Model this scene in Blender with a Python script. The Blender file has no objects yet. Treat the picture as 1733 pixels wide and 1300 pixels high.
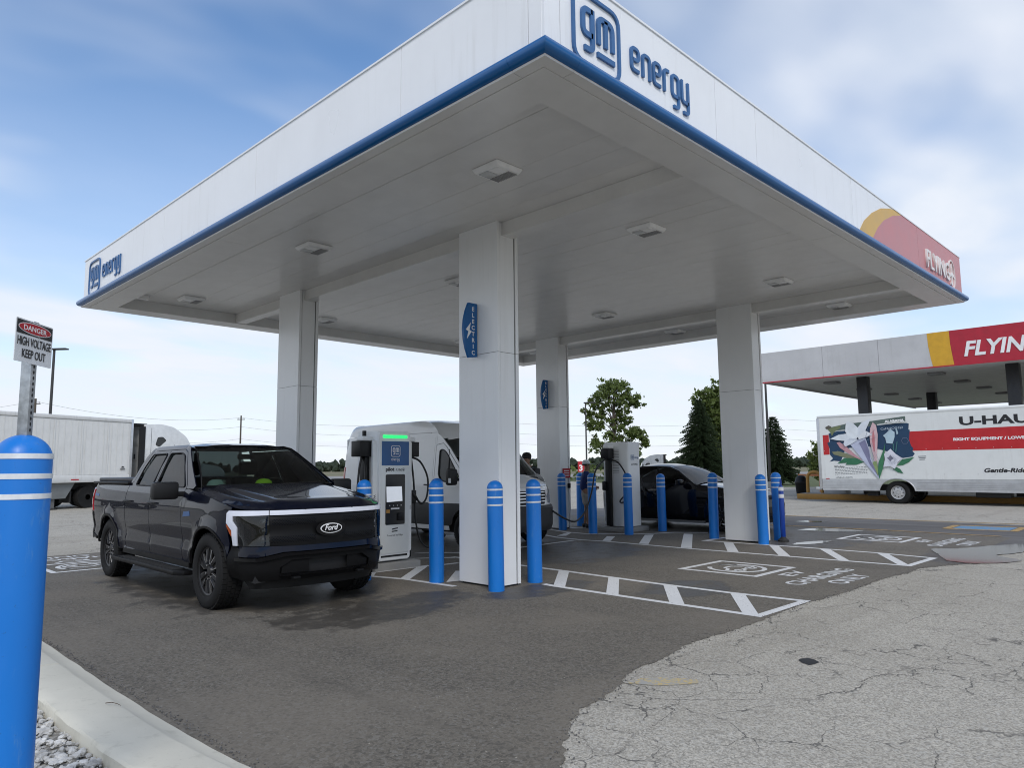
import bpy, bmesh, math, random
from mathutils import Vector, Matrix, geometry
random.seed(7)
R = math.radians
scene = bpy.context.scene
COL = scene.collection

# ---------------------------------------------------------------- camera
cd = bpy.data.cameras.new('camera'); cam = bpy.data.objects.new('camera', cd); COL.objects.link(cam)
cd.sensor_fit = 'HORIZONTAL'; cd.sensor_width = 36.0; cd.lens = 25.51; cd.clip_start = 0.05; cd.clip_end = 4000
cr, cu, cf = Vector((0.703, -0.711, -0.0096)), Vector((-0.075, -0.087, 0.993)), Vector((0.707, 0.698, 0.1148))
cr.normalize(); cf = (cf - cr * cf.dot(cr)).normalized(); cu = cr.cross(cf)
M3 = Matrix((cr, cu, -cf)).transposed()
cam.matrix_world = Matrix.Translation((-3.965, -3.522, 1.55)) @ M3.to_4x4()
scene.camera = cam

# ---------------------------------------------------------------- sky, sun, exposure
SUN_EL, SUN_AZ = R(43), R(234)         # azimuth of the sun, counter-clockwise from +X
world = bpy.data.worlds.new('World'); scene.world = world; world.use_nodes = True
wt = world.node_tree; wt.nodes.clear()
def wn(t, **kw):
    n = wt.nodes.new(t)
    for k, v in kw.items(): setattr(n, k, v)
    return n
def wmath(op, a, b=None, clamp=False):
    n = wn('ShaderNodeMath', operation=op, use_clamp=clamp)
    for i, v in enumerate((a, b)):
        if v is None: continue
        if isinstance(v, (int, float)): n.inputs[i].default_value = v
        else: wt.links.new(v, n.inputs[i])
    return n.outputs[0]
wo = wn('ShaderNodeOutputWorld'); bg = wn('ShaderNodeBackground'); bg.inputs[1].default_value = 0.095
sky = wn('ShaderNodeTexSky', sky_type='NISHITA', sun_disc=False, sun_elevation=SUN_EL)
sky.sun_rotation = R(90) - SUN_AZ; sky.air_density = 1.0; sky.dust_density = 0.0; sky.ozone_density = 3.0
tc = wn('ShaderNodeTexCoord'); sx = wn('ShaderNodeSeparateXYZ'); wt.links.new(tc.outputs['Generated'], sx.inputs[0])
zz = wmath('MAXIMUM', sx.outputs[2], 0.0); den = wmath('ADD', zz, 0.16)
px, py = wmath('DIVIDE', sx.outputs[0], den), wmath('DIVIDE', sx.outputs[1], den)
cb = wn('ShaderNodeCombineXYZ'); wt.links.new(px, cb.inputs[0]); wt.links.new(py, cb.inputs[1])
mp = wn('ShaderNodeMapping'); wt.links.new(cb.outputs[0], mp.inputs[0]); mp.inputs['Rotation'].default_value = (0, 0, R(20)); mp.inputs['Scale'].default_value = (0.8, 1.35, 1); mp.inputs['Location'].default_value = (2.4, 0.7, 2.0)
nz = wn('ShaderNodeTexNoise'); wt.links.new(mp.outputs[0], nz.inputs['Vector']); nz.inputs['Scale'].default_value = 0.62; nz.inputs['Detail'].default_value = 4; nz.inputs['Roughness'].default_value = 0.50; nz.inputs['Distortion'].default_value = 0.35
nz2 = wn('ShaderNodeTexNoise'); wt.links.new(mp.outputs[0], nz2.inputs['Vector']); nz2.inputs['Scale'].default_value = 2.1; nz2.inputs['Detail'].default_value = 5; nz2.inputs['Roughness'].default_value = 0.52
mr = wn('ShaderNodeMapRange', interpolation_type='SMOOTHSTEP'); wt.links.new(nz.outputs[0], mr.inputs[0]); mr.inputs[1].default_value = 0.35; mr.inputs[2].default_value = 0.57
hz = wmath('SUBTRACT', 1.0, wmath('MULTIPLY', zz, 1.9), True)       # cloud veil thickens towards the horizon
cov = wmath('ADD', wmath('MULTIPLY', mr.outputs[0], 0.96), wmath('MULTIPLY', wmath('POWER', hz, 1.3), 0.95), True)
wisp = wn('ShaderNodeMapRange'); wt.links.new(nz2.outputs[0], wisp.inputs[0]); wisp.inputs[1].default_value = 0.35; wisp.inputs[2].default_value = 0.7; wisp.inputs[3].default_value = 0.82; wisp.inputs[4].default_value = 1.0
cov = wmath('ADD', wmath('MULTIPLY', cov, wisp.outputs[0]), 0.03, True)
crp = wn('ShaderNodeValToRGB'); wt.links.new(nz2.outputs[0], crp.inputs[0])
crp.color_ramp.elements[0].position = 0.25; crp.color_ramp.elements[0].color = (0.755, 0.82, 0.905, 1)
crp.color_ramp.elements[1].position = 0.70; crp.color_ramp.elements[1].color = (0.83, 0.87, 0.95, 1)
cl = wn('ShaderNodeVectorMath', operation='SCALE'); wt.links.new(crp.outputs[0], cl.inputs[0]); cl.inputs['Scale'].default_value = 7.9
hs = wn('ShaderNodeHueSaturation'); hs.inputs['Saturation'].default_value = 1.14; hs.inputs['Value'].default_value = 1.3; wt.links.new(sky.outputs[0], hs.inputs['Color'])
mx = wn('ShaderNodeMixRGB'); wt.links.new(cov, mx.inputs[0]); wt.links.new(hs.outputs[0], mx.inputs[1]); wt.links.new(cl.outputs[0], mx.inputs[2])
wt.links.new(mx.outputs[0], bg.inputs[0]); wt.links.new(bg.outputs[0], wo.inputs[0])

world.cycles.sampling_method = 'MANUAL'; world.cycles.sample_map_resolution = 512
sl = bpy.data.lights.new('sun', 'SUN'); sun = bpy.data.objects.new('sun', sl); COL.objects.link(sun)
sl.energy = 1.5; sl.angle = R(20); sl.color = (1.0, 0.955, 0.89)
sd = Vector((math.cos(SUN_AZ) * math.cos(SUN_EL), math.sin(SUN_AZ) * math.cos(SUN_EL), math.sin(SUN_EL)))
sun.rotation_euler = sd.to_track_quat('Z', 'Y').to_euler(); sun.location = (0, 0, 40)
vs = scene.view_settings; vs.view_transform = 'Standard'; vs.look = 'None'; vs.gamma = 1.0; vs.exposure = 0.5; vs.use_curve_mapping = False
scene.cycles.use_denoising = True; scene.cycles.filter_width = 1.05; scene.cycles.max_bounces = 8; scene.cycles.transparent_max_bounces = 12
scene.cycles.caustics_reflective = False; scene.cycles.caustics_refractive = False; scene.cycles.sample_clamp_indirect = 6

# ---------------------------------------------------------------- materials
class NB:
    def __init__(s, name):
        s.m = bpy.data.materials.new(name); s.m.use_nodes = True; s.t = s.m.node_tree; s.t.nodes.clear()
        s.out = s.n('ShaderNodeOutputMaterial'); s.b = s.n('ShaderNodeBsdfPrincipled'); s.l(s.b.outputs[0], s.out.inputs[0])
    def n(s, t, **kw):
        n = s.t.nodes.new(t)
        for k, v in kw.items(): setattr(n, k, v)
        return n
    def l(s, a, b): s.t.links.new(a, b)
    def put(s, sock, v):
        if isinstance(v, (int, float)): sock.default_value = v
        elif isinstance(v, tuple): sock.default_value = v if len(v) == 4 or sock.type == 'VECTOR' else (*v, 1)
        else: s.l(v, sock)
    def math(s, op, a, b=0.0, clamp=False):
        n = s.n('ShaderNodeMath', operation=op, use_clamp=clamp); s.put(n.inputs[0], a); s.put(n.inputs[1], b); return n.outputs[0]
    def mix(s, f, a, b, mode='MIX'):
        n = s.n('ShaderNodeMixRGB', blend_type=mode); s.put(n.inputs[0], f); s.put(n.inputs[1], a); s.put(n.inputs[2], b); return n.outputs[0]
    def pos(s, obj=False):
        return s.n('ShaderNodeTexCoord').outputs['Object'] if obj else s.n('ShaderNodeNewGeometry').outputs['Position']
    def mapv(s, v, scale=(1, 1, 1), loc=(0, 0, 0), rot=(0, 0, 0)):
        n = s.n('ShaderNodeMapping'); s.l(v, n.inputs[0]); n.inputs['Scale'].default_value = scale; n.inputs['Location'].default_value = loc; n.inputs['Rotation'].default_value = rot; return n.outputs[0]
    def noise(s, v, scale, detail=3, rough=0.5, dist=0.0, col=False):
        n = s.n('ShaderNodeTexNoise'); s.l(v, n.inputs['Vector']); n.inputs['Scale'].default_value = scale; n.inputs['Detail'].default_value = detail; n.inputs['Roughness'].default_value = rough; n.inputs['Distortion'].default_value = dist
        return n.outputs[1 if col else 0]
    def voro(s, v, scale, feat='F1', out=0):
        n = s.n('ShaderNodeTexVoronoi', feature=feat); s.l(v, n.inputs['Vector']); n.inputs['Scale'].default_value = scale; return n.outputs[out]
    def rng(s, v, a, b, c=0.0, d=1.0, smooth=True):
        n = s.n('ShaderNodeMapRange', interpolation_type='SMOOTHSTEP' if smooth else 'LINEAR'); s.l(v, n.inputs[0])
        for i, x in enumerate((a, b, c, d)): n.inputs[i + 1].default_value = x
        return n.outputs[0]
    def bump(s, h, strength=0.3, dist=0.01):
        n = s.n('ShaderNodeBump'); n.inputs['Strength'].default_value = strength; n.inputs['Distance'].default_value = dist; s.l(h, n.inputs['Height']); s.l(n.outputs[0], s.b.inputs['Normal'])
    def set(s, **kw):
        for k, v in kw.items(): s.put(s.b.inputs[k.replace('_', ' ')], v)
        return s.m

MATS = {}
def pm(name, col, rough=0.5, metal=0.0, var=0.08, scale=3.0, coat=0.0, bump=0.0, bscale=200, spec=0.5, emit=None, dirt=0.0, streak=0.0):
    if name in MATS: return MATS[name]
    b = NB(name); v = b.pos(True); f = b.noise(v, scale, 4, 0.6)
    lo = tuple(max(0, c * (1 - var)) for c in col); hi = tuple(min(1, c * (1 + var)) for c in col)
    c = b.mix(b.rng(f, 0.3, 0.7), lo, hi)
    if dirt:
        d = b.noise(b.pos(), 1.7, 6, 0.65); c = b.mix(b.math('MULTIPLY', b.rng(d, 0.45, 0.75), dirt), c, tuple(x * 0.55 for x in col))
    if streak:
        k = b.noise(b.mapv(b.pos(), (5.0, 5.0, 0.35)), 1.6, 6, 0.65); k2 = b.noise(b.pos(), 0.7, 3)
        c = b.mix(b.math('MULTIPLY', b.math('MULTIPLY', b.rng(k, 0.50, 0.74), b.rng(k2, 0.35, 0.65)), streak), c, tuple(x * q for x, q in zip(col, (0.62, 0.60, 0.55))))
    b.set(Base_Color=c, Metallic=metal, Specular_IOR_Level=spec, Coat_Weight=coat, Coat_Roughness=0.04)
    b.put(b.b.inputs['Roughness'], b.rng(f, 0.2, 0.8, rough * 0.88, min(1, rough * 1.12)))
    if bump: b.bump(b.noise(v, bscale, 2), bump, 0.004)
    if emit: b.set(Emission_Color=emit[:3], Emission_Strength=emit[3])
    MATS[name] = b.m; return b.m
def glass(name, tint=(0.5, 0.6, 0.58), gloss=0.9):
    if name in MATS: return MATS[name]
    b = NB(name); t = b.n('ShaderNodeBsdfTransparent'); t.inputs[0].default_value = (*tint, 1)
    g = b.n('ShaderNodeBsdfGlossy'); g.inputs['Roughness'].default_value = 0.015; g.inputs[0].default_value = (gloss, gloss, gloss, 1)
    fr = b.n('ShaderNodeFresnel'); fr.inputs[0].default_value = 1.5; m = b.n('ShaderNodeMixShader')
    b.l(fr.outputs[0], m.inputs[0]); b.l(t.outputs[0], m.inputs[1]); b.l(g.outputs[0], m.inputs[2]); b.l(m.outputs[0], b.out.inputs[0])
    MATS[name] = b.m; return b.m

WHITE = pm('white_panel', (0.84, 0.845, 0.845), 0.22, var=0.015, scale=1.2, dirt=0.04, streak=0.16)
WHITE2 = pm('white_fascia', (0.82, 0.835, 0.85), 0.30, var=0.02, scale=0.8, dirt=0.05, streak=0.26)
SOFFIT = pm('soffit_paint', (0.72, 0.71, 0.69), 0.24, var=0.03, scale=1.5, dirt=0.12)
BLUE = pm('canopy_blue', (0.003, 0.10, 0.30), 0.22, var=0.02)
b = NB('bollard_blue'); v = b.pos(); f = b.noise(v, 2.2, 4); sc = b.noise(b.mapv(v, (9, 9, 1.6)), 2.2, 6, 0.72); sp_ = b.noise(v, 42, 3, 0.7)
c = b.mix(f, (0.003, 0.155, 0.54), (0.005, 0.185, 0.62)); c = b.mix(b.math('MULTIPLY', b.rng(sc, 0.57, 0.70), 0.5), c, (0.09, 0.25, 0.52)); c = b.mix(b.math('MULTIPLY', b.rng(sp_, 0.66, 0.74), 0.5), c, (0.03, 0.07, 0.14))
b.set(Base_Color=c); b.put(b.b.inputs['Roughness'], b.rng(sc, 0.3, 0.75, 0.33, 0.52)); b.bump(b.noise(v, 30, 3), 0.05, 0.004); BOLL = b.m
STRIPE = pm('reflective_white', (0.72, 0.74, 0.76), 0.35, var=0.10, scale=14, dirt=0.25)
LOGOB = pm('logo_blue', (0.035, 0.12, 0.29), 0.4)
DARK = pm('dark_gap', (0.012, 0.012, 0.013), 0.7)
BLACKP = pm('black_plastic', (0.010, 0.010, 0.0105), 0.45, bump=0.1, spec=0.3)
RUBBER = pm('rubber', (0.02, 0.02, 0.02), 0.75, bump=0.15, bscale=90)
TYRE = pm('tyre_rubber', (0.012, 0.012, 0.012), 0.8, bump=0.15, bscale=120, dirt=0.3, spec=0.25)
STEEL = pm('galvanised_steel', (0.42, 0.44, 0.45), 0.42, metal=0.75, var=0.22, scale=26)
ALU = pm('aluminium', (0.62, 0.63, 0.64), 0.35, metal=0.8, var=0.1)
PRINT_BLACK = pm('print_black', (0.015, 0.015, 0.017), 0.5)
PRINT_WHITE = pm('print_white', (0.8, 0.8, 0.8), 0.45)
PRINT_RED = pm('print_red', (0.42, 0.012, 0.022), 0.45)

# ---------------------------------------------------------------- mesh helpers
class MB:
    def __init__(s): s.v = []; s.f = []
    def add(s, vs, fs):
        k = len(s.v); s.v += [tuple(v) for v in vs]; s.f += [tuple(i + k for i in f) for f in fs]; return s
    def box(s, lo, hi):
        x0, y0, z0 = lo; x1, y1, z1 = hi
        return s.add([(x0,y0,z0),(x1,y0,z0),(x1,y1,z0),(x0,y1,z0),(x0,y0,z1),(x1,y0,z1),(x1,y1,z1),(x0,y1,z1)],
                     [(0,3,2,1),(4,5,6,7),(0,1,5,4),(1,2,6,5),(2,3,7,6),(3,0,4,7)])
    def prism(s, poly, mapf, d0, d1):
        """closed polygon (u,v) swept from depth d0 to d1; mapf(u,v,d)->xyz"""
        n = len(poly); a = [mapf(u, v, d0) for u, v in poly] + [mapf(u, v, d1) for u, v in poly]
        tri = geometry.tessellate_polygon([[Vector((u, v, 0)) for u, v in poly]])
        fs = [tuple(t) for t in tri] + [tuple(i + n for i in reversed(t)) for t in tri]
        fs += [(i, (i + 1) % n, (i + 1) % n + n, i + n) for i in range(n)]
        return s.add(a, fs)
    def tube(s, pts, r, n=8, r1=None, cap=True):
        pts = [Vector(p) for p in pts]; m = len(pts); rs = [r] * m if r1 is None else [r + (r1 - r) * i / (m - 1) for i in range(m)]
        if isinstance(r, (list, tuple)): rs = list(r)
        up = None; vs = []
        for i, p in enumerate(pts):
            t = (pts[min(i + 1, m - 1)] - pts[max(i - 1, 0)]).normalized()
            if up is None: up = t.orthogonal().normalized()
            up = (up - t * up.dot(t)); up = up.normalized() if up.length > 1e-6 else t.orthogonal().normalized()
            w = t.cross(up)
            vs += [p + (up * math.cos(2 * math.pi * k / n) + w * math.sin(2 * math.pi * k / n)) * rs[i] for k in range(n)]
        fs = [(i * n + k, i * n + (k + 1) % n, (i + 1) * n + (k + 1) % n, (i + 1) * n + k) for i in range(m - 1) for k in range(n)]
        if cap: fs += [tuple(reversed(range(n))), tuple(range((m - 1) * n, m * n))]
        return s.add(vs, fs)
    def lathe(s, prof, n=24, o=(0, 0, 0), axis='Z', closed=False):
        vs = []; o = Vector(o)
        for r, h in prof:
            for k in range(n):
                a = 2 * math.pi * k / n; c, d = r * math.cos(a), r * math.sin(a)
                vs.append(o + Vector((c, d, h) if axis == 'Z' else (h, c, d) if axis == 'X' else (d, h, c)))
        m = len(prof)
        fs = [(i * n + k, i * n + (k + 1) % n, ((i + 1) % m) * n + (k + 1) % n, ((i + 1) % m) * n + k) for i in range(m if closed else m - 1) for k in range(n)]
        return s.add(vs, fs)
    def build(s, name, mat, parent=None, smooth=None, bevel=0, fix=True, seg=2):
        me = bpy.data.meshes.new(name); me.from_pydata(s.v, [], s.f)
        bm = bmesh.new(); bm.from_mesh(me)
        if fix:
            bmesh.ops.remove_doubles(bm, verts=bm.verts, dist=1e-5); bmesh.ops.recalc_face_normals(bm, faces=bm.faces)
        if bevel:
            es = [e for e in bm.edges if len(e.link_faces) == 2 and e.calc_face_angle(0) > R(25)]
            bmesh.ops.bevel(bm, geom=es, offset=bevel, segments=seg, profile=0.5, affect='EDGES', clamp_overlap=True)
        bm.to_mesh(me); bm.free(); me.materials.append(mat)
        if smooth is None and bevel: smooth = 35
        if smooth:
            for p in me.polygons: p.use_smooth = True
            me.set_sharp_from_angle(angle=R(smooth))
        return link(name, me, parent)
def link(name, me, parent=None):
    o = bpy.data.objects.new(name, me); COL.objects.link(o); o.parent = parent; return o
def tag(o, label=None, cat=None, group=None, kind=None):
    for k, v in (('label', label), ('category', cat), ('group', group), ('kind', kind)):
        if v: o[k] = v
    return o
def thing(name, label, cat, loc=(0, 0, 0), rz=0.0, group=None):
    o = bpy.data.objects.new(name, None); COL.objects.link(o); o.location = loc; o.rotation_euler = (0, 0, rz); o.empty_display_size = 0.2
    return tag(o, label, cat, group)
def copy_tree(o, parent=None):
    c = o.copy(); COL.objects.link(c); c.parent = parent
    for ch in list(o.children): copy_tree(ch, c)
    return c
def bx(name, lo, hi, mat, parent=None, bevel=0.0):
    return MB().box(lo, hi).build(name, mat, parent, bevel=bevel)
def plane_map(o, ux, uy, un):
    o, ux, uy, un = Vector(o), Vector(ux), Vector(uy), Vector(un)
    return lambda u, v, d=0.0: o + ux * u + uy * v + un * d
FRONT_R = lambda: plane_map((0, 0, 0), (1, 0, 0), (0, 0, 1), (0, -1, 0))     # faces -Y
def fillet(pts, r, closed=False, n=5):
    out = []; m = len(pts)
    for i, p in enumerate(pts):
        if not closed and i in (0, m - 1): out.append(tuple(p)); continue
        p = Vector(p); a = Vector(pts[i - 1]) - p; b = Vector(pts[(i + 1) % m]) - p
        la, lb = a.length, b.length; rr = min(r, la * 0.5, lb * 0.5); a.normalize(); b.normalize()
        p0, p1 = p + a * rr, p + b * rr
        for k in range(n + 1):
            t = k / n; q = p0 * (1 - t) ** 2 + p * 2 * t * (1 - t) + p1 * t * t; out.append(tuple(q))
    return out
def stroke(mb, pts, w, mapf, d0, d1, closed=False):
    pts = [Vector(p) for p in pts]; m = len(pts); L = []; Rr = []
    for i in range(m):
        a = pts[i - 1] if (i or closed) else None; b = pts[(i + 1) % m] if (i < m - 1 or closed) else None
        t1 = (pts[i] - a).normalized() if a is not None else None; t2 = (b - pts[i]).normalized() if b is not None else None
        t1 = t1 or t2; t2 = t2 or t1; t = (t1 + t2); t = t.normalized() if t.length > 1e-6 else t1
        nn = Vector((-t.y, t.x)); k = 1 / max(0.5, abs(nn.dot(Vector((-t1.y, t1.x))))); L.append(pts[i] + nn * w / 2 * k); Rr.append(pts[i] - nn * w / 2 * k)
    vs = [mapf(p.x, p.y, d) for d in (d0, d1) for q in (L, Rr) for p in q]; fs = []
    for i in range(m if closed else m - 1):
        j = (i + 1) % m; a, b, c, d = i, j, m + j, m + i
        fs += [(a, b, c, d), (d + 2 * m, c + 2 * m, b + 2 * m, a + 2 * m), (a, a + 2 * m, b + 2 * m, b), (c, c + 2 * m, d + 2 * m, d)]
    if not closed: fs += [(0, m, 3 * m, 2 * m), (m - 1, 3 * m - 1, 4 * m - 1, 2 * m - 1)]
    return mb.add(vs, fs)
def text(name, body, size, mapf, mat, parent=None, depth=0.002, bold=0.0, shear=0.0, sx=1.0, align='LEFT', spacing=1.0, fit=None):
    """letters as one flat print; mapf places (u,v,d); fit = wanted width"""
    c = bpy.data.curves.new(name, 'FONT'); c.body = body; c.size = size; c.offset = bold; c.shear = shear; c.align_x = align; c.space_character = spacing; c.extrude = depth / 2; c.resolution_u = 3
    o = bpy.data.objects.new(name, c); COL.objects.link(o); bpy.context.view_layer.update()
    me = bpy.data.meshes.new_from_object(o); bpy.data.objects.remove(o); bpy.data.curves.remove(c)
    xs = [v.co.x for v in me.vertices]
    k = sx if not fit else fit / max(1e-6, max(xs) - min(xs)); x0 = min(xs) if fit else 0
    for v in me.vertices: v.co = mapf((v.co.x - x0) * k, v.co.y, v.co.z + depth / 2)
    me.name = name; me.materials.clear(); me.materials.append(mat); return link(name, me, parent)
def poly_area(p): return 0.5 * sum(p[i - 1][0] * p[i][1] - p[i][0] * p[i - 1][1] for i in range(len(p)))
def inside(x, y, poly):
    r = False; j = len(poly) - 1
    for i in range(len(poly)):
        xi, yi = poly[i]; xj, yj = poly[j]
        if (yi > y) != (yj > y) and x < (xj - xi) * (y - yi) / (yj - yi) + xi: r = not r
        j = i
    return r
def sheet(mb, outer, mapf, step, holes=(), thick=0.0):
    """curved sheet-metal panel: polygon (u,v) with holes, meshed with interior points, carried to space by mapf(u,v,d)"""
    pts = []; edges = []
    loops = [outer] + list(holes)
    for lp in loops:
        k0 = len(pts); rs = []
        for i, p in enumerate(lp):
            q = lp[(i + 1) % len(lp)]; n = max(1, int(math.hypot(q[0] - p[0], q[1] - p[1]) / step + 0.5))
            rs += [(p[0] + (q[0] - p[0]) * t / n, p[1] + (q[1] - p[1]) * t / n) for t in range(n)]
        m = len(rs); pts += rs; edges += [(k0 + i, k0 + (i + 1) % m) for i in range(m)]
    nb = len(pts); xs = [p[0] for p in outer]; ys = [p[1] for p in outer]
    bpts = list(pts); g = {}
    for p in bpts: g.setdefault((int(p[0] // step), int(p[1] // step)), []).append(p)
    ins = lambda x, y: inside(x, y, outer) and not any(inside(x, y, h) for h in holes)
    i = 0; y = min(ys) + step * 0.5
    while y < max(ys):
        x = min(xs) + step * (0.5 if i % 2 else 0.25)
        while x < max(xs):
            if ins(x, y):
                cx, cy = int(x // step), int(y // step)
                if all((x - p[0]) ** 2 + (y - p[1]) ** 2 > (0.45 * step) ** 2 for a in (-1, 0, 1) for b in (-1, 0, 1) for p in g.get((cx + a, cy + b), ())): pts.append((x, y))
            x += step
        y += step; i += 1
    V, E, F, *_ = geometry.delaunay_2d_cdt([Vector(p) for p in pts], edges, [], 0, 1e-6)
    F = [f for f in F if ins(sum(V[i].x for i in f) / 3, sum(V[i].y for i in f) / 3)]
    if not thick: return mb.add([mapf(v.x, v.y, 0.0) for v in V], F)
    n = len(V); cnt = {}
    for f in F:
        for a, b in ((f[0], f[1]), (f[1], f[2]), (f[2], f[0])): cnt[(a, b)] = cnt.get((a, b), 0) + 1
    fs = [tuple(f) for f in F] + [tuple(i + n for i in reversed(f)) for f in F]
    fs += [(b, a, a + n, b + n) for (a, b) in cnt if (b, a) not in cnt]
    return mb.add([mapf(v.x, v.y, 0.0) for v in V] + [mapf(v.x, v.y, -thick) for v in V], fs)
def lerp_tab(tab, x):
    if x <= tab[0][0]: return tab[0][1]
    for (a, b), (c, d) in zip(tab, tab[1:]):
        if x <= c: t = (x - a) / (c - a); return b + (d - b) * t
    return tab[-1][1]
def sstep(a, b, x): t = max(0.0, min(1.0, (x - a) / (b - a))); return t * t * (3 - 2 * t)
def catmull(pts, n=8):
    P = [Vector(p) for p in pts]; out = []
    for i in range(len(P) - 1):
        p0, p1, p2, p3 = P[max(i - 1, 0)], P[i], P[i + 1], P[min(i + 2, len(P) - 1)]
        for k in range(n):
            t = k / n; out.append(0.5 * ((2 * p1) + (p2 - p0) * t + (2 * p0 - 5 * p1 + 4 * p2 - p3) * t * t + (3 * p1 - p0 - 3 * p2 + p3) * t ** 3))
    out.append(P[-1]); return out

# ================================================================ GROUND
FH, RH = Vector((0.711, 0.703, 0)), Vector((0.703, -0.711, 0)); EYE = Vector((-3.965, -3.522, 0))
def ab(a, b, z=0.0): p = EYE + FH * a + RH * b; return (p.x, p.y, z)
def flat(name, pts, z, mat, kind='structure', parent=None, label=None):
    m = MB(); tri = geometry.tessellate_polygon([[Vector((x, y, 0)) for x, y in pts]])
    m.add([(x, y, z) for x, y in pts], [tuple(t) for t in tri]); o = m.build(name, mat, parent)
    me = o.data
    if me.polygons and me.polygons[0].normal.z < 0: me.flip_normals()
    if kind: o['kind'] = kind
    return o
# far field
b = NB('field_earth'); v = b.pos(); n1 = b.noise(v, 0.012, 5); n2 = b.noise(v, 0.4, 4)
b.set(Base_Color=b.mix(n2, b.mix(b.rng(n1, 0.4, 0.6), (0.16, 0.14, 0.075), (0.10, 0.115, 0.045)), (0.19, 0.16, 0.09)), Roughness=0.95); FIELD = b.m
b = NB('verge_grass'); v = b.pos(); n1 = b.noise(v, 0.5, 5); n2 = b.noise(v, 9, 3)
b.set(Base_Color=b.mix(n1, (0.055, 0.085, 0.022), b.mix(n2, (0.09, 0.11, 0.035), (0.13, 0.125, 0.055))), Roughness=0.95); GRASS = b.m
# old light asphalt
b = NB('old_asphalt'); v = b.pos(); wob = b.noise(v, 1.3, 5, 0.65, col=True)
vd = b.n('ShaderNodeVectorMath', operation='MULTIPLY_ADD'); b.l(wob, vd.inputs[0]); vd.inputs[1].default_value = (0.55, 0.55, 0.55); b.l(v, vd.inputs[2]); vw = vd.outputs[0]
fine = b.voro(v, 105.0, 'F1', 1); finev = b.n('ShaderNodeRGBToBW'); b.l(fine, finev.inputs[0]); grain = finev.outputs[0]
med = b.noise(v, 30, 4, 0.7); big = b.noise(v, 0.5, 6, 0.6); streak = b.noise(b.mapv(v, (0.08, 1.1, 1), rot=(0, 0, R(-8))), 0.9, 5, 0.6)
c = b.mix(b.rng(grain, 0.12, 0.88, smooth=False), (0.1881, 0.1729, 0.1457), (0.6303, 0.5822, 0.4883))
c = b.mix(0.3, c, b.mix(med, (0.2258, 0.2082, 0.1735), (0.6209, 0.5733, 0.4804)))
c = b.mix(b.math('MULTIPLY', b.rng(big, 0.42, 0.72), 0.35), c, (0.2822, 0.2558, 0.2093))
c = b.mix(b.math('MULTIPLY', b.rng(streak, 0.48, 0.7), 0.38), c, (0.2446, 0.2205, 0.1782))
sp1 = b.voro(v, 66.0, 'F1', 1); sq = b.n('ShaderNodeRGBToBW'); b.l(sp1, sq.inputs[0]); c = b.mix(b.math('MULTIPLY', b.rng(sq.outputs[0], 0.25, 0.35, 1, 0), 0.30), c, (0.12, 0.115, 0.105)); c = b.mix(b.math('MULTIPLY', b.rng(sq.outputs[0], 0.68, 0.78), 0.28), c, (0.55, 0.54, 0.50))
e1 = b.voro(vw, 0.62, 'DISTANCE_TO_EDGE'); e2 = b.voro(vw, 2.1, 'DISTANCE_TO_EDGE')
m1 = b.rng(b.noise(v, 0.9, 3), 0.42, 0.56); m2 = b.rng(b.noise(v, 0.6, 3), 0.42, 0.58)
wv = b.math('ADD', 0.25, b.math('MULTIPLY', b.rng(b.noise(v, 2.6, 4, 0.6), 0.3, 0.75), 2.2)); e1 = b.math('DIVIDE', e1, wv); e2 = b.math('DIVIDE', e2, wv)
k1 = b.math('MULTIPLY', b.rng(e1, 0.001, 0.0055, 1, 0), m1); k2 = b.math('MULTIPLY', b.rng(e2, 0.0015, 0.0095, 1, 0), m2); crk = b.math('MAXIMUM', k1, k2)
c = b.mix(b.math('MULTIPLY', crk, 0.75), c, (0.05, 0.048, 0.045))
h = b.math('SUBTRACT', b.math('ADD', b.math('MULTIPLY', grain, 0.5), b.math('MULTIPLY', med, 0.4)), b.math('MULTIPLY', crk, 1.4))
b.set(Base_Color=c, Roughness=0.86, Specular_IOR_Level=0.35); b.bump(h, 0.55, 0.006); OLD = b.m
# newer dark asphalt
b = NB('new_asphalt'); v = b.pos(); fine = b.voro(v, 110.0, 'F1', 1); fb = b.n('ShaderNodeRGBToBW'); b.l(fine, fb.inputs[0]); grain = fb.outputs[0]
med = b.noise(v, 26, 4, 0.7); big = b.noise(v, 0.8, 6, 0.62); br = b.noise(v, 0.28, 4, 0.55)
c = b.mix(b.rng(grain, 0.15, 0.9, smooth=False), (0.0714, 0.0634, 0.0511), (0.2092, 0.1858, 0.1492))
c = b.mix(0.4, c, b.mix(med, (0.0761, 0.0680, 0.0549), (0.1903, 0.1677, 0.1354)))
c = b.mix(b.math('MULTIPLY', b.rng(br, 0.35, 0.7), 0.5), c, (0.1736, 0.1518, 0.1177))
sp = b.math('GREATER_THAN', grain, 0.955); c = b.mix(b.math('MULTIPLY', sp, 0.5), c, (0.5708, 0.5212, 0.4317))
sp1 = b.voro(v, 52.0, 'F1', 1); sq = b.n('ShaderNodeRGBToBW'); b.l(sp1, sq.inputs[0]); c = b.mix(b.math('MULTIPLY', b.rng(sq.outputs[0], 0.24, 0.34, 1, 0), 0.45), c, (0.0404, 0.0371, 0.0323)); c = b.mix(b.math('MULTIPLY', b.rng(sq.outputs[0], 0.70, 0.80), 0.45), c, (0.2120, 0.2009, 0.1766))
trk = b.rng(b.noise(b.mapv(v, (2.4, 0.14, 1)), 1.0, 5, 0.6), 0.5, 0.72); c = b.mix(b.math('MULTIPLY', trk, 0.30), c, (0.0583, 0.0521, 0.0438))
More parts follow.
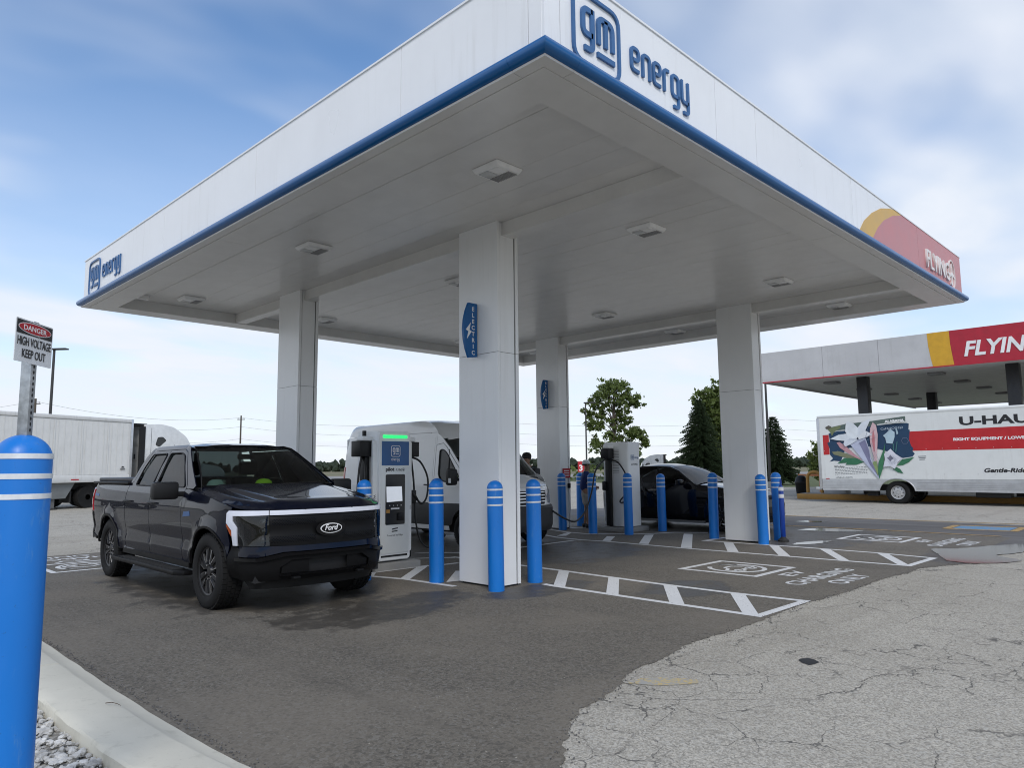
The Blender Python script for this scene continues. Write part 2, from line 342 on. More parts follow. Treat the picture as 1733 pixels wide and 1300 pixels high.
pt = b.noise(v, 0.55, 5, 0.6); c = b.mix(b.math('MULTIPLY', b.rng(pt, 0.40, 0.66), 0.45), c, (0.1924, 0.1677, 0.1336))
dp_ = b.voro(b.mapv(v, (1, 1, 0)), 1.9, 'F1', 0); drip = b.math('MULTIPLY', b.rng(b.math('ADD', dp_, b.math('MULTIPLY', b.noise(v, 9, 3), 0.08)), 0.06, 0.12, 1, 0), b.rng(b.noise(v, 0.35, 2), 0.48, 0.6)); c = b.mix(b.math('MULTIPLY', drip, 0.6), c, (0.0350, 0.0317, 0.0272))
wob = b.noise(v, 1.6, 6, 0.7)
def blob(cx, cy, rx, ry, rot=0):
    g = b.n('ShaderNodeVectorMath', operation='LENGTH'); b.l(b.mapv(v, (1 / rx, 1 / ry, 0), (-cx / rx, -cy / ry, 0)), g.inputs[0])
    d = b.math('ADD', g.outputs['Value'], b.math('MULTIPLY', b.math('SUBTRACT', wob, 0.5), 1.5)); return b.rng(d, 0.78, 1.02, 1, 0)
wet = None
for q in ((0.75, 3.25, 1.25, 0.62), (1.75, 3.5, 0.6, 0.5), (0.6, 6.4, 1.5, 3.2), (3.0, 2.9, 1.1, 0.42), (6.4, 5.6, 1.9, 1.7), (6.0, 8.0, 2.4, 2.4), (12.2, 2.9, 2.3, 1.3), (10.6, 2.6, 1.2, 0.9), (4.3, 1.55, 0.8, 0.5), (10.6, -0.3, 1.7, 0.8), (12.6, 5.8, 1.6, 3.2)):
    k = blob(*q); wet = k if wet is None else b.math('MAXIMUM', wet, k)
wet2 = b.math('MULTIPLY', wet, b.rng(b.noise(v, 3.5, 5, 0.65), 0.33, 0.5, 0.35, 1.0))
c = b.mix(b.math('MULTIPLY', wet2, 0.62), c, (0.018, 0.0165, 0.0155))
b.set(Base_Color=c, Specular_IOR_Level=0.4); b.put(b.b.inputs['Roughness'], b.math('SUBTRACT', 0.82, b.math('MULTIPLY', wet2, 0.34)))
b.bump(b.math('ADD', b.math('MULTIPLY', grain, 0.5), b.math('MULTIPLY', med, 0.5)), 0.42, 0.005); NEW = b.m
b = NB('worn_dark_asphalt'); v = b.pos(); med = b.noise(v, 40, 4, 0.75); st = b.noise(b.mapv(v, (1.2, 0.12, 1)), 0.8, 5, 0.6)
b.set(Base_Color=b.mix(b.rng(st, 0.35, 0.65), b.mix(med, (0.05, 0.047, 0.044), (0.12, 0.113, 0.105)), b.mix(med, (0.09, 0.086, 0.08), (0.20, 0.19, 0.18))), Roughness=0.8); b.bump(med, 0.3, 0.004); WORN = b.m

S_ = 2500
flat('ground', [(-S_, -S_), (S_, -S_), (S_, S_), (-S_, S_)], -0.06, FIELD)
flat('grass_verge', [ab(50, -420)[:2], ab(50, 420)[:2], ab(118, 420)[:2], ab(118, -420)[:2]], -0.045, GRASS)
flat('far_road', [ab(120, -600)[:2], ab(120, 600)[:2], ab(170, 600)[:2], ab(170, -600)[:2]], -0.04, pm('far_road_concrete', (0.27, 0.26, 0.245), 0.9, scale=0.1))
flat('parking_lot', [ab(a_, b_)[:2] for a_, b_ in ((-25, -95), (88, -95), (88, 4), (66, 10), (52, 15), (50, 70), (-25, 70))], 0.0, OLD)
flat('service_lane', [(13.2, -0.9), (18.0, 0.2), (18.1, 14), (14, 14.5), (11, 12.3), (11.0, -0.3), (12.1, -0.15)], 0.002, WORN)
edge = [(-2.16, -2.6), (-1.55, -1.6), (-1.22, -1.22), (-0.97, -0.9), (-0.78, -0.76), (-0.42, -0.5), (-0.18, -0.39), (0.1, -0.36), (0.4, -0.27), (0.6, -0.16), (0.87, -0.1), (1.15, -0.11), (1.44, -0.05), (1.94, 0.02), (2.5, -0.03), (3.15, -0.01), (3.8, 0.03), (4.41, 0.03), (5.4, -0.03), (6.42, 0.0), (7.1, -0.03), (7.58, -0.09), (8.1, -0.05), (8.71, -0.26), (9.16, -0.47), (9.6, -0.62), (10.0, -0.3), (10.5, -0.2)]
fr_ = []; rr = random.Random(3)
for p, q in zip(edge, edge[1:]):
    n = max(1, int(math.hypot(q[0] - p[0], q[1] - p[1]) / 0.05))
    for k in range(n):
        t = k / n; fr_.append((p[0] + (q[0] - p[0]) * t + rr.uniform(-.018, .018), p[1] + (q[1] - p[1]) * t + rr.uniform(-.018, .018)))
flat('asphalt_pad', fr_ + [(14.3, -0.1), (14.42, 5), (14.4, 12.2), (8, 12.25), (2, 12.15), (-2.5, 12.25), (-2.14, 4), (-2.14, 0)], 0.004, NEW)

# ---- painted markings
b = NB('road_paint_white'); v = b.pos(); w = b.noise(v, 55, 4, 0.75); w2 = b.noise(v, 2.2, 4)
b.set(Base_Color=b.mix(b.math('MULTIPLY', b.rng(w, 0.56, 0.68), b.rng(w2, 0.3, 0.7, 0.25, 0.95)), b.mix(w2, (0.62, 0.62, 0.61), (0.74, 0.74, 0.73)), (0.09, 0.086, 0.08)), Roughness=0.7); b.bump(w, 0.25, 0.003); PAINT = b.m
b = NB('road_paint_yellow'); v = b.pos(); w = b.noise(v, 38, 4, 0.8); b.set(Base_Color=b.mix(b.rng(w, 0.48, 0.6), (0.50, 0.31, 0.10), (0.11, 0.10, 0.09)), Roughness=0.8); PAINTY = b.m
b = NB('road_paint_blue'); v = b.pos(); w = b.noise(v, 14, 4, 0.8); b.set(Base_Color=b.mix(b.rng(w, 0.48, 0.62), (0.10, 0.25, 0.42), (0.20, 0.22, 0.23)), Roughness=0.8); PAINTB = b.m
GM = plane_map((0, 0, 0), (1, 0, 0), (0, 1, 0), (0, 0, 1))
ZP = 0.0085
def line(name, pts, w, mat, parent=None, closed=False, z=ZP, kind=None):
    m = MB(); stroke(m, pts, w, GM, z - 0.0015, z, closed); o = m.build(name, mat, parent)
    if kind: o['kind'] = kind
    return o
def marking(name): o = bpy.data.objects.new(name, None); COL.objects.link(o); o['kind'] = 'structure'; return o
def quad(name, pts, parent, z=ZP): return flat(name, pts, z, PAINT, None, parent)
h1 = marking('hatch_marking')
line('outline', [(3.36, 3.15), (3.33, 2.9), (3.30, 1.5), (3.29, 0.10), (4.42, 0.09), (4.36, 1.0), (4.37, 2.0), (4.42, 2.85), (4.48, 3.9), (4.52, 5.2), (4.52, 6.35)], 0.095, PAINT, h1)
for p in ([(4.45, 3.83), (4.49, 3.66), (3.29, 2.72), (3.29, 2.92)], [(4.38, 2.85), (4.40, 2.68), (3.30, 1.88), (3.29, 2.06)], [(4.33, 1.92), (4.33, 1.72), (3.30, 0.97), (3.29, 1.16)], [(4.33, 0.97), (4.33, 0.77), (3.31, 0.10), (3.30, 0.28)]): quad('bar', p, h1, ZP + 0.0005)
h1b = marking('hatch_marking')
line('outline', [(2.45, 3.9), (2.40, 4.9), (2.24, 5.52), (2.48, 5.80), (3.35, 5.79), (3.75, 5.68), (4.05, 5.66)], 0.09, PAINT, h1b)
for p in ([(2.36, 4.98), (2.36, 4.78), (3.35, 5.62), (3.55, 5.82), (3.35, 5.83)], [(2.6, 4.25), (2.8, 4.2), (3.5, 4.85), (3.4, 4.98)], [(3.90, 6.76), (3.90, 6.66), (4.45, 6.2), (4.5, 6.32)], [(4.47, 7.4), (4.50, 7.28), (5.1, 6.55), (5.15, 6.68)]): quad('bar', p, h1b, ZP + 0.0005)
h2 = marking('hatch_marking')
line('outline', [(11.4, 5.3), (10.97, 5.95), (10.3, 6.2), (9.42, 7.25), (9.5, 8.0), (9.91, 9.05), (11.0, 8.3)], 0.095, PAINT, h2)
line('outline', [(10.6, 4.42), (9.72, 4.42), (9.74, 4.0), (9.77, 3.0), (9.76, 1.9), (9.72, 1.0), (9.55, 0.12), (8.30, 0.14), (8.27, 2.35), (8.25, 4.0), (8.33, 5.9), (8.25, 6.5), (8.35, 7.26), (8.9, 8.6), (9.4, 9.7)], 0.10, PAINT, h2)
for p in ([(9.22, 6.56), (9.31, 6.40), (8.42, 5.86), (8.38, 6.04)], [(10.02, 6.10), (10.2, 5.98), (8.42, 4.92), (8.38, 5.12)], [(10.82, 5.58), (10.87, 5.38), (8.32, 3.88), (8.32, 4.12)], [(9.72, 3.99), (9.72, 3.78), (8.32, 2.93), (8.32, 3.15)], [(9.75, 3.04), (9.75, 2.85), (8.30, 1.97), (8.30, 2.18)], [(9.76, 2.08), (9.76, 1.88), (8.31, 1.00), (8.31, 1.18)], [(9.71, 1.06), (9.69, 0.86), (8.36, 0.14), (8.34, 0.30)], [(9.55, 7.95), (9.5, 7.8), (8.75, 7.35), (8.6, 7.5)]): quad('bar', p, h2, ZP + 0.0005)
line('stall_line', [(5.0, 6.2), (6.39, 6.49), (8.1, 6.56)], 0.09, PAINT, None, kind='structure')
def ev_stencil(cx, cy, sgn):
    o = marking('charging_stencil'); o.location = (cx, cy, 0); o.rotation_euler = (0, 0, 0 if sgn > 0 else math.pi)
    line('frame', [(-0.6, -0.59), (0.6, -0.59), (0.6, 0.59), (-0.6, 0.59)], 0.09, PAINT, o, True)
    m = MB(); ring = [(0.40 * math.cos(t), 0.40 * math.sin(t)) for t in [R(a_) for a_ in range(-250, 71, 10)]]
    stroke(m, ring, 0.07, GM, ZP - .0015, ZP)                                   # cable ring round a car
    car = fillet([(-0.3, -0.12), (-0.29, 0.02), (-0.17, 0.05), (-0.07, 0.17), (0.12, 0.17), (0.21, 0.05), (0.3, 0.02), (0.3, -0.12)], 0.04, True)
    stroke(m, car, 0.05, GM, ZP - .0015, ZP, True); stroke(m, [(0.14, 0.38), (0.3, 0.3), (0.34, 0.18)], 0.05, GM, ZP - .0015, ZP)
    for wx in (-0.16, 0.16): stroke(m, [(wx + 0.07 * math.cos(R(t)), -0.14 + 0.07 * math.sin(R(t))) for t in range(0, 360, 30)], 0.045, GM, ZP - .0015, ZP, True)
    m.build('emblem', PAINT, o)
    for wd, yy, w_, hh in (('EV', -0.97, 0.55, 0.30), ('CHARGING', -1.38, 1.9, 0.36), ('ONLY', -1.76, 1.0, 0.36)):
        text('lettering', wd, hh, lambda u, v_, d, yy=yy, w_=w_: (u - w_ / 2, yy + v_, ZP + d * 0.5), PAINT, o, 0.002, bold=0.006, fit=w_)
    return o
ev_stencil(6.4, 1.96, 1); ev_stencil(12.42, 1.9, 1); ev_stencil(-0.2, 10.15, -1)
line('stall_line', [(14.42, 5.3), (14.51, 2.5), (14.39, 0.1)], 0.10, PAINTY, kind='structure', z=0.0095)
line('stall_line', [(18.0, 9), (18.06, 3.5), (18.36, 0.2)], 0.10, PAINTY, kind='structure', z=0.0095)
bay = marking('accessible_bay_marking'); line('frame', [(15.85, 1.5), (17.0, 1.56), (17.2, 0.18), (15.95, 0.16)], 0.16, PAINTY, bay, True)
flat('field', [(15.95, 1.4), (16.9, 1.44), (17.06, 0.28), (16.04, 0.27)], ZP, PAINTB, None, bay)
fp = NB('faded_yellow_paint'); v = fp.pos(); w = fp.noise(v, 30, 4, 0.8)
w2 = fp.noise(v, 5, 4, 0.7); fp.set(Base_Color=fp.mix(fp.math('MAXIMUM', fp.rng(w, 0.46, 0.54), fp.rng(w2, 0.5, 0.6)), (0.50, 0.38, 0.17), (0.33, 0.32, 0.29)), Roughness=0.85)
flat('faded_marking', [(x_ + rr.uniform(-.012, .012), y_ + rr.uniform(-.012, .012)) for x_, y_ in [(0.45, -0.27), (0.5, -0.265), (0.56, -0.29), (0.62, -0.3), (0.67, -0.33), (0.73, -0.37), (0.80, -0.45), (0.85, -0.52), (0.885, -0.61), (0.85, -0.65), (0.79, -0.655), (0.74, -0.62), (0.67, -0.585), (0.62, -0.53), (0.56, -0.48), (0.52, -0.42), (0.5, -0.36)]], 0.0035, fp.m)
flat('tar_patch', [(1.90, -0.915), (1.95, -0.91), (2.01, -0.945), (2.0, -1.0), (1.945, -1.065), (1.87, -1.06), (1.81, -1.04), (1.84, -0.97)], 0.0035, pm('tar', (0.012, 0.012, 0.013), 0.6, bump=0.3))
# puddles
b = NB('puddle_water'); b.set(Base_Color=(0.05, 0.048, 0.045), Roughness=0.06, Specular_IOR_Level=0.12); b.bump(b.noise(b.pos(), 9, 2), 0.015, 0.002); WATER = b.m
def wavy(pts, amp, seed):
    r = random.Random(seed); c = [Vector((*p, 0)) for p in pts]; c = catmull(c + [c[0]], 8)[:-1]
    return [(p.x + r.uniform(-amp, amp), p.y + r.uniform(-amp, amp)) for p in c]
for i, p in enumerate(([(13.35, 4.05), (14.05, 3.85), (14.2, 3.3), (13.9, 2.7), (13.4, 3.1)], [(10.05, 2.72), (10.5, 2.8), (11.1, 2.62), (11.2, 2.4), (10.5, 2.45)], [(15.8, 5.2), (16.3, 5.0), (16.4, 4.5), (15.95, 4.6)], [(9.2, -0.55), (9.3, -0.15), (9.9, 0.1), (10.9, 0.5), (11.3, 0.2), (12.1, -0.12), (12.9, -0.5), (12.4, -0.85), (11.2, -0.75), (10.6, -0.55), (10.1, -0.98), (9.6, -0.85)])):
    flat('puddle', wavy(p, 0.02, i), 0.011, WATER)

# ---- kerb and gravel
b = NB('kerb_concrete'); v = b.pos(); n1 = b.noise(v, 1.6, 6, 0.65); n2 = b.noise(v, 60, 3, 0.7); n3 = b.noise(v, 6, 5, 0.7)
c = b.mix(n1, (0.5191, 0.4915, 0.4051), (0.6922, 0.6578, 0.5536)); c = b.mix(b.math('MULTIPLY', b.rng(n3, 0.55, 0.72), 0.4), c, (0.3776, 0.3553, 0.2836)); c = b.mix(b.math('MULTIPLY', b.rng(n2, 0.6, 0.75), 0.35), c, (0.3146, 0.2949, 0.2430))
b.set(Base_Color=c, Roughness=0.85); b.bump(b.math('ADD', n2, n3), 0.25, 0.004); KERB = b.m
def kerb_piece(y0, y1):
    prof = [(-2.12, -0.05), (-2.12, 0.006), (-2.20, 0.022), (-2.29, 0.082), (-2.32, 0.096), (-2.55, 0.105), (-2.61, 0.10), (-2.625, 0.085), (-2.625, -0.05)]
    n = max(2, int((y1 - y0) / 0.15)); vs = []; r = random.Random(int(y0 * 10))
    for i in range(n + 1):
        y = y0 + (y1 - y0) * i / n; bend = -0.02 * math.sin(y * 0.9) + (0.06 * max(0, 0.9 - y) ** 1.5 if y < 0.9 else 0)
        for x, z in prof: vs.append((x + bend + (r.uniform(-.004, .004)), y, z + (r.uniform(-.002, .002) if z > 0 else 0)))
    k = len(prof); fs = [(i * k + j, i * k + j + 1, (i + 1) * k + j + 1, (i + 1) * k + j) for i in range(n) for j in range(k - 1)] + [tuple(range(k)), tuple(range(n * k, n * k + k))[::-1]]
    return MB().add(vs, fs)
kr = bpy.data.objects.new('kerb', None); COL.objects.link(kr); kr['kind'] = 'structure'
for y0, y1 in ((-7, -4.01), (-4, -1.01), (-1, 2.99), (3.0, 5.99), (6.0, 8.99), (9.0, 12.2)): kerb_piece(y0, y1).build('kerb_section', KERB, kr, smooth=40)
b = NB('gravel_bed'); v = b.pos(); d = b.voro(v, 34, 'F1', 1); bw = b.n('ShaderNodeRGBToBW'); b.l(d, bw.inputs[0])
b.set(Base_Color=b.mix(bw.outputs[0], (0.1275, 0.1187, 0.1057), (0.4590, 0.4437, 0.3995)), Roughness=0.9); b.bump(b.voro(v, 34), -0.6, 0.02)
flat('gravel_bed', [(-14, -9), (-2.6, -9), (-2.6, 12.2), (-14, 12.2)], 0.012, b.m)
STONE = pm('stone', (0.50, 0.49, 0.465), 0.85, var=0.35, scale=9, bump=0.3, bscale=60)
ico = bmesh.new(); bmesh.ops.create_icosphere(ico, subdivisions=1, radius=1); IV = [v.co.copy() for v in ico.verts]; IF = [tuple(v.index for v in f.verts) for f in ico.faces]; ico.free()
m = MB(); r = random.Random(11)
def stones(n, x0, x1, y0, y1, s0, s1):
    for _ in range(n):
        s = s0 + (s1 - s0) * r.random() ** 2; rot = Matrix.Rotation(r.uniform(0, 6.3), 3, 'Z') @ Matrix.Rotation(r.uniform(-.5, .5), 3, 'X'); sc = Vector((s * r.uniform(.8, 1.5), s * r.uniform(.6, 1.0), s * r.uniform(.4, .75)))
        o = Vector((r.uniform(x0, x1), r.uniform(y0, y1), 0.015 + r.uniform(0, 0.03)))
        m.add([o + rot @ Vector([a * c_ * r.uniform(.75, 1.12) for a, c_ in zip(p, sc)]) for p in IV], IF)
stones(2600, -3.35, -2.64, -0.4, 3.4, 0.011, 0.036); stones(900, -5.5, -3.3, -1.5, 4, 0.014, 0.036); stones(700, -3.3, -2.66, 3.4, 8, 0.014, 0.036)
tag(m.build('gravel', STONE), 'loose pale grey crushed stone behind the kerb', 'gravel', kind='stuff')
m = MB(); m.tube([(-2.395, 1.62, 0.112), (-2.37, 1.585, 0.118), (-2.35, 1.55, 0.113), (-2.345, 1.50, 0.112)], 0.003, 5, 0.0015)
tag(m.build('twig', pm('twig_bark', (0.08, 0.055, 0.035), 0.9)), 'thin curved dry twig lying on the concrete kerb', 'twig')
# grit along the pad edge and the kerb
m = MB(); r = random.Random(5)
for _ in range(1500):
    k = r.random()
    if k < 0.55: i = r.randrange(len(fr_)); x, y = fr_[i]; x += r.gauss(0, .05); y += r.gauss(0, .05)
    else: x = -2.10 + abs(r.gauss(0, .03)); y = r.uniform(-0.5, 5)
    s = r.uniform(.002, .0065); o = Vector((x, y, 0.006 + s * .3)); m.add([o + Vector([a * s * r.uniform(.7, 1.2) for a in p]) for p in IV], IF)
tag(m.build('grit', pm('grit_stone', (0.12, 0.115, 0.11), 0.9, var=0.5, scale=40)), 'fine dark grit along the asphalt edge', 'grit', kind='stuff')

# ================================================================ CHARGING CANOPY
LX, LY, ZB, ZT, ZR, ZC = 12.277, 12.0, 4.85, 5.605, 4.70, 4.90
cn = thing('charging_canopy', 'big white charging canopy with blue bottom edge standing on four square columns', 'canopy')
# fascia panels, one by one; the road-side face ends in a faded red field with a yellow arc
SEAM_X = [0.0, 0.19, 2.668, 3.572, 6.5, 9.53, LX]; SEAM_Y = [0.0, 0.17, 1.85, 4.85, 7.9, 10.9, LY]
G = 0.004
FADED_RED = pm('faded_red_vinyl', (0.50, 0.195, 0.20), 0.4, var=0.05); FADED_YEL = pm('faded_yellow_vinyl', (0.60, 0.37, 0.08), 0.4, var=0.05)
for i in range(len(SEAM_X) - 1):
    bx('fascia_panel', (SEAM_X[i] + G, 0.0, ZB - 0.06), (SEAM_X[i + 1] - G, 0.03, ZT), WHITE2, cn)
    bx('fascia_panel', (SEAM_X[i] + G, LY - 0.03, ZB - 0.06), (SEAM_X[i + 1] - G, LY, ZT), WHITE2, cn)
for i in range(len(SEAM_Y) - 1):
    lo = SEAM_Y[i] + (0.0302 if i == 0 else G); hi = SEAM_Y[i + 1] - (0.0302 if i == len(SEAM_Y) - 2 else G)
    bx('fascia_panel', (0.0, lo, ZB - 0.06), (0.03, hi, ZT), WHITE2, cn); bx('fascia_panel', (LX - 0.03, lo, ZB - 0.06), (LX, hi, ZT), WHITE2, cn)
FX = plane_map((0, 0, 0), (1, 0, 0), (0, 0, 1), (0, -1, 0)); FL = plane_map((0, 0, 0), (0, -1, 0), (0, 0, 1), (-1, 0, 0))
yel = [(6.70, 4.80), (6.716, 4.881), (6.94, 5.084), (7.297, 5.289), (7.717, 5.465), (8.148, 5.572), (8.42, ZT)]
redc = [(7.15, 4.80), (7.244, 4.877), (7.517, 5.113), (7.816, 5.296), (8.268, 5.484), (8.58, 5.56), (8.72, ZT)]
MB().prism(yel + redc[::-1], FX, 0.001, 0.004).build('yellow_arc', FADED_YEL, cn)
MB().prism(redc + [(9.526, ZT), (9.526, 4.80)], FX, 0.001, 0.004).build('red_field', FADED_RED, cn)
MB().prism([(9.534, 4.80), (9.534, ZT), (LX - 0.01, ZT), (LX - 0.01, 4.80)], FX, 0.001, 0.004).build('red_field', FADED_RED, cn)
# cap flashing + roof deck
m = MB(); m.box((-0.012, -0.012, ZT), (LX + .012, 0.05, ZT + .02)); m.box((-0.012, LY - .05, ZT), (LX + .012, LY + .012, ZT + .02)); m.box((-0.012, 0.05, ZT), (0.05, LY - .05, ZT + .02)); m.box((LX - .05, 0.05, ZT), (LX + .012, LY - .05, ZT + .02)); m.build('cap_flashing', WHITE2, cn)
bx('roof_deck', (0.03, 0.03, 5.30), (LX - .03, LY - .03, 5.36), pm('roof_sheet', (0.4, 0.4, 0.4), 0.6), cn)
# blue bullnose, mitred, in sections
BR, BO, BZ = 0.060, 0.035, 4.788
def bull(side, lens):
    prof = [(BO + BR * math.sin(R(t)), BZ + BR * math.cos(R(t))) for t in range(0, 181, 12)]
    prof = [(0.002, BZ + BR)] + prof + [(0.002, BZ - BR)]
    for a0, a1, c0, c1 in lens:
        vs = []
        for end, mit in ((a0, c0), (a1, c1)):
            for d, z in prof:
                t = end + (mit * d if mit else 0)
                vs.append({'S': (t, -d, z), 'N': (t, LY + d, z), 'W': (-d, t, z), 'E': (LX + d, t, z)}[side])
        k = len(prof); fs = [(j, j + 1, k + j + 1, k + j) for j in range(k - 1)] + [(k - 1, 0, k, 2 * k - 1), tuple(range(k)), tuple(range(2 * k - 1, k - 1, -1))]
        MB().add(vs, fs).build('bullnose_trim', BLUE, cn, smooth=40)
def cuts(L, n): s = [0.0, 0.32] + [0.32 + (L - 0.64) * i / n for i in range(1, n)] + [L - 0.32, L]; return [(s[i] + (0.001 if i else 0), s[i + 1] - (0.001 if i < len(s) - 2 else 0), -1 if i == 0 else 0, 1 if i == len(s) - 2 else 0) for i in range(len(s) - 1)]
bull('S', cuts(LX, 4)); bull('N', cuts(LX, 4)); bull('W', cuts(LY, 4)); bull('E', cuts(LY, 4))
# soffit rim (outer strip + inner panel, mitred), planks and beams
RW = 0.47
def rim(i0, i1, name, z, jn):
    for side in 'SNWE':
        L = LX if side in 'SN' else LY
        cutsv = [i0] + jn + [L - i0] if jn else [i0, L - i0]
        for q in range(len(cutsv) - 1):
            a0, a1 = cutsv[q] + (0.003 if q else 0), cutsv[q + 1] - (0.003 if q < len(cutsv) - 2 else 0)
            b0 = a0 + (i1 - i0 if q == 0 else 0); b1 = a1 - (i1 - i0 if q == len(cutsv) - 2 else 0)
            P = [(a0, i0), (a1, i0), (b1, i1), (b0, i1)]
            f = {'S': lambda t, d: (t, d), 'N': lambda t, d: (t, LY - d), 'W': lambda t, d: (d, t), 'E': lambda t, d: (LX - d, t)}[side]
            pts = [f(*p) for p in P]
            MB().prism(pts, GM, z, z + 0.02).build(name, SOFFIT, cn)
rim(-0.028, 0.085, 'rim_edge_strip', ZR + 0.005, [0.32, 3.1, 6.1, 9.1, 11.7]); rim(0.089, RW, 'rim_panel', ZR, [6.1])
m = MB()
for lo, hi in (((RW, RW, ZR), (LX - RW, RW + .012, ZC)), ((RW, LY - RW - .012, ZR), (LX - RW, LY - RW, ZC)), ((RW, RW + .0125, ZR), (RW + .012, LY - RW - .0125, ZC)), ((LX - RW - .012, RW + .0125, ZR), (LX - RW, LY - RW - .0125, ZC))): m.box(lo, hi)
m.build('rim_riser', SOFFIT, cn)
PW = (LX - 2 * RW) / 28
pk0 = MB().box((0.0018, RW, 0), (PW - 0.0018, LY - RW, 0.03)).build('soffit_plank', SOFFIT, cn); pk = pk0.data
rz_ = random.Random(2)
for i in range(28):
    o = pk0 if i == 0 else link('soffit_plank', pk, cn)
    o.location = (RW + i * PW, 0, ZC + rz_.uniform(0, 0.003)); o.rotation_euler = (0, rz_.uniform(-.0015, .0015), 0)
bx('soffit_backing', (RW, RW, ZC + 0.04), (LX - RW, LY - RW, ZC + 0.05), DARK, cn)
P1X, P1Y, CX, CY, DX, DY = 2.713, 3.326, 0.397, 0.779, 7.316, 5.282
for k in (0, 1): bx('beam_casing', (P1X + 0.10 + k * DX, RW + .013, ZR + 0.012), (P1X + 0.31 + k * DX, LY - RW - .013, ZC - 0.0005), SOFFIT, cn)
# columns
def column(x0, y0):
    c = bpy.data.objects.new('column', None); COL.objects.link(c); c.parent = cn; c.location = (x0, y0, 0)
    bx('column_core', (0.03, 0.03, 0.0), (CX - .03, CY - .03, ZC), DARK, c)
    for z0, z1 in ((0.03, 3.094), (3.100, ZC)):
        for s in (0, 1):
            xa, xb = ((0, 0.02), (CX - .02, CX))[s]; bx('wide_panel', (xa, 0, z0), (xb, CY, z1), WHITE, c)
            ya, yb = ((0.0, 0.02), (CY - .02, CY))[s]
            bx('corner_return', (0.0205, ya, z0), (0.048, yb, z1), WHITE, c); bx('corner_return', (0.345, ya, z0), (CX - .0205, yb, z1), WHITE, c)
            yc, yd = ((0.012, 0.03), (CY - .03, CY - .012))[s]; bx('narrow_panel', (0.062, yc, z0), (0.328, yd, z1), WHITE, c)
    return c
COLS = [column(P1X + i * DX, P1Y + j * DY) for i in (0, 1) for j in (0, 1)]

# ---- logos drawn with strokes
def gm_box(mb, o, s, mp, d0, d1):
    f = lambda pts: [(o[0] + x * s, o[1] + y * s) for x, y in pts]
    fr = fillet([(0, 0), (1, 0), (1, 1), (0, 1)], 0.2, True)
    stroke(mb, f(fr), 0.05 * s, mp, d0, d1, True)
    w = 0.078 * s
    stroke(mb, f(fillet([(0.40, 0.78), (0.20, 0.78), (0.20, 0.43), (0.40, 0.43)], 0.09)), w, mp, d0, d1)          # g
    stroke(mb, f(fillet([(0.40, 0.815), (0.40, 0.22), (0.22, 0.22)], 0.10)), w, mp, d0, d1)
    stroke(mb, f(fillet([(0.535, 0.385), (0.535, 0.78), (0.85, 0.78), (0.85, 0.385)], 0.11)), w, mp, d0, d1)     # m
    stroke(mb, f([(0.693, 0.78), (0.693, 0.385)]), w, mp, d0, d1); stroke(mb, f([(0.50, 0.23), (0.885, 0.23)]), w * 0.95, mp, d0, d1)
def energy(mb, o, xh, W, mp, d0, d1, k=0.135):
    lw = W / 6.6; ad = W / 5.7; w = xh * k; h = xh; x, y = o; e = lambda pts, r=0.3: fillet(pts, lw * r)
    L = lw * 0.82
    def S(i, pts, r=0.35): stroke(mb, fillet([(x + i * ad + a * L, y + b_ * h) for a, b_ in pts], L * r), w, mp, d0, d1)
    E = [(0.95, 0.06), (0.06, 0.06), (0.06, 0.94), (0.94, 0.94), (0.94, 0.48), (0.12, 0.48)]
    S(0, E); S(2, E); S(1, [(0.06, 0), (0.06, 0.94), (0.94, 0.94), (0.94, 0)]); S(3, [(0.06, 0), (0.06, 0.94), (0.72, 0.94)])
    S(3.78, [(0.94, 0.06), (0.06, 0.06), (0.06, 0.94), (0.94, 0.94), (0.94, -0.40), (0.2, -0.40)]); S(4.78, [(0.06, 1.0), (0.06, 0.06), (0.94, 0.06)]); S(4.78, [(0.94, 1.0), (0.94, -0.40), (0.2, -0.40)])
def logo_letters(mp, u0, parent):
    m = MB(); gm_box(m, (u0, 4.865), 0.62, mp, 0.001, 0.022); m.build('emblem', LOGOB, parent)
    m = MB(); energy(m, (u0 + 0.80, 5.07), 0.235, 1.0, mp, 0.001, 0.022); m.build('wordmark', LOGOB, parent)
logo_letters(FX, 0.345, cn); logo_letters(FL, -11.63, cn)
# FLYING J lettering with the aeroplane J
FW = pm('letter_white', (0.74, 0.72, 0.70), 0.4)
def flying_j(mp, u0, v0, h, w, parent, mat, shear=0.0, name='lettering', dep=0.03, d0=0.004, kx=1.0):
    text(name, 'FLYING', h * 1.38, lambda u, v_, d: mp(u0 + u, v0 + v_, d0 + d), mat, parent, dep, bold=0.008 * h, shear=shear, fit=w)
    m = MB(); cx, cy = u0 + w + h * 0.52 * kx, v0 + h * 0.45; q = lambda a_, b_: (cx + a_ * h * kx, cy + b_ * h)
    stroke(m, [q(0.62 * math.cos(R(t)), 0.80 * math.sin(R(t))) for t in range(-80, 190, 15)], 0.05 * h, mp, d0, d0 + dep)
    plane = [(0, 0.62), (0.07, 0.4), (0.07, 0.12), (0.45, -0.1), (0.45, -0.2), (0.07, -0.08), (0.05, -0.45), (-0.02, -0.6), (-0.18, -0.68), (-0.3, -0.6), (-0.3, -0.5), (-0.12, -0.5), (-0.07, -0.4), (-0.07, -0.08), (-0.45, -0.2), (-0.45, -0.1), (-0.07, 0.12), (-0.07, 0.4)]
    m.prism([q(*p) for p in plane], mp, d0, d0 + dep); m.build('aeroplane_letter', mat, parent)
flying_j(FX, 9.93, 4.97, 0.34, 1.42, cn, FW, kx=0.95)

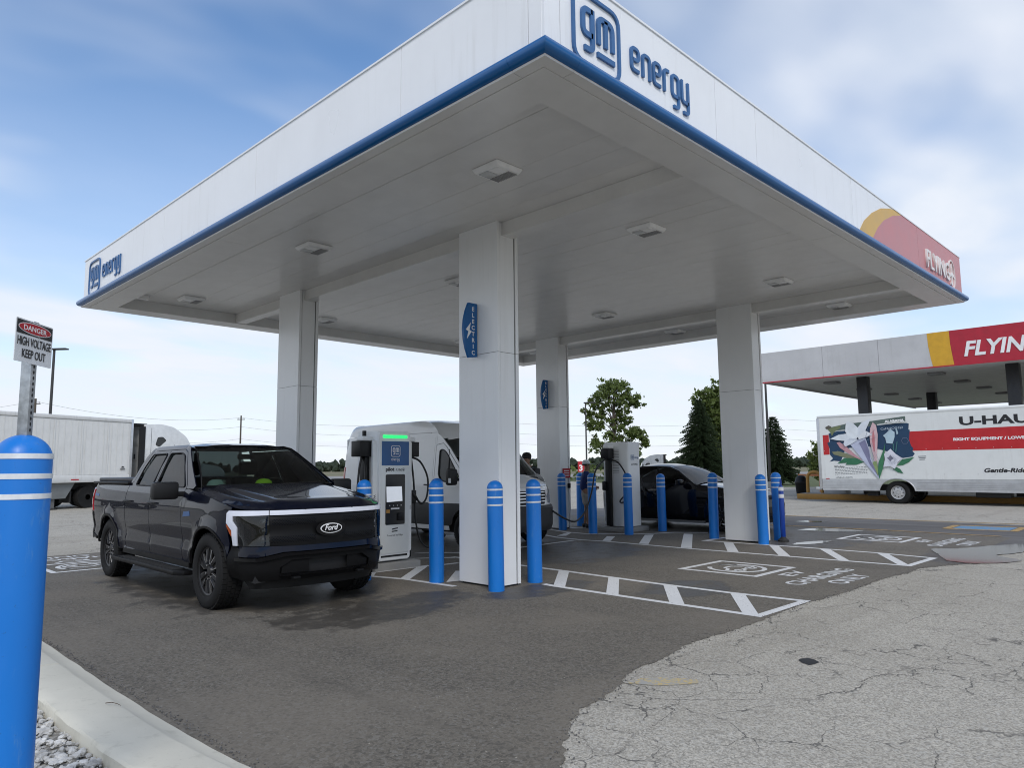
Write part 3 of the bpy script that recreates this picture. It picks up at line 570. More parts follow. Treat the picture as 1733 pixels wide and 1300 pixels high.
# luminaires under the canopy
LM = pm('luminaire_white', (0.84, 0.84, 0.83), 0.35); LENS = pm('lens_glass', (0.52, 0.53, 0.53), 0.2); FIN = pm('fin_grey', (0.30, 0.30, 0.30), 0.5)
def luminaire(label):
    t = thing('canopy_light', label, 'light', group='lights under the charging canopy')
    o = MB(); top = [(-.21, -.21), (.21, -.21), (.21, .21), (-.21, .21)]
    vs = [(x, y, 0) for x, y in top] + [(x * .86, y * .86, -.055) for x, y in top]
    o.add(vs, [(0, 1, 2, 3), (7, 6, 5, 4), (0, 4, 5, 1), (1, 5, 6, 2), (2, 6, 7, 3), (3, 7, 4, 0)]).build('housing', LM, t, bevel=0.012)
    bx('lens', (-.15, .0, -.064), (.01, .15, -.0552), LENS, t, 0.003); bx('lens', (-.15, -.15, -.064), (.01, -.012, -.0552), LM, t, 0.003)
    m = MB()
    for i in range(12): m.box((0.03, -.15 + i * .026, -.066), (.16, -.138 + i * .026, -.0552))
    m.build('cooling_fins', FIN, t); return t
rows = ['beside the left-hand column pair on the truck side', 'over the near half of the van bay', 'over the far half of the van bay', 'beyond the far column pair over the black car']
cols = ['nearest the road-side fascia', 'midway along the soffit', 'at the back edge of the soffit']
proto = None
for i, x in enumerate((1.53, 4.47, 8.70, 11.57)):
    for j, y in enumerate((2.10, 6.08, 10.68)):
        lab = 'square canopy light ' + ['nearest the road', 'in the middle', 'at the back'][j] + ' of ' + ['the row over the pickup', 'the first row over the van', 'the second row over the van', 'the row over the black car'][i]
        if proto is None: proto = luminaire(lab); o = proto
        else: o = copy_tree(proto)
        o.location = (x, y, ZC - 0.0005); o['label'] = lab
bx('junction_box', (0.62, 10.98, ZC - 0.08), (0.86, 11.06, ZC - 0.001), LM, cn)

# ELECTRIC flag signs
def electric(x, y, label):
    t = thing('electric_sign', label, 'sign', (x, y, 0), group='ELECTRIC flag signs')
    out = [(0, 3.06), (-0.15, 3.04), (-0.20, 3.16), (-0.232, 3.28), (-0.247, 3.42), (-0.232, 3.56), (-0.20, 3.68), (-0.15, 3.80), (0, 3.80)]
    f = lambda u, v_, d: (u - 0.02, -d, v_)
    MB().prism(out, f, -0.02, 0.02).build('panel', BLUE, t)
    bx('mounting_bracket', (-0.021, -0.012, 3.14), (-0.0005, 0.012, 3.72), ALU, t)
    for k, ch in enumerate('ELECTRIC'):
        for s in (1, -1): text('lettering', ch, 0.082, lambda u, v_, d, k=k, s=s: (-0.075 + s * u - 0.02, -s * (0.0202 + d), 3.70 - k * 0.0865 + v_ - 0.01), PRINT_WHITE, t, 0.002, bold=0.002, align='CENTER')
    bolt = [(-0.125, 3.53), (-0.218, 3.42), (-0.172, 3.40), (-0.20, 3.29), (-0.112, 3.405), (-0.152, 3.425)]
    for s in (1, -1): MB().prism(bolt, lambda u, v_, d, s=s: (u - 0.01, -s * d, v_), 0.0203, 0.0222).build('lightning_bolt', PRINT_WHITE, t)
    return t
electric(P1X, 3.73, 'blue flag sign lettered ELECTRIC high on the nearest white column')
electric(P1X + DX, 8.98, 'blue flag sign lettered ELECTRIC on the far column behind the van')

# ================================================================ BOLLARDS
def bollard_mesh(rad, h, sp, first, sw):
    n = 32; prof = [(rad * 1.0, 0.0), (rad, h - rad * 0.95)] + [(rad * math.cos(R(a_)), h - rad * 0.95 + rad * 0.95 * math.sin(R(a_))) for a_ in range(9, 90, 9)] + [(0.001, h)]
    body = MB().lathe(prof, n); st = []
    for k in range(3):
        z = h - first - k * sp; st.append(MB().lathe([(rad - .001, z - sw / 2), (rad + .0022, z - sw / 2), (rad + .0022, z + sw / 2), (rad - .001, z + sw / 2)], n))
    return body, st
def bollard(label, loc, rad=0.102, h=1.39, sp=0.098, first=0.115, sw=0.022, group='blue bollards guarding the canopy'):
    t = thing('bollard', label, 'bollard', loc, group=group); body, st = bollard_mesh(rad, h, sp, first, sw)
    body.build('sleeve', BOLL, t, smooth=50)
    for s in st: s.build('stripe', STRIPE, t, smooth=50)
    return t
BL = [(2.585, 3.25, 'blue bollard in front of the nearest column, at its left corner'), (3.42, 3.36, 'blue bollard just right of the nearest column'), (2.53, 4.37, 'blue bollard between the screen charger and the nearest column'),
      (3.27, 5.25, 'blue bollard hidden behind another, right of the screen charger'), (1.98, 5.30, 'blue bollard peeking above the pickup hood beside the screen charger'),
      (9.94, 8.47, 'blue bollard standing against the far column behind the van nose'), (11.19, 8.92, 'blue bollard behind the man in the white cap'), (9.64, 7.28, 'blue bollard right beside the man in the white cap'),
      (9.92, 6.46, 'blue bollard in front of the plain back of the far charger'), (11.16, 6.37, 'blue bollard in front of the black car rear door'), (10.27, 4.50, 'blue bollard left of the right-hand column, before the car windscreen'),
      (9.87, 3.20, 'blue bollard in front of the right-hand column at its corner'), (10.84, 3.33, 'blue bollard right of the right-hand column beside the flexible marker post')]
b0 = None
for x, y, lab in BL:
    if b0 is None: b0 = bollard(lab, (x, y, 0.004)); o = b0
    else: o = copy_tree(b0); o.location = (x, y, 0.004); o['label'] = lab
    rr2 = random.Random(int(x * 100)); o.rotation_euler = (R(rr2.uniform(-.7, .7)), R(rr2.uniform(-.7, .7)), rr2.uniform(0, 6)); o.scale = (1, 1, rr2.uniform(.985, 1.012))
bollard('large blue bollard in the gravel, carrying the danger sign post', (-3.262, -0.06, 0.012), 0.104, 1.69, 0.079, 0.088, 0.021)
# danger sign on perforated post
t = thing('danger_sign', 'white danger high voltage keep out sign on perforated steel post', 'sign', (-3.262, -0.06, 0), R(48))
m = MB(); a = 0.0205
MB().box((-a, -a, 1.66), (a, a, 2.165)).build('post', STEEL, t, bevel=0.004)
hole = MB()
for i in range(19):
    z = 1.72 + i * 0.0235; rr_ = 0.0056
    hole.prism([(rr_ * math.cos(R(k * 30)), z + rr_ * 1.35 * math.sin(R(k * 30))) for k in range(12)], lambda u, v_, d: (u, -a - d, v_), -0.002, 0.0004)
hole.build('post_perforation', DARK, t)
SGN = plane_map((-0.150, -0.027, 1.985), (1, 0, 0), (0, 0, 1), (0, -1, 0)); SW, SH = 0.250, 0.172
MB().prism(fillet([(0, 0), (SW, 0), (SW, SH), (0, SH)], 0.006, True), SGN, 0, 0.003).build('sign_plate', pm('sign_white', (0.72, 0.73, 0.74), 0.35), t)
MB().prism([(0.005, 0.112), (SW - .005, 0.112), (SW - .005, SH - .005), (0.005, SH - .005)], SGN, 0.0031, 0.0036).build('black_header', PRINT_BLACK, t)
el = lambda rx, ry: [(SW / 2 + rx * math.cos(R(k * 12)), 0.141 + ry * math.sin(R(k * 12))) for k in range(30)]
MB().prism(el(0.112, 0.0235), SGN, 0.0037, 0.0041).build('white_oval', PRINT_WHITE, t); MB().prism(el(0.108, 0.0205), SGN, 0.0042, 0.0046).build('red_oval', PRINT_RED, t)
for wd, v0, hh, w_, mt in (('DANGER', 0.1305, 0.029, 0.155, PRINT_WHITE), ('HIGH VOLTAGE', 0.068, 0.048, 0.226, PRINT_BLACK), ('KEEP OUT', 0.020, 0.048, 0.158, PRINT_BLACK)):
    text('lettering', wd, hh, lambda u, v_, d, v0=v0, w_=w_: SGN(SW / 2 - w_ / 2 + u, v0 + v_, 0.0047 + d), mt, t, 0.0006, bold=hh * 0.012, fit=w_)
MB().tube([(0, -0.034, 2.10), (0, -0.030, 2.10)], 0.004, 8).build('bolt', STEEL, t)
# flexible delineator
t = thing('delineator_post', 'slim dark blue flexible marker post with two white bands and loop handle', 'marker post', (10.60, 3.13, 0.004))
MB().lathe([(0.11, 0), (0.11, 0.03), (0.06, 0.07), (0.045, 0.1), (0.001, 0.1)], 20).build('rubber_base', RUBBER, t, smooth=40)
DB = pm('delineator_blue', (0.005, 0.045, 0.30), 0.4)
MB().lathe([(0.038, 0.08), (0.05, 0.1), (0.05, 1.09), (0.035, 1.12), (0.02, 1.14), (0.001, 1.14)], 20).build('tube', DB, t, smooth=40)
for z in (0.88, 0.99 + .035): MB().lathe([(0.0505, z), (0.0525, z), (0.0525, z + .075), (0.0505, z + .075)], 20).build('band', PRINT_WHITE, t, smooth=40)
MB().tube(catmull([(-.022, 0, 1.13), (-.022, 0, 1.22), (0, 0, 1.26), (.022, 0, 1.22), (.022, 0, 1.13)], 5), 0.011, 8).build('loop_handle', DB, t, smooth=50)

# ================================================================ VEHICLES
class Ribbon:
    """body surface wrapped round a plan curve: s = arc length from the centre of the nose, z = height, d = outwards"""
    def __init__(s, plan, prof):
        s.p = catmull([Vector((x, y, 0)) for x, y in plan], 10); s.L = [0.0]
        for a, b_ in zip(s.p, s.p[1:]): s.L.append(s.L[-1] + (b_ - a).length)
        s.prof = prof
        s.N = []
        for i in range(len(s.p)):
            t = (s.p[min(i + 1, len(s.p) - 1)] - s.p[max(i - 1, 0)]).normalized(); s.N.append(Vector((-t.y, t.x, 0)) * -1)
        s.N[0] = Vector((0, -1, 0))
    def _at(s, q):
        L = s.L; lo, hi = 0, len(L) - 1
        if q >= L[-1]: return s.p[-1], s.N[-1]
        while hi - lo > 1:
            m = (lo + hi) // 2
            if L[m] <= q: lo = m
            else: hi = m
        t = (q - L[lo]) / (L[hi] - L[lo]); return s.p[lo].lerp(s.p[hi], t), s.N[lo].lerp(s.N[hi], t).normalized()
    def __call__(s, q, z, d=0.0):
        p, n = s._at(abs(q)); o = p + n * (s.prof(p, z) + d); return Vector((o.x if q >= 0 else -o.x, o.y, z))
    def sy(s, y):      # arc length at lengthwise position y on the flank
        best = min(range(len(s.p)), key=lambda i: abs(s.p[i].y - y) + (10 if s.p[i].x < 0.55 * max(p.x for p in s.p) else 0)); i = best
        j = i + 1 if (i + 1 < len(s.p) and s.p[i].y < y) else max(i - 1, 0)
        dy = s.p[j].y - s.p[i].y; t = (y - s.p[i].y) / dy if abs(dy) > 1e-6 else 0; return s.L[i] + (s.L[j] - s.L[i]) * t
    def sx(s, x):      # arc length at sideways position x on the nose
        for i in range(len(s.p) - 1):
            if s.p[i + 1].x >= abs(x): t = (abs(x) - s.p[i].x) / max(1e-6, s.p[i + 1].x - s.p[i].x); return math.copysign(s.L[i] + (s.L[i + 1] - s.L[i]) * t, x)
        return math.copysign(s.L[-1], x)
def arc_pts(cy, cz, r, a0, a1, n=16): return [(cy + r * math.cos(R(a0 + (a1 - a0) * k / n)), cz + r * math.sin(R(a0 + (a1 - a0) * k / n))) for k in range(n + 1)]
def side_panel(name, rb, outline, mat, parent, step=0.07, holes=(), thick=0.012, d=0.0, sides=(1, -1), smooth=28, fil=0.0):
    """outline in (y,z) on the flank"""
    res = []
    for sg in sides:
        conv = lambda lp: [(rb.sy(y), z) for y, z in lp]
        o2 = conv(outline); h2 = [conv(h) for h in holes]
        m = MB(); sheet(m, o2, lambda u, v_, dd, sg=sg: rb(sg * u, v_, d + dd), step, h2, thick); res.append(m.build(name, mat, parent, smooth=smooth))
    return res
def nose_panel(name, rb, outline, mat, parent, step=0.06, holes=(), thick=0.012, d=0.0, smooth=28, bump=None):
    m = MB(); sheet(m, [(rb.sx(x), z) for x, z in outline], lambda u, v_, dd: rb(u, v_, d + dd + (bump(u, v_) if bump else 0)), step, [[(rb.sx(x), z) for x, z in h] for h in holes], thick)
    return m.build(name, mat, parent, smooth=smooth)
def top_sheet(name, outline, zf, mat, parent, step=0.08, thick=0.012, holes=(), smooth=28):
    m = MB(); sheet(m, outline, lambda x, y, dd: Vector((x, y, zf(x, y) + dd)), step, holes, thick); return m.build(name, mat, parent, smooth=smooth)

CLEARGL = glass('windscreen_glass', (0.42, 0.52, 0.49), 0.8); TINT = glass('tinted_glass', (0.10, 0.115, 0.12), 0.6)
def wheel_parts(R_, r_rim, w, spokes, rimmat, accent, seed=0, style='y'):
    """returns list of (name, mesh-builder, material, smooth); axis X, outer face at -X"""
    out = []
    prof = [(r_rim + .005, -w * .40), (r_rim + .03, -w * .47), (R_ * .80, -w * .5), (R_ * .93, -w * .47), (R_ * .985, -w * .40), (R_, -w * .30), (R_, w * .30), (R_ * .985, w * .40), (R_ * .93, w * .47), (R_ * .80, w * .5), (r_rim + .03, w * .47), (r_rim + .005, w * .40)]
    t = MB().lathe(prof, 56, axis='X', closed=True)
    nb = 44
    for k in range(nb):
        a0 = 2 * math.pi * k / nb
        for row, (x0, x1, ph) in enumerate(((-.40, -.22, 0), (-.16, -.02, .5), (.02, .16, 0), (.22, .40, .5))):
            a = a0 + ph * 2 * math.pi / nb; da = 2 * math.pi / nb * .36; vs = []
            for rr_, sh in ((R_ * .97, 1), (R_ + .008, .92)):
                for aa in (a - da, a + da):
                    for xx in (x0, x1): vs.append((xx * w, rr_ * math.cos(aa), rr_ * math.sin(aa)))
            t.add(vs, [(4, 5, 7, 6), (0, 4, 6, 2), (1, 3, 7, 5), (0, 1, 5, 4), (2, 6, 7, 3)])
    out.append(('tyre', t, TYRE, 40))
    rim = MB().lathe([(r_rim + .012, -w * .44), (r_rim + .014, -w * .40), (r_rim - .012, -w * .36), (r_rim - .02, w * .1), (r_rim - .02, w * .40), (r_rim + .01, w * .42)], 48, axis='X')
    out.append(('rim', rim, rimmat, 40))
    out.append(('brake_disc', MB().lathe([(0.05, 0.0), (r_rim * .72, 0.0), (r_rim * .72, 0.03), (0.05, .03)], 32, axis='X'), pm('brake_iron', (0.06, 0.06, 0.06), 0.5, metal=0.6), 40))
    xf = -w * .34
    if style == 'y':
        sp = MB(); ac = MB()
        for k in range(spokes):
            a = 2 * math.pi * k / spokes + .3
            def P(r, da, x): return (x, r * math.cos(a + da), r * math.sin(a + da))
            for sgn in (-1, 1):
                q = [(0.05, sgn * .52), (0.05, sgn * 0), (r_rim * .5, sgn * .015), (r_rim * 1.0, sgn * .05), (r_rim * 1.0, sgn * .30), (r_rim * .5, sgn * .33)]
                vs = [P(r, da, xf + (0.03 if r < .06 else -.012 if r < r_rim * .6 else 0)) for r, da in q] + [P(r, da, xf + .05) for r, da in q]; n = len(q)
                sp.add(vs, [tuple(range(n)), tuple(range(2 * n - 1, n - 1, -1))] + [(i, (i + 1) % n, (i + 1) % n + n, i + n) for i in range(n)])
                e = [(r_rim * .42, sgn * .34), (r_rim * .98, sgn * .275), (r_rim * .98, sgn * .305), (r_rim * .42, sgn * .39)]
                vs = [P(r, da, xf - .0145 + (0.012 if r > r_rim * .6 else 0)) for r, da in e] + [P(r, da, xf + .01) for r, da in e]
                ac.add(vs, [(0, 1, 2, 3), (7, 6, 5, 4)] + [(i, (i + 1) % 4, (i + 1) % 4 + 4, i + 4) for i in range(4)])
        out.append(('spokes', sp, rimmat, 30)); out.append(('machined_edge', ac, accent, None))
    else:
        disc = MB().lathe([(0.05, xf + .02), (r_rim * .45, xf + .005), (r_rim * .7, xf + .03), (r_rim * .98, xf + .045)], 40, axis='X'); out.append(('wheel_disc', disc, rimmat, 40))
        hol = MB()
        for k in range(spokes):
            a = 2 * math.pi * k / spokes; hol.lathe([(0.001, xf + .018), (r_rim * .09, xf + .02)], 10, (0, r_rim * .68 * math.cos(a), r_rim * .68 * math.sin(a)), 'X')
        out.append(('hand_hole', hol, DARK, None))
    hub = MB().lathe([(0.001, xf - .004), (0.05, xf - .002), (0.062, xf + .02), (0.075, xf + .04)], 24, axis='X'); out.append(('hub_cap', hub, rimmat, 40))
    nuts = MB()
    for k in range(6):
        a = 2 * math.pi * k / 6 + .5; nuts.lathe([(0.001, xf - .006), (0.011, xf - .006), (0.012, xf + .03)], 8, (0, 0.088 * math.cos(a), 0.088 * math.sin(a)), 'X')
    out.append(('lug_nuts', nuts, accent, 40)); return out
def add_wheels(parent, spots, parts, name='wheel'):
    data = []
    for (x, y, z, sg, rot) in spots:
        w = bpy.data.objects.new(name, None); COL.objects.link(w); w.parent = parent; w.location = (x, y, z); w.rotation_euler = (0, 0, 0 if sg < 0 else math.pi)
        if not data:
            for n, mb, mt, sm in parts: data.append((n, mb.build(n, mt, w, smooth=sm)))
            for n, o in data: o.rotation_euler = (rot, 0, 0)
        else:
            for n, o in data: c = link(n, o.data, w); c.rotation_euler = (rot, 0, 0)

# ---------------------------------------------------------------- pickup
NAVY = NB('navy_car_paint'); v_ = NAVY.pos(True); fl = NAVY.noise(v_, 900, 1)
NAVY.set(Base_Color=NAVY.mix(fl, (0.0015, 0.0025, 0.008), (0.003, 0.0048, 0.0145)), Roughness=0.25, Coat_Weight=0.85, Coat_Roughness=0.01, Coat_IOR=1.37, Metallic=0.0, Specular_IOR_Level=0.04); NAVY = NAVY.m
SATIN = pm('satin_black_trim', (0.007, 0.007, 0.0075), 0.42, bump=0.05, spec=0.14); GLOSSB = pm('gloss_black', (0.005, 0.005, 0.006), 0.08, spec=0.3)
LEDW = pm('frosted_led_lens', (0.66, 0.68, 0.75), 0.25); RIMD = pm('dark_rim', (0.03, 0.03, 0.033), 0.32, metal=0.6); RIME = pm('machined_rim', (0.55, 0.55, 0.56), 0.25, metal=0.9)
CABIN = pm('cabin_black', (0.012, 0.012, 0.013), 0.75); SEATM = pm('seat_cloth', (0.022, 0.022, 0.024), 0.85)
def pickup():
    t = thing('pickup_truck', 'dark navy crew-cab pickup with white full-width light bar, parked under the canopy', 'pickup', (0.55, 4.83, 0), R(-1.2))
    plan = [(0, -0.985), (0.3, -0.972), (0.52, -0.935), (0.70, -0.865), (0.82, -0.765), (0.90, -0.63), (0.955, -0.46), (0.987, -0.25), (1.0, 0.05), (1.005, 0.4), (1.005, 1.0), (1.005, 2.0), (1.005, 3.0), (1.005, 3.8), (1.0, 4.3), (0.985, 4.6), (0.95, 4.74)]
    SIDE = [(0.30, -.11), (0.40, -.085), (0.47, -.05), (0.55, -.032), (0.635, -.028), (0.665, -.045), (0.74, -.035), (0.85, -.012), (0.98, 0), (1.10, 0), (1.17, -.004), (1.20, -.012), (1.27, -.022), (1.32, -.045), (1.36, -.062), (1.6, -.16), (1.80, -.255), (1.87, -.30), (1.93, -.37)]
    NOSE = [(0.26, -.09), (0.34, -.05), (0.44, 0), (0.60, .012), (0.66, .02), (0.70, 0.0), (0.78, -.012), (1.0, -.02), (1.10, -.03), (1.15, -.05), (1.2, -.12)]
    def prof(p, z):
        f = sstep(-0.5, -0.85, p.y); o = lerp_tab(SIDE, z) * (1 - f) + lerp_tab(NOSE, z) * f
        for yc in (0.0, 3.69):
            d = math.hypot(p.y - yc, z - 0.42); o += 0.03 * sstep(0.60, 0.50, d) * (1 - f)
        return o
    rb = Ribbon(plan, prof); A = 0.475
    fr_arch = arc_pts(0.0, 0.43, A, 172, 8); rr_arch = arc_pts(3.69, 0.43, A, 172, 4)
    # fenders
    side_panel('fender', rb, [(-0.46, 0.60)] + arc_pts(0.0, 0.43, A, 163, 4) + [(0.60, 0.46), (0.785, 0.46), (0.785, 1.325), (0.70, 1.33), (0.3, 1.288), (-0.1, 1.232), (-0.42, 1.17), (-0.52, 1.145), (-0.44, 0.97), (-0.47, 0.75)], NAVY, t)
    side_panel('fender_badge', rb, [(0.50, 1.02), (0.72, 1.0), (0.70, 1.06), (0.52, 1.075)], pm('badge_blue', (0.02, 0.08, 0.22), 0.3), t, d=0.004, thick=0.003)
    # cab side with doors
    def win(pts, r=0.05): return fillet(pts, r, True, 4)
    wf = win([(0.84, 1.352), (1.87, 1.352), (1.90, 1.79), (1.52, 1.79), (1.36, 1.755)]); wr = win([(2.02, 1.352), (2.70, 1.358), (2.66, 1.60), (2.58, 1.785), (2.03, 1.79)])
    fdoor = [(0.795, 0.47), (1.945, 0.47), (1.945, 1.83), (1.46, 1.83), (1.32, 1.79), (0.80, 1.375), (0.795, 1.335)]
    rdoor = [(1.955, 0.47), (2.945, 0.47), (2.945, 1.36), (2.84, 1.40), (2.76, 1.66), (2.66, 1.83), (1.955, 1.83)]
    for nm, ol, wn_ in (('front_door', fdoor, wf), ('rear_door', rdoor, wr)):
        for sg in (-1, 1):
            dr = side_panel(nm, rb, ol, NAVY, t, holes=[wn_], sides=(sg,), step=0.065)[0]
            side_panel('window', rb, wn_, TINT, dr, d=-0.014, thick=0, sides=(sg,), step=0.12)
            hy = 1.80 if nm == 'front_door' else 2.80
            m = MB(); P = [rb(sg * rb.sy(hy + a_), 1.135 + b_, dd) for a_, b_, dd in ((0.11, 0, .0), (0.10, .002, .035), (0.0, .004, .045), (-0.10, .002, .035), (-0.11, 0, .0))]; m.tube(catmull(P, 4), 0.013, 8); m.build('door_handle', BLACKP, dr, smooth=50)
    for sg in (-1, 1):   # window surround
        m = MB()
        for lp in (wf, wr):
            pts = [rb(sg * rb.sy(y), z, 0.002) for y, z in lp]; m.tube(pts + [pts[0], pts[1]], 0.010, 6, cap=False)
        m.build('window_seal', SATIN, t, smooth=50)
    side_panel('roof_rail', rb, [(0.78, 1.335), (0.79, 1.382), (1.315, 1.798), (1.46, 1.838), (2.665, 1.838), (2.768, 1.663), (2.848, 1.408), (2.955, 1.37), (2.955, 1.44), (2.90, 1.48), (2.83, 1.75), (2.72, 1.87), (2.60, 1.895), (1.50, 1.895), (1.34, 1.86), (0.52, 1.368), (0.56, 1.335)], NAVY, t, step=0.05)
    # bed side
    side_panel('bed_side', rb, [(2.962, 0.47), (3.14, 0.45)] + arc_pts(3.69, 0.43, A, 177, 6) + [(4.18, 0.52), (4.35, 0.56), (4.55, 0.58), (4.53, 0.95), (4.565, 1.02), (4.565, 1.28), (4.68, 1.30), (4.68, 1.375), (2.962, 1.375)], NAVY, t)
    side_panel('arch_lip', rb, arc_pts(3.69, 0.43, A + .03, 175, 6) + arc_pts(3.69, 0.43, A - .004, 6, 175), SATIN, t, d=0.006, step=0.05, thick=0.03)
    side_panel('arch_lip', rb, arc_pts(0.0, 0.43, A + .022, 163, 4) + arc_pts(0.0, 0.43, A - .004, 4, 163), SATIN, t, d=0.004, step=0.05, thick=0.03)
    side_panel('tail_lamp', rb, [(4.575, 1.28), (4.735, 1.30), (4.735, 0.92), (4.63, 0.95), (4.545, 0.95), (4.575, 1.03)], pm('tail_red', (0.42, 0.008, 0.015), 0.12, coat=1), t, d=0.012, thick=0.03)
    side_panel('rear_bumper_corner', rb, [(4.36, 0.55), (4.74, 0.50), (4.74, 0.90), (4.545, 0.93), (4.56, 0.60)], SATIN, t, d=0.01)
    side_panel('bed_badge', rb, [(4.27, 1.175), (4.49, 1.185), (4.49, 1.22), (4.27, 1.21)], pm('badge_blue', (0.02, 0.08, 0.22), 0.3), t, d=0.003, thick=0.002)
    bx('bed_rail_cap', (-0.975, 2.97, 1.365), (-0.83, 4.70, 1.40), SATIN, t, 0.012); bx('bed_rail_cap', (0.83, 2.97, 1.365), (0.975, 4.70, 1.40), SATIN, t, 0.012)
    tn = bx('tonneau_cover', (-0.90, 2.98, 1.398), (0.90, 4.67, 1.455), pm('tonneau_vinyl', (0.025, 0.026, 0.032), 0.45), t, 0.018)
    bx('tailgate', (-0.80, 4.67, 0.62), (0.80, 4.74, 1.37), NAVY, t, 0.02); bx('rear_bumper', (-0.88, 4.71, 0.48), (0.88, 4.83, 0.72), SATIN, t, 0.03)
    # hood with raised centre
    def hz(x, y):
        b_ = lerp_tab([(-0.99, 1.165), (-0.85, 1.178), (-0.6, 1.205), (-0.2, 1.26), (0.2, 1.315), (0.56, 1.355)], y); ax = abs(x); w_ = lerp_tab([(-0.9, 0.48), (0.56, 0.66)], y)
        b_ += 0.028 * sstep(w_ + .13, w_, ax) * sstep(-0.97, -0.72, y) + 0.008 * (1 - (ax / .95) ** 2)
        q_ = (ax / 0.955) ** 3 + (max(0.0, -y) / 0.978) ** 3; b_ -= 0.055 * sstep(0.72, 1.02, q_)
        return b_
    edge_ = [(0.945, 0.50), (0.965, 0.3), (0.968, 0.0), (0.962, -0.25), (0.93, -0.46), (0.875, -0.635), (0.795, -0.768), (0.68, -0.865), (0.51, -0.93), (0.3, -0.966), (0, -0.978)]
    top_sheet('hood', edge_ + [(-x, y) for x, y in edge_[-2::-1]], hz, NAVY, t, step=0.05, thick=0.02)
    top_sheet('cowl', [(-0.93, 0.42), (0.93, 0.42), (0.90, 0.80), (-0.90, 0.80)], lambda x, y: 1.315, SATIN, t, step=0.2)
    # roof and glass
    def rz(x, y): return 1.925 - 0.045 * (abs(x) / 0.66) ** 3.2 - 0.03 * sstep(1.65, 1.30, y) - 0.03 * sstep(2.4, 2.85, y) + (0.006 if abs(abs(x) - .35) < .12 else 0)
    top_sheet('roof', [(-0.655, 1.35), (-0.3, 1.28), (0.3, 1.28), (0.655, 1.35), (0.68, 1.7), (0.68, 2.5), (0.645, 2.84), (-0.645, 2.84), (-0.68, 2.5), (-0.68, 1.7)], rz, NAVY, t, step=0.06, thick=0.02)
    def ws(u, v_, d=0.0):   # windscreen: u sideways -1..1, v up 0..1
        w_ = 0.875 - 0.215 * v_; y = 0.42 + 0.88 * v_ + 0.10 * u * u * (1 - .4 * v_) - 0.04 * math.sin(math.pi * v_) - .02; return Vector((u * w_, y - d * .55, 1.355 + 0.52 * v_ - 0.02 * u * u * v_ + d * .8))
    m = MB(); n = 14; vs = [ws(-1 + 2 * i / n, j / 8) for j in range(9) for i in range(n + 1)]; m.add(vs, [(j * (n + 1) + i, j * (n + 1) + i + 1, (j + 1) * (n + 1) + i + 1, (j + 1) * (n + 1) + i) for j in range(8) for i in range(n)]); m.build('windscreen', CLEARGL, t, smooth=60)
    m = MB(); loop = [ws(u, 0.0, .004) for u in (-1, -.5, 0, .5, 1)] + [ws(1, v2, .004) for v2 in (.25, .5, .75, 1)] + [ws(u, 1.0, .004) for u in (.5, 0, -.5, -1)] + [ws(-1, v2, .004) for v2 in (.75, .5, .25, 0)]
    m.tube(loop, 0.013, 6, cap=False); m.build('windscreen_seal', GLOSSB, t, smooth=50)
    m = MB(); vs = [(s_ * x, y, z) for x, y, z in ((0.80, 2.95, 1.40), (0.62, 2.83, 1.87)) for s_ in (-1, 1)]; m.add(vs, [(0, 1, 3, 2)]); m.build('rear_window', TINT, t)
    for s_ in (-1, 1): MB().tube([(s_ * .05, 0.40, 1.365), (s_ * .05 + .35, 0.43, 1.38), (s_ * .05 + .7 if s_ < 0 else .78, 0.49, 1.385)], 0.009, 6).build('wiper', BLACKP, t)
    MB().tube([(-0.93, 0.36, 1.31), (-0.93, 0.38, 1.45), (-0.93, 0.42, 1.64)], 0.0055, 6, 0.002).build('antenna', BLACKP, t)
    bx('roof_antenna', (-0.05, 2.4, 1.915), (0.05, 2.6, 1.955), GLOSSB, t, 0.015)
    # nose: light bar, C-shaped lamps, lamp pods, grille
    def cap(x0, x1, z0, z1): return [(x0, z0), (x1, z0), (x1, z1), (x0, z1)]
    nose_panel('light_bar', rb, cap(-0.672, 0.672, 1.062, 1.112), LEDW, t, d=0.028, thick=0.05, step=0.03)
    for sg in (-1, 1):
        q = lambda pts: [(sg * x, z) for x, z in pts]
        S_of = lambda x: rb.sx(x)
        # the C lamp wraps round the corner: (arc length, z)
        c0, c1 = rb.sx(0.68), rb.sy(-0.52)
        C = [(c0, 1.112), (c1 + .01, 1.112), (c1 + .045, 1.085), (c1 + .05, 0.98), (c1 - .03, 0.90), (c1 - .03, 0.735), (c1 - .10, 0.735), (c1 - .105, 0.93), (c1 - .045, 1.0), (c1 - .045, 1.055), (c0, 1.062)]
        m = MB(); sheet(m, [(a_, b_) for a_, b_ in C], lambda u, v2, dd, sg=sg: rb(sg * u, v2, 0.028 + dd), 0.03, thick=0.05); lamp = m.build('signature_lamp', LEDW, t, smooth=30)
        pod = [(c0, 1.055), (c1 - .05, 1.055), (c1 - .05, 1.0), (c1 - .11, 0.93), (c1 - .105, 0.735), (c0 - .02, 0.735)]
        m = MB(); sheet(m, pod, lambda u, v2, dd, sg=sg: rb(sg * u, v2, 0.018 + dd), 0.05, thick=0.004); m.build('lamp_cover', glass('lamp_glass', (0.62, 0.63, 0.64)), lamp, smooth=30)
        m = MB(); sheet(m, pod, lambda u, v2, dd, sg=sg: rb(sg * u, v2, -0.075 + dd), 0.05, thick=0.01); m.build('lamp_back', SATIN, lamp, smooth=30)
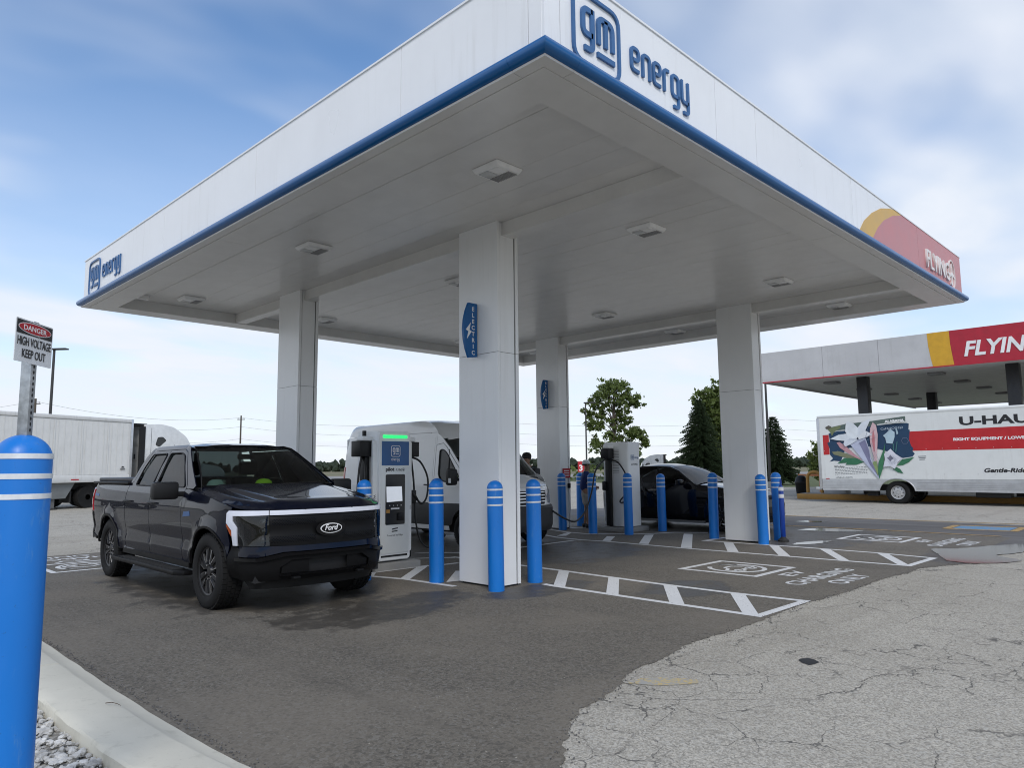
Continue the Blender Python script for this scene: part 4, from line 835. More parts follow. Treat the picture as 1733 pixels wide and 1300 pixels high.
        for zc in (0.80, 0.89, 0.985):
            p = rb(sg * (c0 + .075), zc, -0.07); m = MB(); m.lathe([(0.001, -.05), (0.03, -.045), (0.04, -.02), (0.042, .0)], 16, (0, 0, 0), 'Y'); o = m.build('projector_lens', pm('projector_chrome', (0.55, 0.56, 0.58), 0.15, metal=0.8), lamp, smooth=50); o.location = p
        am = [(c1 + .055, 0.97), (c1 + .075, 0.955), (c1 - .005, 0.83), (c1 - .025, 0.85), (c1 - .022, 0.895)]
        m = MB(); sheet(m, am, lambda u, v2, dd, sg=sg: rb(sg * u, v2, 0.014 + dd), 0.03, thick=0.02); m.build('amber_marker', pm('amber', (0.38, 0.07, 0.01), 0.15), lamp)
    gr = nose_panel('grille_panel', rb, [(-0.665, 0.735), (-0.4, 0.725), (0.4, 0.725), (0.665, 0.735), (0.675, 1.056), (-0.675, 1.056)], SATIN, t, d=0.006, bump=lambda u, z: 0.016 * math.exp(-((z - 0.80) / .05) ** 2) + 0.014 * math.exp(-((z - 0.985) / .05) ** 2), step=0.035, smooth=60)
    m = MB()                                                 # hexagonal studs of the blanked grille
    for row in range(10):
        z = (0.770 + row * .014) if row < 5 else (0.955 + (row - 5) * .014)
        for k in range(48):
            x = -0.64 + k * 0.0272 + (.0149 if row % 2 else 0)
            if abs(x) < 0.17 or abs(x) > .65: continue
            p = rb(rb.sx(x), z, 0.006 + 0.016 * math.exp(-((z - 0.80) / .05) ** 2) + 0.014 * math.exp(-((z - 0.985) / .05) ** 2)); w_ = 0.011
            vs = [p + Vector((w_, 0.002, 0)), p + Vector((w_ * .4, .002, .005)), p + Vector((-w_ * .4, .002, .005)), p + Vector((-w_, .002, 0)), p + Vector((-w_ * .4, .002, -.005)), p + Vector((w_ * .4, .002, -.005)), p + Vector((0, -.006, 0))]
            m.add(vs, [(i, (i + 1) % 6, 6) for i in range(6)])
    m.build('grille_studs', GLOSSB, gr)
    ovl = lambda rx, rz_, zc=0.893: [(rx * math.cos(R(k * 12)), zc + rz_ * math.sin(R(k * 12))) for k in range(30)]
    fN = lambda u, v2, d: Vector((u, -1.018 - d, v2))
    for nm, rx, rz_, d0, d1, mt in (('badge_recess', 0.185, 0.085, -.02, 0.0, GLOSSB), ('badge_rim', 0.135, 0.056, 0.001, 0.010, PRINT_WHITE), ('badge_face', 0.124, 0.047, 0.011, 0.013, GLOSSB)): MB().prism(ovl(rx, rz_), fN, d0, d1).build(nm, mt, gr, smooth=30)
    text('badge_lettering', 'Ford', 0.088, lambda u, v2, d: fN(u - 0.085, 0.872 + v2, 0.0135 + d), PRINT_WHITE, gr, 0.002, bold=0.0015, shear=0.32, fit=0.17)
    nose_panel('upper_bumper', rb, [(-0.905, 0.62), (-0.76, 0.615), (-0.53, 0.665), (0.53, 0.665), (0.76, 0.615), (0.905, 0.62), (0.905, 0.728), (-0.905, 0.728)], NAVY, t, d=0.004, step=0.04)
    nose_panel('bumper_blade', rb, [(-0.915, 0.575), (-0.73, 0.572), (-0.5, 0.622), (0.5, 0.622), (0.73, 0.572), (0.915, 0.575), (0.915, 0.61), (0.76, 0.607), (0.53, 0.657), (-0.53, 0.657), (-0.76, 0.607), (-0.915, 0.61)], GLOSSB, t, d=0.035, thick=0.05, step=0.03)
    nose_panel('lower_bumper', rb, [(-0.905, 0.36), (0.905, 0.36), (0.905, 0.57), (0.72, 0.567), (0.51, 0.617), (-0.51, 0.617), (-0.72, 0.567), (-0.905, 0.57)], SATIN, t, d=0.008, step=0.05, holes=[[(-0.56, 0.43), (0.56, 0.43), (0.56, 0.50), (0.44, 0.575), (-0.44, 0.575), (-0.56, 0.50)]])
    nose_panel('intake_back', rb, cap(-0.6, 0.6, 0.41, 0.60), DARK, t, d=-0.06, step=0.1)
    for x0, x1 in ((-0.54, -0.24), (0.24, 0.54)): nose_panel('intake_blank', rb, [(x0, 0.435), (x1, 0.435), (x1, 0.57 if x0 < 0 else 0.505), (x0 + (.1 if x0 < 0 else 0), 0.57 if x0 > 0 else 0.57), (x0, 0.505 if x0 < 0 else 0.57)], SATIN, t, d=-0.01, step=0.06)
    nose_panel('intake_bar', rb, cap(-0.56, 0.56, 0.405, 0.425), GLOSSB, t, d=0.03, step=0.05, thick=0.03)
    nose_panel('air_dam', rb, [(-0.87, 0.265), (0.87, 0.265), (0.90, 0.352), (-0.90, 0.352)], pm('grey_plastic', (0.014, 0.0145, 0.015), 0.6, bump=0.1, spec=0.25), t, d=-0.03, step=0.06)
    for sg in (-1, 1): bx('tow_hook', (sg * 0.40 - .045, -1.02, 0.365), (sg * 0.40 + .045, -0.93, 0.40), SATIN, t, 0.012)
    side_panel('bumper_side', rb, [(-0.62, 0.36), (-0.47, 0.40), (-0.468, 0.56), (-0.50, 0.72), (-0.56, 0.728), (-0.64, 0.70)], SATIN, t, d=0.003, step=0.04)
    # mirrors
    for sg in (-1, 1):
        mi = bx('mirror', (-0.15, -0.07, -0.105), (0.15, 0.07, 0.105), BLACKP, t, 0.035); mi.location = (sg * 1.20, 0.80, 1.315)
        m = MB(); m.box((min(0, -sg * .30), -0.03, -0.075), (max(0, -sg * .30), 0.03, -0.015)); m.build('mirror_arm', BLACKP, mi, bevel=0.01)
        bx('mirror_glass', (-0.13, 0.0701, -0.09), (0.13, 0.073, 0.09), pm('mirror_silver', (0.6, 0.6, 0.62), 0.03, metal=1.0), mi)
    # running boards
    for sg in (-1, 1):
        f = lambda u, v2, d, sg=sg: (sg * u, v2, d)
        rbd = MB().prism([(0.90, 0.58), (1.02, 0.58), (1.10, 0.70), (1.10, 3.12), (1.06, 3.20), (0.90, 3.20)], f, 0.315, 0.365).build('running_board', SATIN, t, bevel=0.008)
        m = MB()
        for k in range(34): m.box((sg * 0.955 - .045 if sg > 0 else -1.06, 0.85 + k * .062, 0.3652), (sg * 1.06 if sg > 0 else -0.91, 0.885 + k * .062, 0.371))
        m.build('step_tread', RUBBER, rbd)
        bx('rocker_sill', (sg * .93 - .02, 0.62, 0.40), (sg * .93 + .02, 3.12, 0.475), SATIN, t)
    # inner body, wells, underside
    bx('underbody', (-0.78, -0.80, 0.34), (0.78, 4.66, 0.62), DARK, t); bx('engine_bay', (-0.70, -0.80, 0.62), (0.70, 0.60, 1.06), DARK, t); bx('bed_box', (-0.72, 2.98, 0.62), (0.72, 4.66, 1.36), DARK, t); bx('cab_back_panel', (-0.93, 2.94, 0.5), (0.93, 2.965, 1.36), DARK, t)
    bx('cab_floor', (-0.9, 0.62, 0.50), (0.9, 2.93, 0.56), CABIN, t)
    bx('dashboard', (-0.86, 0.50, 0.95), (0.86, 1.12, 1.335), CABIN, t, 0.05)
    for sx_ in (-0.42, 0.42):
        bx('seat', (sx_ - .26, 1.55, 0.75), (sx_ + .26, 2.05, 0.92), SEATM, t, 0.05); o = bx('seat_back', (sx_ - .25, 2.0, 0.9), (sx_ + .25, 2.16, 1.45), SEATM, t, 0.05); bx('head_restraint', (sx_ - .13, 2.06, 1.48), (sx_ + .13, 2.17, 1.68), SEATM, t, 0.04)
    bx('rear_seat', (-0.78, 2.45, 0.75), (0.78, 2.9, 1.45), SEATM, t, 0.05)
    m = MB(); c_ = Vector((0.42, 1.32, 1.27)); m.tube([c_ + Vector((0.18 * math.cos(R(a_)), -.07 * math.sin(R(a_)), 0.17 * math.sin(R(a_)))) for a_ in range(0, 361, 15)], 0.015, 8, cap=False); m.tube([c_, c_ + Vector((0, -.25, -.05))], 0.035, 8); m.tube([c_ + Vector((-.17, 0, 0)), c_, c_ + Vector((.17, 0, 0))], 0.02, 6); m.build('steering_wheel', CABIN, t, smooth=50)
    bx('rear_view_mirror', (-0.13, 1.22, 1.70), (0.13, 1.26, 1.77), GLOSSB, t, 0.02)
    bx('headliner', (-0.62, 1.36, 1.845), (0.62, 2.8, 1.85), CABIN, t)
    parts = wheel_parts(0.418, 0.262, 0.285, 6, RIMD, RIME)
    add_wheels(t, [(-0.855, 0, 0.418, -1, 0.2), (0.855, 0, 0.418, 1, 0.9), (-0.855, 3.69, 0.418, -1, 0.55), (0.855, 3.69, 0.418, 1, 0.1)], parts)
    return t
pickup()
# things lying on the dashboard
t = thing('cap', 'bright lime cap lying on the pickup dashboard', 'cap', (0.60, 5.60, 1.337)); t.scale = (1.2, 1.2, 0.95)
LIME = pm('lime_cloth', (0.36, 0.62, 0.02), 0.8, bump=0.2)
MB().lathe([(0.095, 0), (0.094, 0.03), (0.08, 0.075), (0.05, 0.10), (0.001, 0.11)], 20).build('crown', LIME, t, smooth=60)
MB().prism([(0.05, -0.075), (0.11, -0.07), (0.17, -0.04), (0.185, 0), (0.17, 0.04), (0.11, 0.07), (0.05, 0.075)], lambda u, v2, d: (u * .75, -u * .75 - v2, d), 0.0, 0.01).build('peak', LIME, t)
t = thing('dust_mask', 'pale green crumpled mask on the pickup dashboard by the passenger pillar', 'mask', (-0.02, 5.62, 1.337))
MB().lathe([(0.12, 0), (0.115, 0.04), (0.09, 0.08), (0.05, 0.10), (0.001, 0.105)], 14).build('shell', pm('mask_green', (0.28, 0.36, 0.33), 0.8), t, smooth=60)
MB().lathe([(0.035, 0), (0.03, 0.03), (0.001, 0.035)], 12, (0.06, -0.06, 0.06)).build('valve', pm('mask_valve', (0.10, 0.13, 0.12), 0.6), t, smooth=40)

# ---------------------------------------------------------------- box truck lily artwork, metres on the truck flank (Y, Z)
LILY = {'navy': [(8.43, 2.848), (8.035, 2.932), (7.733, 2.933), (7.286, 3.192), (6.734, 3.165), (5.425, 3.141), (5.341, 3.11), (5.368, 2.886), (5.322, 2.857), (5.37, 2.488), (5.314, 2.249), (5.236, 2.141), (5.279, 2.037), (5.202, 1.944), (5.293, 1.827), (5.636, 1.78), (6.215, 2.058), (6.971, 2.295), (7.777, 2.206), (8.0, 1.678), (8.274, 1.71), (8.457, 1.67), (8.31, 1.809), (8.426, 1.967), (8.425, 2.222), (8.51, 2.452), (8.394, 2.505)], 'band': [(8.331, 3.101), (7.716, 3.213), (6.753, 3.276), (5.456, 3.409), (5.458, 3.196), (6.479, 3.098), (7.73, 2.989), (8.285, 2.928)], 'petal1': [(7.641, 3.322), (7.392, 3.211), (7.229, 3.036), (7.207, 2.744), (7.325, 2.554), (7.638, 2.705), (7.735, 2.905), (7.706, 3.157)], 'petal2': [(6.721, 3.371), (6.812, 3.169), (6.961, 2.873), (7.104, 2.685), (7.267, 2.636), (7.228, 3.05), (7.07, 3.237)], 'petal3': [(8.359, 2.618), (8.017, 2.775), (7.631, 2.817), (7.32, 2.637), (7.327, 2.527), (7.758, 2.513), (8.085, 2.552)], 'petal4': [(6.933, 2.899), (6.683, 2.738), (6.896, 2.65), (7.219, 2.551), (7.24, 2.635), (7.098, 2.795)], 'petal5': [(7.323, 2.582), (7.273, 2.525), (7.551, 2.367), (7.773, 2.275), (7.833, 2.403), (7.786, 2.514), (7.62, 2.564)], 'trumpet': [(7.603, 2.396), (7.272, 2.553), (6.975, 2.653), (6.828, 2.072), (6.813, 1.908), (6.756, 1.581), (6.557, 1.066), (6.539, 0.958), (6.658, 1.093), (6.968, 1.501), (7.258, 1.917)], 'trumpet_shade': [(7.227, 2.413), (6.982, 2.543), (6.854, 2.073), (6.836, 1.745), (6.57, 1.066), (6.862, 1.528)], 'bud': [(6.652, 3.23), (6.531, 3.1), (6.491, 2.717), (6.531, 2.283), (6.581, 1.904), (6.576, 1.579), (6.675, 1.634), (6.728, 2.016), (6.795, 2.4), (6.8, 2.729), (6.757, 3.001)], 'bud_stripe': [(6.653, 2.997), (6.61, 2.667), (6.636, 2.041), (6.686, 2.069), (6.723, 2.507)], 'bud2': [(8.119, 2.454), (8.007, 2.479), (7.77, 2.317), (7.466, 2.004), (7.164, 1.722), (7.371, 1.808), (7.733, 2.037), (7.994, 2.239)], 'olive': [(8.335, 2.078), (8.057, 2.1), (7.709, 1.981), (7.371, 1.808), (7.217, 1.723), (7.746, 1.814), (8.259, 1.964)], 'leaf1': [(8.142, 1.596), (7.855, 1.816), (7.371, 1.808), (7.09, 1.639), (7.388, 1.533), (7.817, 1.537), (7.758, 1.62)], 'leaf2': [(6.23, 2.409), (6.312, 2.115), (6.521, 1.632), (6.567, 1.309), (6.539, 0.958), (6.386, 1.362), (6.288, 1.898)], 'leaf3': [(6.752, 1.635), (6.594, 1.687), (6.567, 1.309), (6.581, 1.093), (6.711, 1.472)], 'bloom2': [(6.046, 2.148), (5.872, 1.944), (5.637, 1.767), (5.819, 1.624), (5.935, 1.359), (6.102, 1.467), (6.355, 1.442), (6.273, 1.737), (6.297, 1.952)], 'bloom2c': [(6.073, 1.921), (6.016, 1.84), (5.958, 1.772), (6.023, 1.72), (6.09, 1.654), (6.135, 1.735), (6.207, 1.789), (6.116, 1.842)], 'leaf4': [(5.877, 1.491), (5.664, 1.728), (5.222, 1.813), (5.428, 1.619), (5.655, 1.503)], 'leaf5': [(6.023, 1.346), (5.905, 1.439), (5.762, 1.358), (5.652, 1.173), (5.845, 1.226)], 'pale': [(6.301, 2.682), (6.168, 2.785), (6.007, 2.941), (5.96, 2.885), (5.866, 2.8), (5.878, 2.613), (5.97, 2.348), (6.194, 2.381), (6.22, 2.571)], 'pale2': [(5.831, 2.96), (5.781, 2.957), (5.733, 2.741), (5.799, 2.69)], 'stem': [(5.958, 2.347), (5.908, 2.346), (5.94, 2.052), (5.973, 2.106)], 'stem2': [(5.816, 2.423), (5.779, 2.422), (5.854, 2.024), (5.892, 2.024)], 'logo': [(8.475, 3.05), (7.911, 3.166), (7.945, 3.055), (8.203, 2.896), (8.297, 2.729), (8.344, 2.873)], 'redL': [(8.683, 2.787), (8.433, 2.791), (8.44, 1.967), (8.685, 1.958)], 'badge': [(8.556, 3.111), (8.41, 3.184), (8.301, 3.128), (8.334, 3.044), (8.504, 3.023)], 'whitebox': [(6.477, 3.139), (5.468, 3.223), (5.459, 3.169), (6.48, 3.093)]}
# ================================================================ CHARGERS
CW = pm('charger_white', (0.82, 0.83, 0.82), 0.35, var=0.02); CGREY = pm('charger_grey', (0.5, 0.5, 0.49), 0.5)
CABLE = pm('cable_rubber', (0.012, 0.012, 0.012), 0.55); GREENL = pm('green_status_light', (0.02, 0.5, 0.12), 0.3, emit=(0.02, 0.85, 0.18, 0.9)); SCR = pm('screen', (0.55, 0.58, 0.62), 0.15, emit=(0.62, 0.66, 0.72, 0.42))
CONC = pm('concrete', (0.30, 0.295, 0.28), 0.85, bump=0.3, bscale=40, dirt=0.2)
def charger(label, loc, rz, cables):
    t = thing('ev_charger', label, 'charger', loc, rz, 'charging stations between the columns')
    bx('plinth', (-0.43, -0.42, 0.0), (0.43, 0.47, 0.105), CONC, t, 0.008)
    MB().prism(fillet([(-0.31, -0.26), (0.31, -0.26), (0.31, 0.22), (0.25, 0.39), (-0.25, 0.39), (-0.31, 0.22)], 0.05, True), GM, 0.125, 2.14).build('cabinet', CW, t, smooth=35, bevel=0.02)
    f = plane_map((0, -0.30, 0), (1, 0, 0), (0, 0, 1), (0, -1, 0))
    for s in (-1, 1): MB().prism(fillet([(s * 0.29, 0.24), (s * 0.375, 0.24), (s * 0.375, 1.995), (s * 0.29, 1.995)], 0.06, True), f, -0.10, -0.06).build('side_wing', CW, t, smooth=35)
    MB().prism(fillet([(-0.30, 0.14), (0.30, 0.14), (0.30, 2.12), (-0.30, 2.12)], 0.055, True), f, -0.10, 0.0).build('front_frame', CW, t, smooth=35)
    bx('door_panel', (-0.268, -0.314, 0.24), (0.268, -0.3005, 1.985), pm('charger_door', (0.78, 0.80, 0.78), 0.4, var=0.02), t, 0.006)
    bx('foot_slot', (-0.25, -0.3025, 0.185), (0.25, -0.3005, 0.215), DARK, t)
    g = lambda u, v2, d=0.0: Vector((u, -0.3142 - d, v2))
    MB().prism([(-0.262, 1.60), (0.262, 1.60), (0.262, 1.98), (-0.262, 1.98)], g, 0.0005, 0.003).build('blue_header', pm('header_blue', (0.003, 0.085, 0.26), 0.3), t)
    m = MB(); gm_box(m, (-0.085, 1.74), 0.17, g, 0.0031, 0.005); energy(m, (-0.078, 1.675), 0.034, 0.155, g, 0.0031, 0.005, 0.16); m.build('header_logo', PRINT_WHITE, t)
    bx('status_light', (-0.235, -0.312, 2.03), (0.235, -0.3005, 2.078), GREENL, t, 0.008)
    text('partner_lettering', 'pilot', 0.078, lambda u, v2, d: g(-0.185 + u, 1.515 + v2, 0.001 + d), PRINT_BLACK, t, 0.001, bold=0.003, fit=0.165); flying_j(g, 0.005, 1.513, 0.038, 0.13, t, PRINT_BLACK, 0.2, 'partner_lettering', 0.001, 0.001)
    bz = MB().prism(fillet([(-0.185, 0.68), (0.185, 0.68), (0.185, 1.46), (-0.185, 1.46)], 0.025, True), g, 0.0006, 0.006).build('screen_bezel', pm('bezel_black', (0.013, 0.014, 0.015), 0.3), t)
    MB().prism([(-0.165, 1.03), (0.135, 1.04), (0.12, 1.27), (-0.175, 1.27)], g, 0.0062, 0.009).build('screen', SCR, bz)
    for k in range(4): MB().lathe([(0.001, 0), (0.009, 0), (0.009, .004)], 10, (-0.11 + k * .073, -0.325, 0.975), 'Y').build('button', ALU, bz)
    bx('card_slot_label', (-0.085, -0.3235, 0.915), (0.075, -0.3204, 0.938), PRINT_WHITE, bz); bx('payment_sticker', (-0.172, -0.3235, 0.862), (-0.105, -0.3204, 0.915), pm('sticker_orange', (0.42, 0.22, 0.05), 0.5), bz)
    bx('card_reader', (0.04, -0.345, 0.74), (0.15, -0.3204, 0.86), BLACKP, bz, 0.008)
    MB().prism([(-0.055, 0.60), (0.055, 0.615), (0.055, 0.632), (-0.055, 0.62)], g, 0.0006, 0.002).build('maker_logo', PRINT_BLACK, t); MB().prism([(-0.06, 0.565), (0.05, 0.575), (0.05, 0.59), (-0.06, 0.582)], g, 0.0006, 0.002).build('maker_logo', PRINT_BLACK, t)
    text('maker_lettering', 'Powered by Edge', 0.036, lambda u, v2, d: g(-0.15 + u, 0.505 + v2, 0.0006 + d), PRINT_BLACK, t, 0.001, fit=0.30)
    for s in (-1, 1):
        text('power_rating', '150kW', 0.05, lambda u, v2, d, s=s: Vector((s * 0.335 + v2 - .02, -0.2402 - d, 0.98 + u)), PRINT_BLACK, t, 0.001, bold=0.001, fit=0.17)
        bx('connector_icon', (s * .335 - .028, -0.2418, 0.90), (s * .335 + .02, -0.2402, 0.965), PRINT_BLACK, t)
        bx('cable_box', (s * 0.47 - 0.11, -0.18, 1.74), (s * 0.47 + 0.11, 0.06, 1.985), BLACKP, t, 0.012)
        bx('cable_mast', (s * 0.41 - 0.045, -0.14, 0.13), (s * 0.41 + 0.045, 0.0, 1.74), BLACKP, t, 0.008)
        bx('holster', (s * 0.44 - 0.06, -0.22, 0.98), (s * 0.44 + 0.06, -0.10, 1.20), BLACKP, t, 0.02)
    m = MB()                                               # vents on the rear flanks and back badge
    for s in (-1, 1):
        for k in range(15): m.box((s * 0.3102 - .003, -0.02, 1.40 + k * .038), (s * 0.3102 + .003, 0.17, 1.412 + k * .038))
    m.build('vent_slots', FIN, t)
    bk = plane_map((0, 0.391, 0), (-1, 0, 0), (0, 0, 1), (0, 1, 0)); m = MB(); gm_box(m, (-0.13, 1.70), 0.13, bk, 0.0, 0.002); energy(m, (0.025, 1.745), 0.035, 0.15, bk, 0.0, 0.002, .16); m.build('back_logo', LOGOB, t)
    text('back_lettering', 'pilot FLYING J', 0.05, lambda u, v2, d: bk(-0.12 + u, 1.585 + v2, d), PRINT_BLACK, t, 0.001, bold=.001, fit=0.26)
    bx('antenna', (-0.42, -0.05, 2.06), (-0.37, 0.0, 2.15), BLACKP, t, 0.006); bx('rear_hood', (-0.52, -0.16, 1.985), (0.52, 0.02, 2.06), CW, t, 0.02)
    inv = Matrix.Translation(loc) @ Matrix.Rotation(rz, 4, 'Z'); inv = inv.inverted()
    for pts, r_ in cables:
        pts = catmull([inv @ Vector(p) for p in pts], 10); MB().tube(pts, r_, 8).build('cable', CABLE, t, smooth=60)
        d = (pts[-1] - pts[-4]).normalized(); MB().tube([pts[-1] - d * .02, pts[-1] + d * .05, pts[-1] + d * .15], [0.022, 0.035, 0.03], 10).build('connector', BLACKP, t, smooth=40)
    return t
X1, Y1 = 2.95, 6.22
charger('white fast charger with lit screen, blue header and green light beside the pickup', (X1, Y1, 0.004), 0,
    [([(2.50, 6.17, 1.74), (2.45, 6.0, 1.60), (2.28, 5.75, 1.32), (2.0, 5.35, 0.9), (1.75, 5.15, 0.85), (1.62, 5.05, 1.0), (1.60, 5.02, 1.08)], 0.017),
     ([(2.46, 6.12, 1.74), (2.40, 6.1, 1.5), (2.36, 6.08, 1.0), (2.38, 6.05, 0.45), (2.42, 6.02, 0.35), (2.46, 6.0, 0.6), (2.48, 6.0, 0.98)], 0.017),
     ([(3.45, 6.15, 1.74), (3.60, 6.10, 1.66), (3.72, 6.06, 1.40), (3.70, 6.05, 1.10), (3.58, 6.03, 0.98), (3.46, 6.02, 1.06)], 0.017),
     ([(3.42, 6.12, 1.74), (3.45, 6.08, 1.3), (3.47, 6.06, 0.75), (3.55, 6.02, 0.38), (3.72, 5.98, 0.26), (3.86, 5.94, 0.36)], 0.016)])
X2, Y2 = 10.72, 7.22
charger('white fast charger seen from its plain vented back, between the van and the black car', (X2, Y2, 0.004), math.pi,
    [([(10.22, 7.25, 1.74), (10.0, 7.2, 1.70), (9.55, 7.1, 1.45), (9.2, 6.95, 0.98), (8.75, 6.78, 0.58), (8.2, 6.6, 0.40), (7.7, 6.45, 0.48), (7.35, 6.42, 0.62), (7.2, 6.45, 0.72)], 0.019),
     ([(10.25, 7.15, 1.72), (10.28, 6.95, 1.62), (10.36, 6.80, 1.30), (10.32, 6.80, 0.95), (10.22, 6.90, 0.75), (10.28, 6.92, 0.70), (10.36, 6.92, 0.70)], 0.019),
     ([(11.2, 7.3, 1.74), (11.3, 7.2, 1.6), (11.4, 7.1, 1.2), (11.5, 7.05, 0.85), (11.6, 7.1, 0.8), (11.78, 7.3, 0.95)], 0.016)])

# ================================================================ VAN
VWHITE = pm('van_white', (0.80, 0.81, 0.81), 0.22, var=0.01, coat=0.8, dirt=0.06); CLAD = pm('van_cladding', (0.028, 0.029, 0.03), 0.6, bump=0.1)
HEADL = glass('headlamp_glass', (0.7, 0.72, 0.75)); CHR = pm('chrome_trim', (0.55, 0.56, 0.58), 0.12, metal=1.0)
def van():
    t = thing('delivery_van', 'white high-roof delivery van charging at the far station, behind the screen charger', 'van', (6.53, 6.35, 0))
    plan = [(0, 0.0), (0.4, 0.03), (0.66, 0.09), (0.84, 0.21), (0.94, 0.40), (0.995, 0.7), (1.02, 1.1), (1.03, 1.6), (1.03, 3.0), (1.03, 4.5), (1.015, 5.0), (0.97, 5.2)]
    SIDE = [(0.3, -.05), (0.45, -.02), (0.6, 0), (0.82, 0), (0.86, -.015), (1.2, -.012), (1.36, -.02), (1.9, -.075), (2.2, -.12), (2.28, -.125), (2.30, -.15), (2.4, -.18), (2.50, -.235), (2.58, -.33), (2.62, -.45)]
    NOSE = [(0.25, -.06), (0.4, 0), (0.75, 0.0), (0.8, -.03), (1.1, -.06), (1.2, -.12), (1.45, -.3)]
    def prof(p, z): f = sstep(0.55, 0.12, p.y); return lerp_tab(SIDE, z) * (1 - f) + lerp_tab(NOSE, z) * f
    rb = Ribbon(plan, prof); A = 0.40
    zf = lambda y: lerp_tab([(1.55, 2.16), (1.75, 2.32), (2.0, 2.46), (2.3, 2.54), (2.7, 2.575), (5.0, 2.565), (5.2, 2.50)], y)
    w = fillet([(0.99, 1.38), (1.26, 1.27), (1.52, 1.30), (1.615, 1.42), (1.62, 1.93), (1.50, 1.93), (1.38, 1.85)], 0.06, True, 4)
    fdoor = [(0.76, 0.86), (1.74, 0.86), (1.74, 2.03), (1.54, 2.06), (1.42, 1.97), (0.88, 1.42), (0.76, 1.42)]
    side_panel('front_fender', rb, [(0.38, 0.80), (0.42, 0.86), (0.75, 0.86), (0.75, 1.425), (0.62, 1.40), (0.34, 1.24), (0.28, 1.12), (0.32, 0.95)], VWHITE, t)
    for sg in (-1, 1):
        d = side_panel('front_door', rb, fdoor, VWHITE, t, holes=[w], sides=(sg,))[0]
        side_panel('window', rb, w, glass('van_glass', (0.45, 0.5, 0.5)), d, d=-0.012, thick=0, sides=(sg,)); P = [rb(sg * rb.sy(w_[0]), w_[1], .002) for w_ in w]
        MB().tube(P + P[:2], 0.012, 6, cap=False).build('window_seal', BLACKP, d); MB().tube([rb(sg * rb.sy(1.30), 1.3, -.006), rb(sg * rb.sy(1.33), 1.93, -.006)], 0.012, 6).build('quarter_pillar', BLACKP, d)
        MB().tube(catmull([rb(sg * rb.sy(1.93 + a_), 1.22, dd) for a_, dd in ((-.1, 0), (-.08, .035), (.08, .035), (.1, 0))], 4), 0.013, 8).build('door_handle', BLACKP, t, smooth=50)
    side_panel('a_pillar', rb, [(0.75, 1.425), (0.87, 1.43), (1.41, 1.985), (1.54, 2.07), (1.745, 2.04), (1.745, 2.28), (1.60, 2.19), (1.30, 1.95), (1.02, 1.66)], VWHITE, t, step=0.05)
    side_panel('cargo_side', rb, [(1.752, 0.86), (5.19, 0.86), (5.19, 2.29), (1.752, 2.29)], VWHITE, t, step=0.09)
    side_panel('load_door_outline', rb, fillet([(1.80, 0.9), (2.96, 0.9), (2.96, 2.2), (1.80, 2.2)], .06, True), VWHITE, t, d=0.004, thick=0.006, step=0.12)
    side_panel('pressed_panel', rb, fillet([(3.1, 1.25), (5.0, 1.25), (5.02, 2.12), (3.1, 2.12)], .12, True), VWHITE, t, d=0.004, thick=0.006, step=0.12)
    side_panel('roof_side', rb, [(1.752, 2.297), (5.18, 2.297), (5.16, 2.55), (2.5, 2.565), (2.2, 2.53), (1.95, 2.44)], VWHITE, t, step=0.06)
    side_panel('lower_cladding', rb, [(0.42, 0.40)] + arc_pts(0.80, 0.38, A, 160, 10) + [(1.3, 0.42), (3.85, 0.42)] + arc_pts(4.25, 0.38, A, 170, 10) + [(4.8, 0.42), (5.18, 0.45), (5.18, 0.855), (0.40, 0.855), (0.36, 0.78)], CLAD, t, step=0.07)
    side_panel('sill', rb, [(1.3, 0.33), (3.8, 0.33), (3.8, 0.415), (1.3, 0.415)], VWHITE, t, step=0.2)
    top_sheet('roof', [(-0.80, 1.55), (0.80, 1.55), (0.72, 2.0), (0.70, 2.4), (0.70, 5.17), (-0.70, 5.17), (-0.70, 2.4), (-0.72, 2.0)], lambda x, y: zf(y) + 0.045 - 0.05 * (abs(x) / .7) ** 3, VWHITE, t, step=0.1)
    m = MB()
    for sg in (-1, 1):
        ys = [1.56, 1.75, 2.0, 2.3, 2.7, 5.0, 5.18]; a_ = []
        for y in ys: a_ += [rb(sg * rb.sy(max(y, 1.752)), min(zf(y), 2.565) - .012, .0) if y >= 1.752 else rb(sg * rb.sy(1.56), 2.16), Vector((sg * lerp_tab([(1.56, .80), (2.0, .72), (2.4, .70), (5.2, .70)], y), y, zf(y) - .002))]
        m.add(a_, [(2 * i, 2 * i + 1, 2 * i + 3, 2 * i + 2) for i in range(len(ys) - 1)])
    m.build('roof_shoulder', VWHITE, t, smooth=50)
    m = MB(); n = 10
    vs = [Vector((u * (0.93 - .10 * v2), 0.68 + 0.86 * v2 + 0.07 * u * u, 1.42 + 0.76 * v2)) for v2 in [j / 5 for j in range(6)] for u in [-1 + 2 * i / n for i in range(n + 1)]]
    m.add(vs, [(j * (n + 1) + i, j * (n + 1) + i + 1, (j + 1) * (n + 1) + i + 1, (j + 1) * (n + 1) + i) for j in range(5) for i in range(n)]); m.build('windscreen', glass('van_windscreen', (0.42, 0.48, 0.48)), t, smooth=60)
    top_sheet('hood', [(0.80, 0.62), (0.80, 0.35), (0.66, 0.19), (0.4, 0.10), (0, 0.07), (-0.4, 0.10), (-0.66, 0.19), (-0.80, 0.35), (-0.80, 0.62), (-.5, .70), (.5, .70)], lambda x, y: lerp_tab([(0.05, 1.13), (0.2, 1.22), (0.45, 1.32), (0.7, 1.42)], y) - .04 * (abs(x) / .8) ** 3, VWHITE, t, step=0.07)
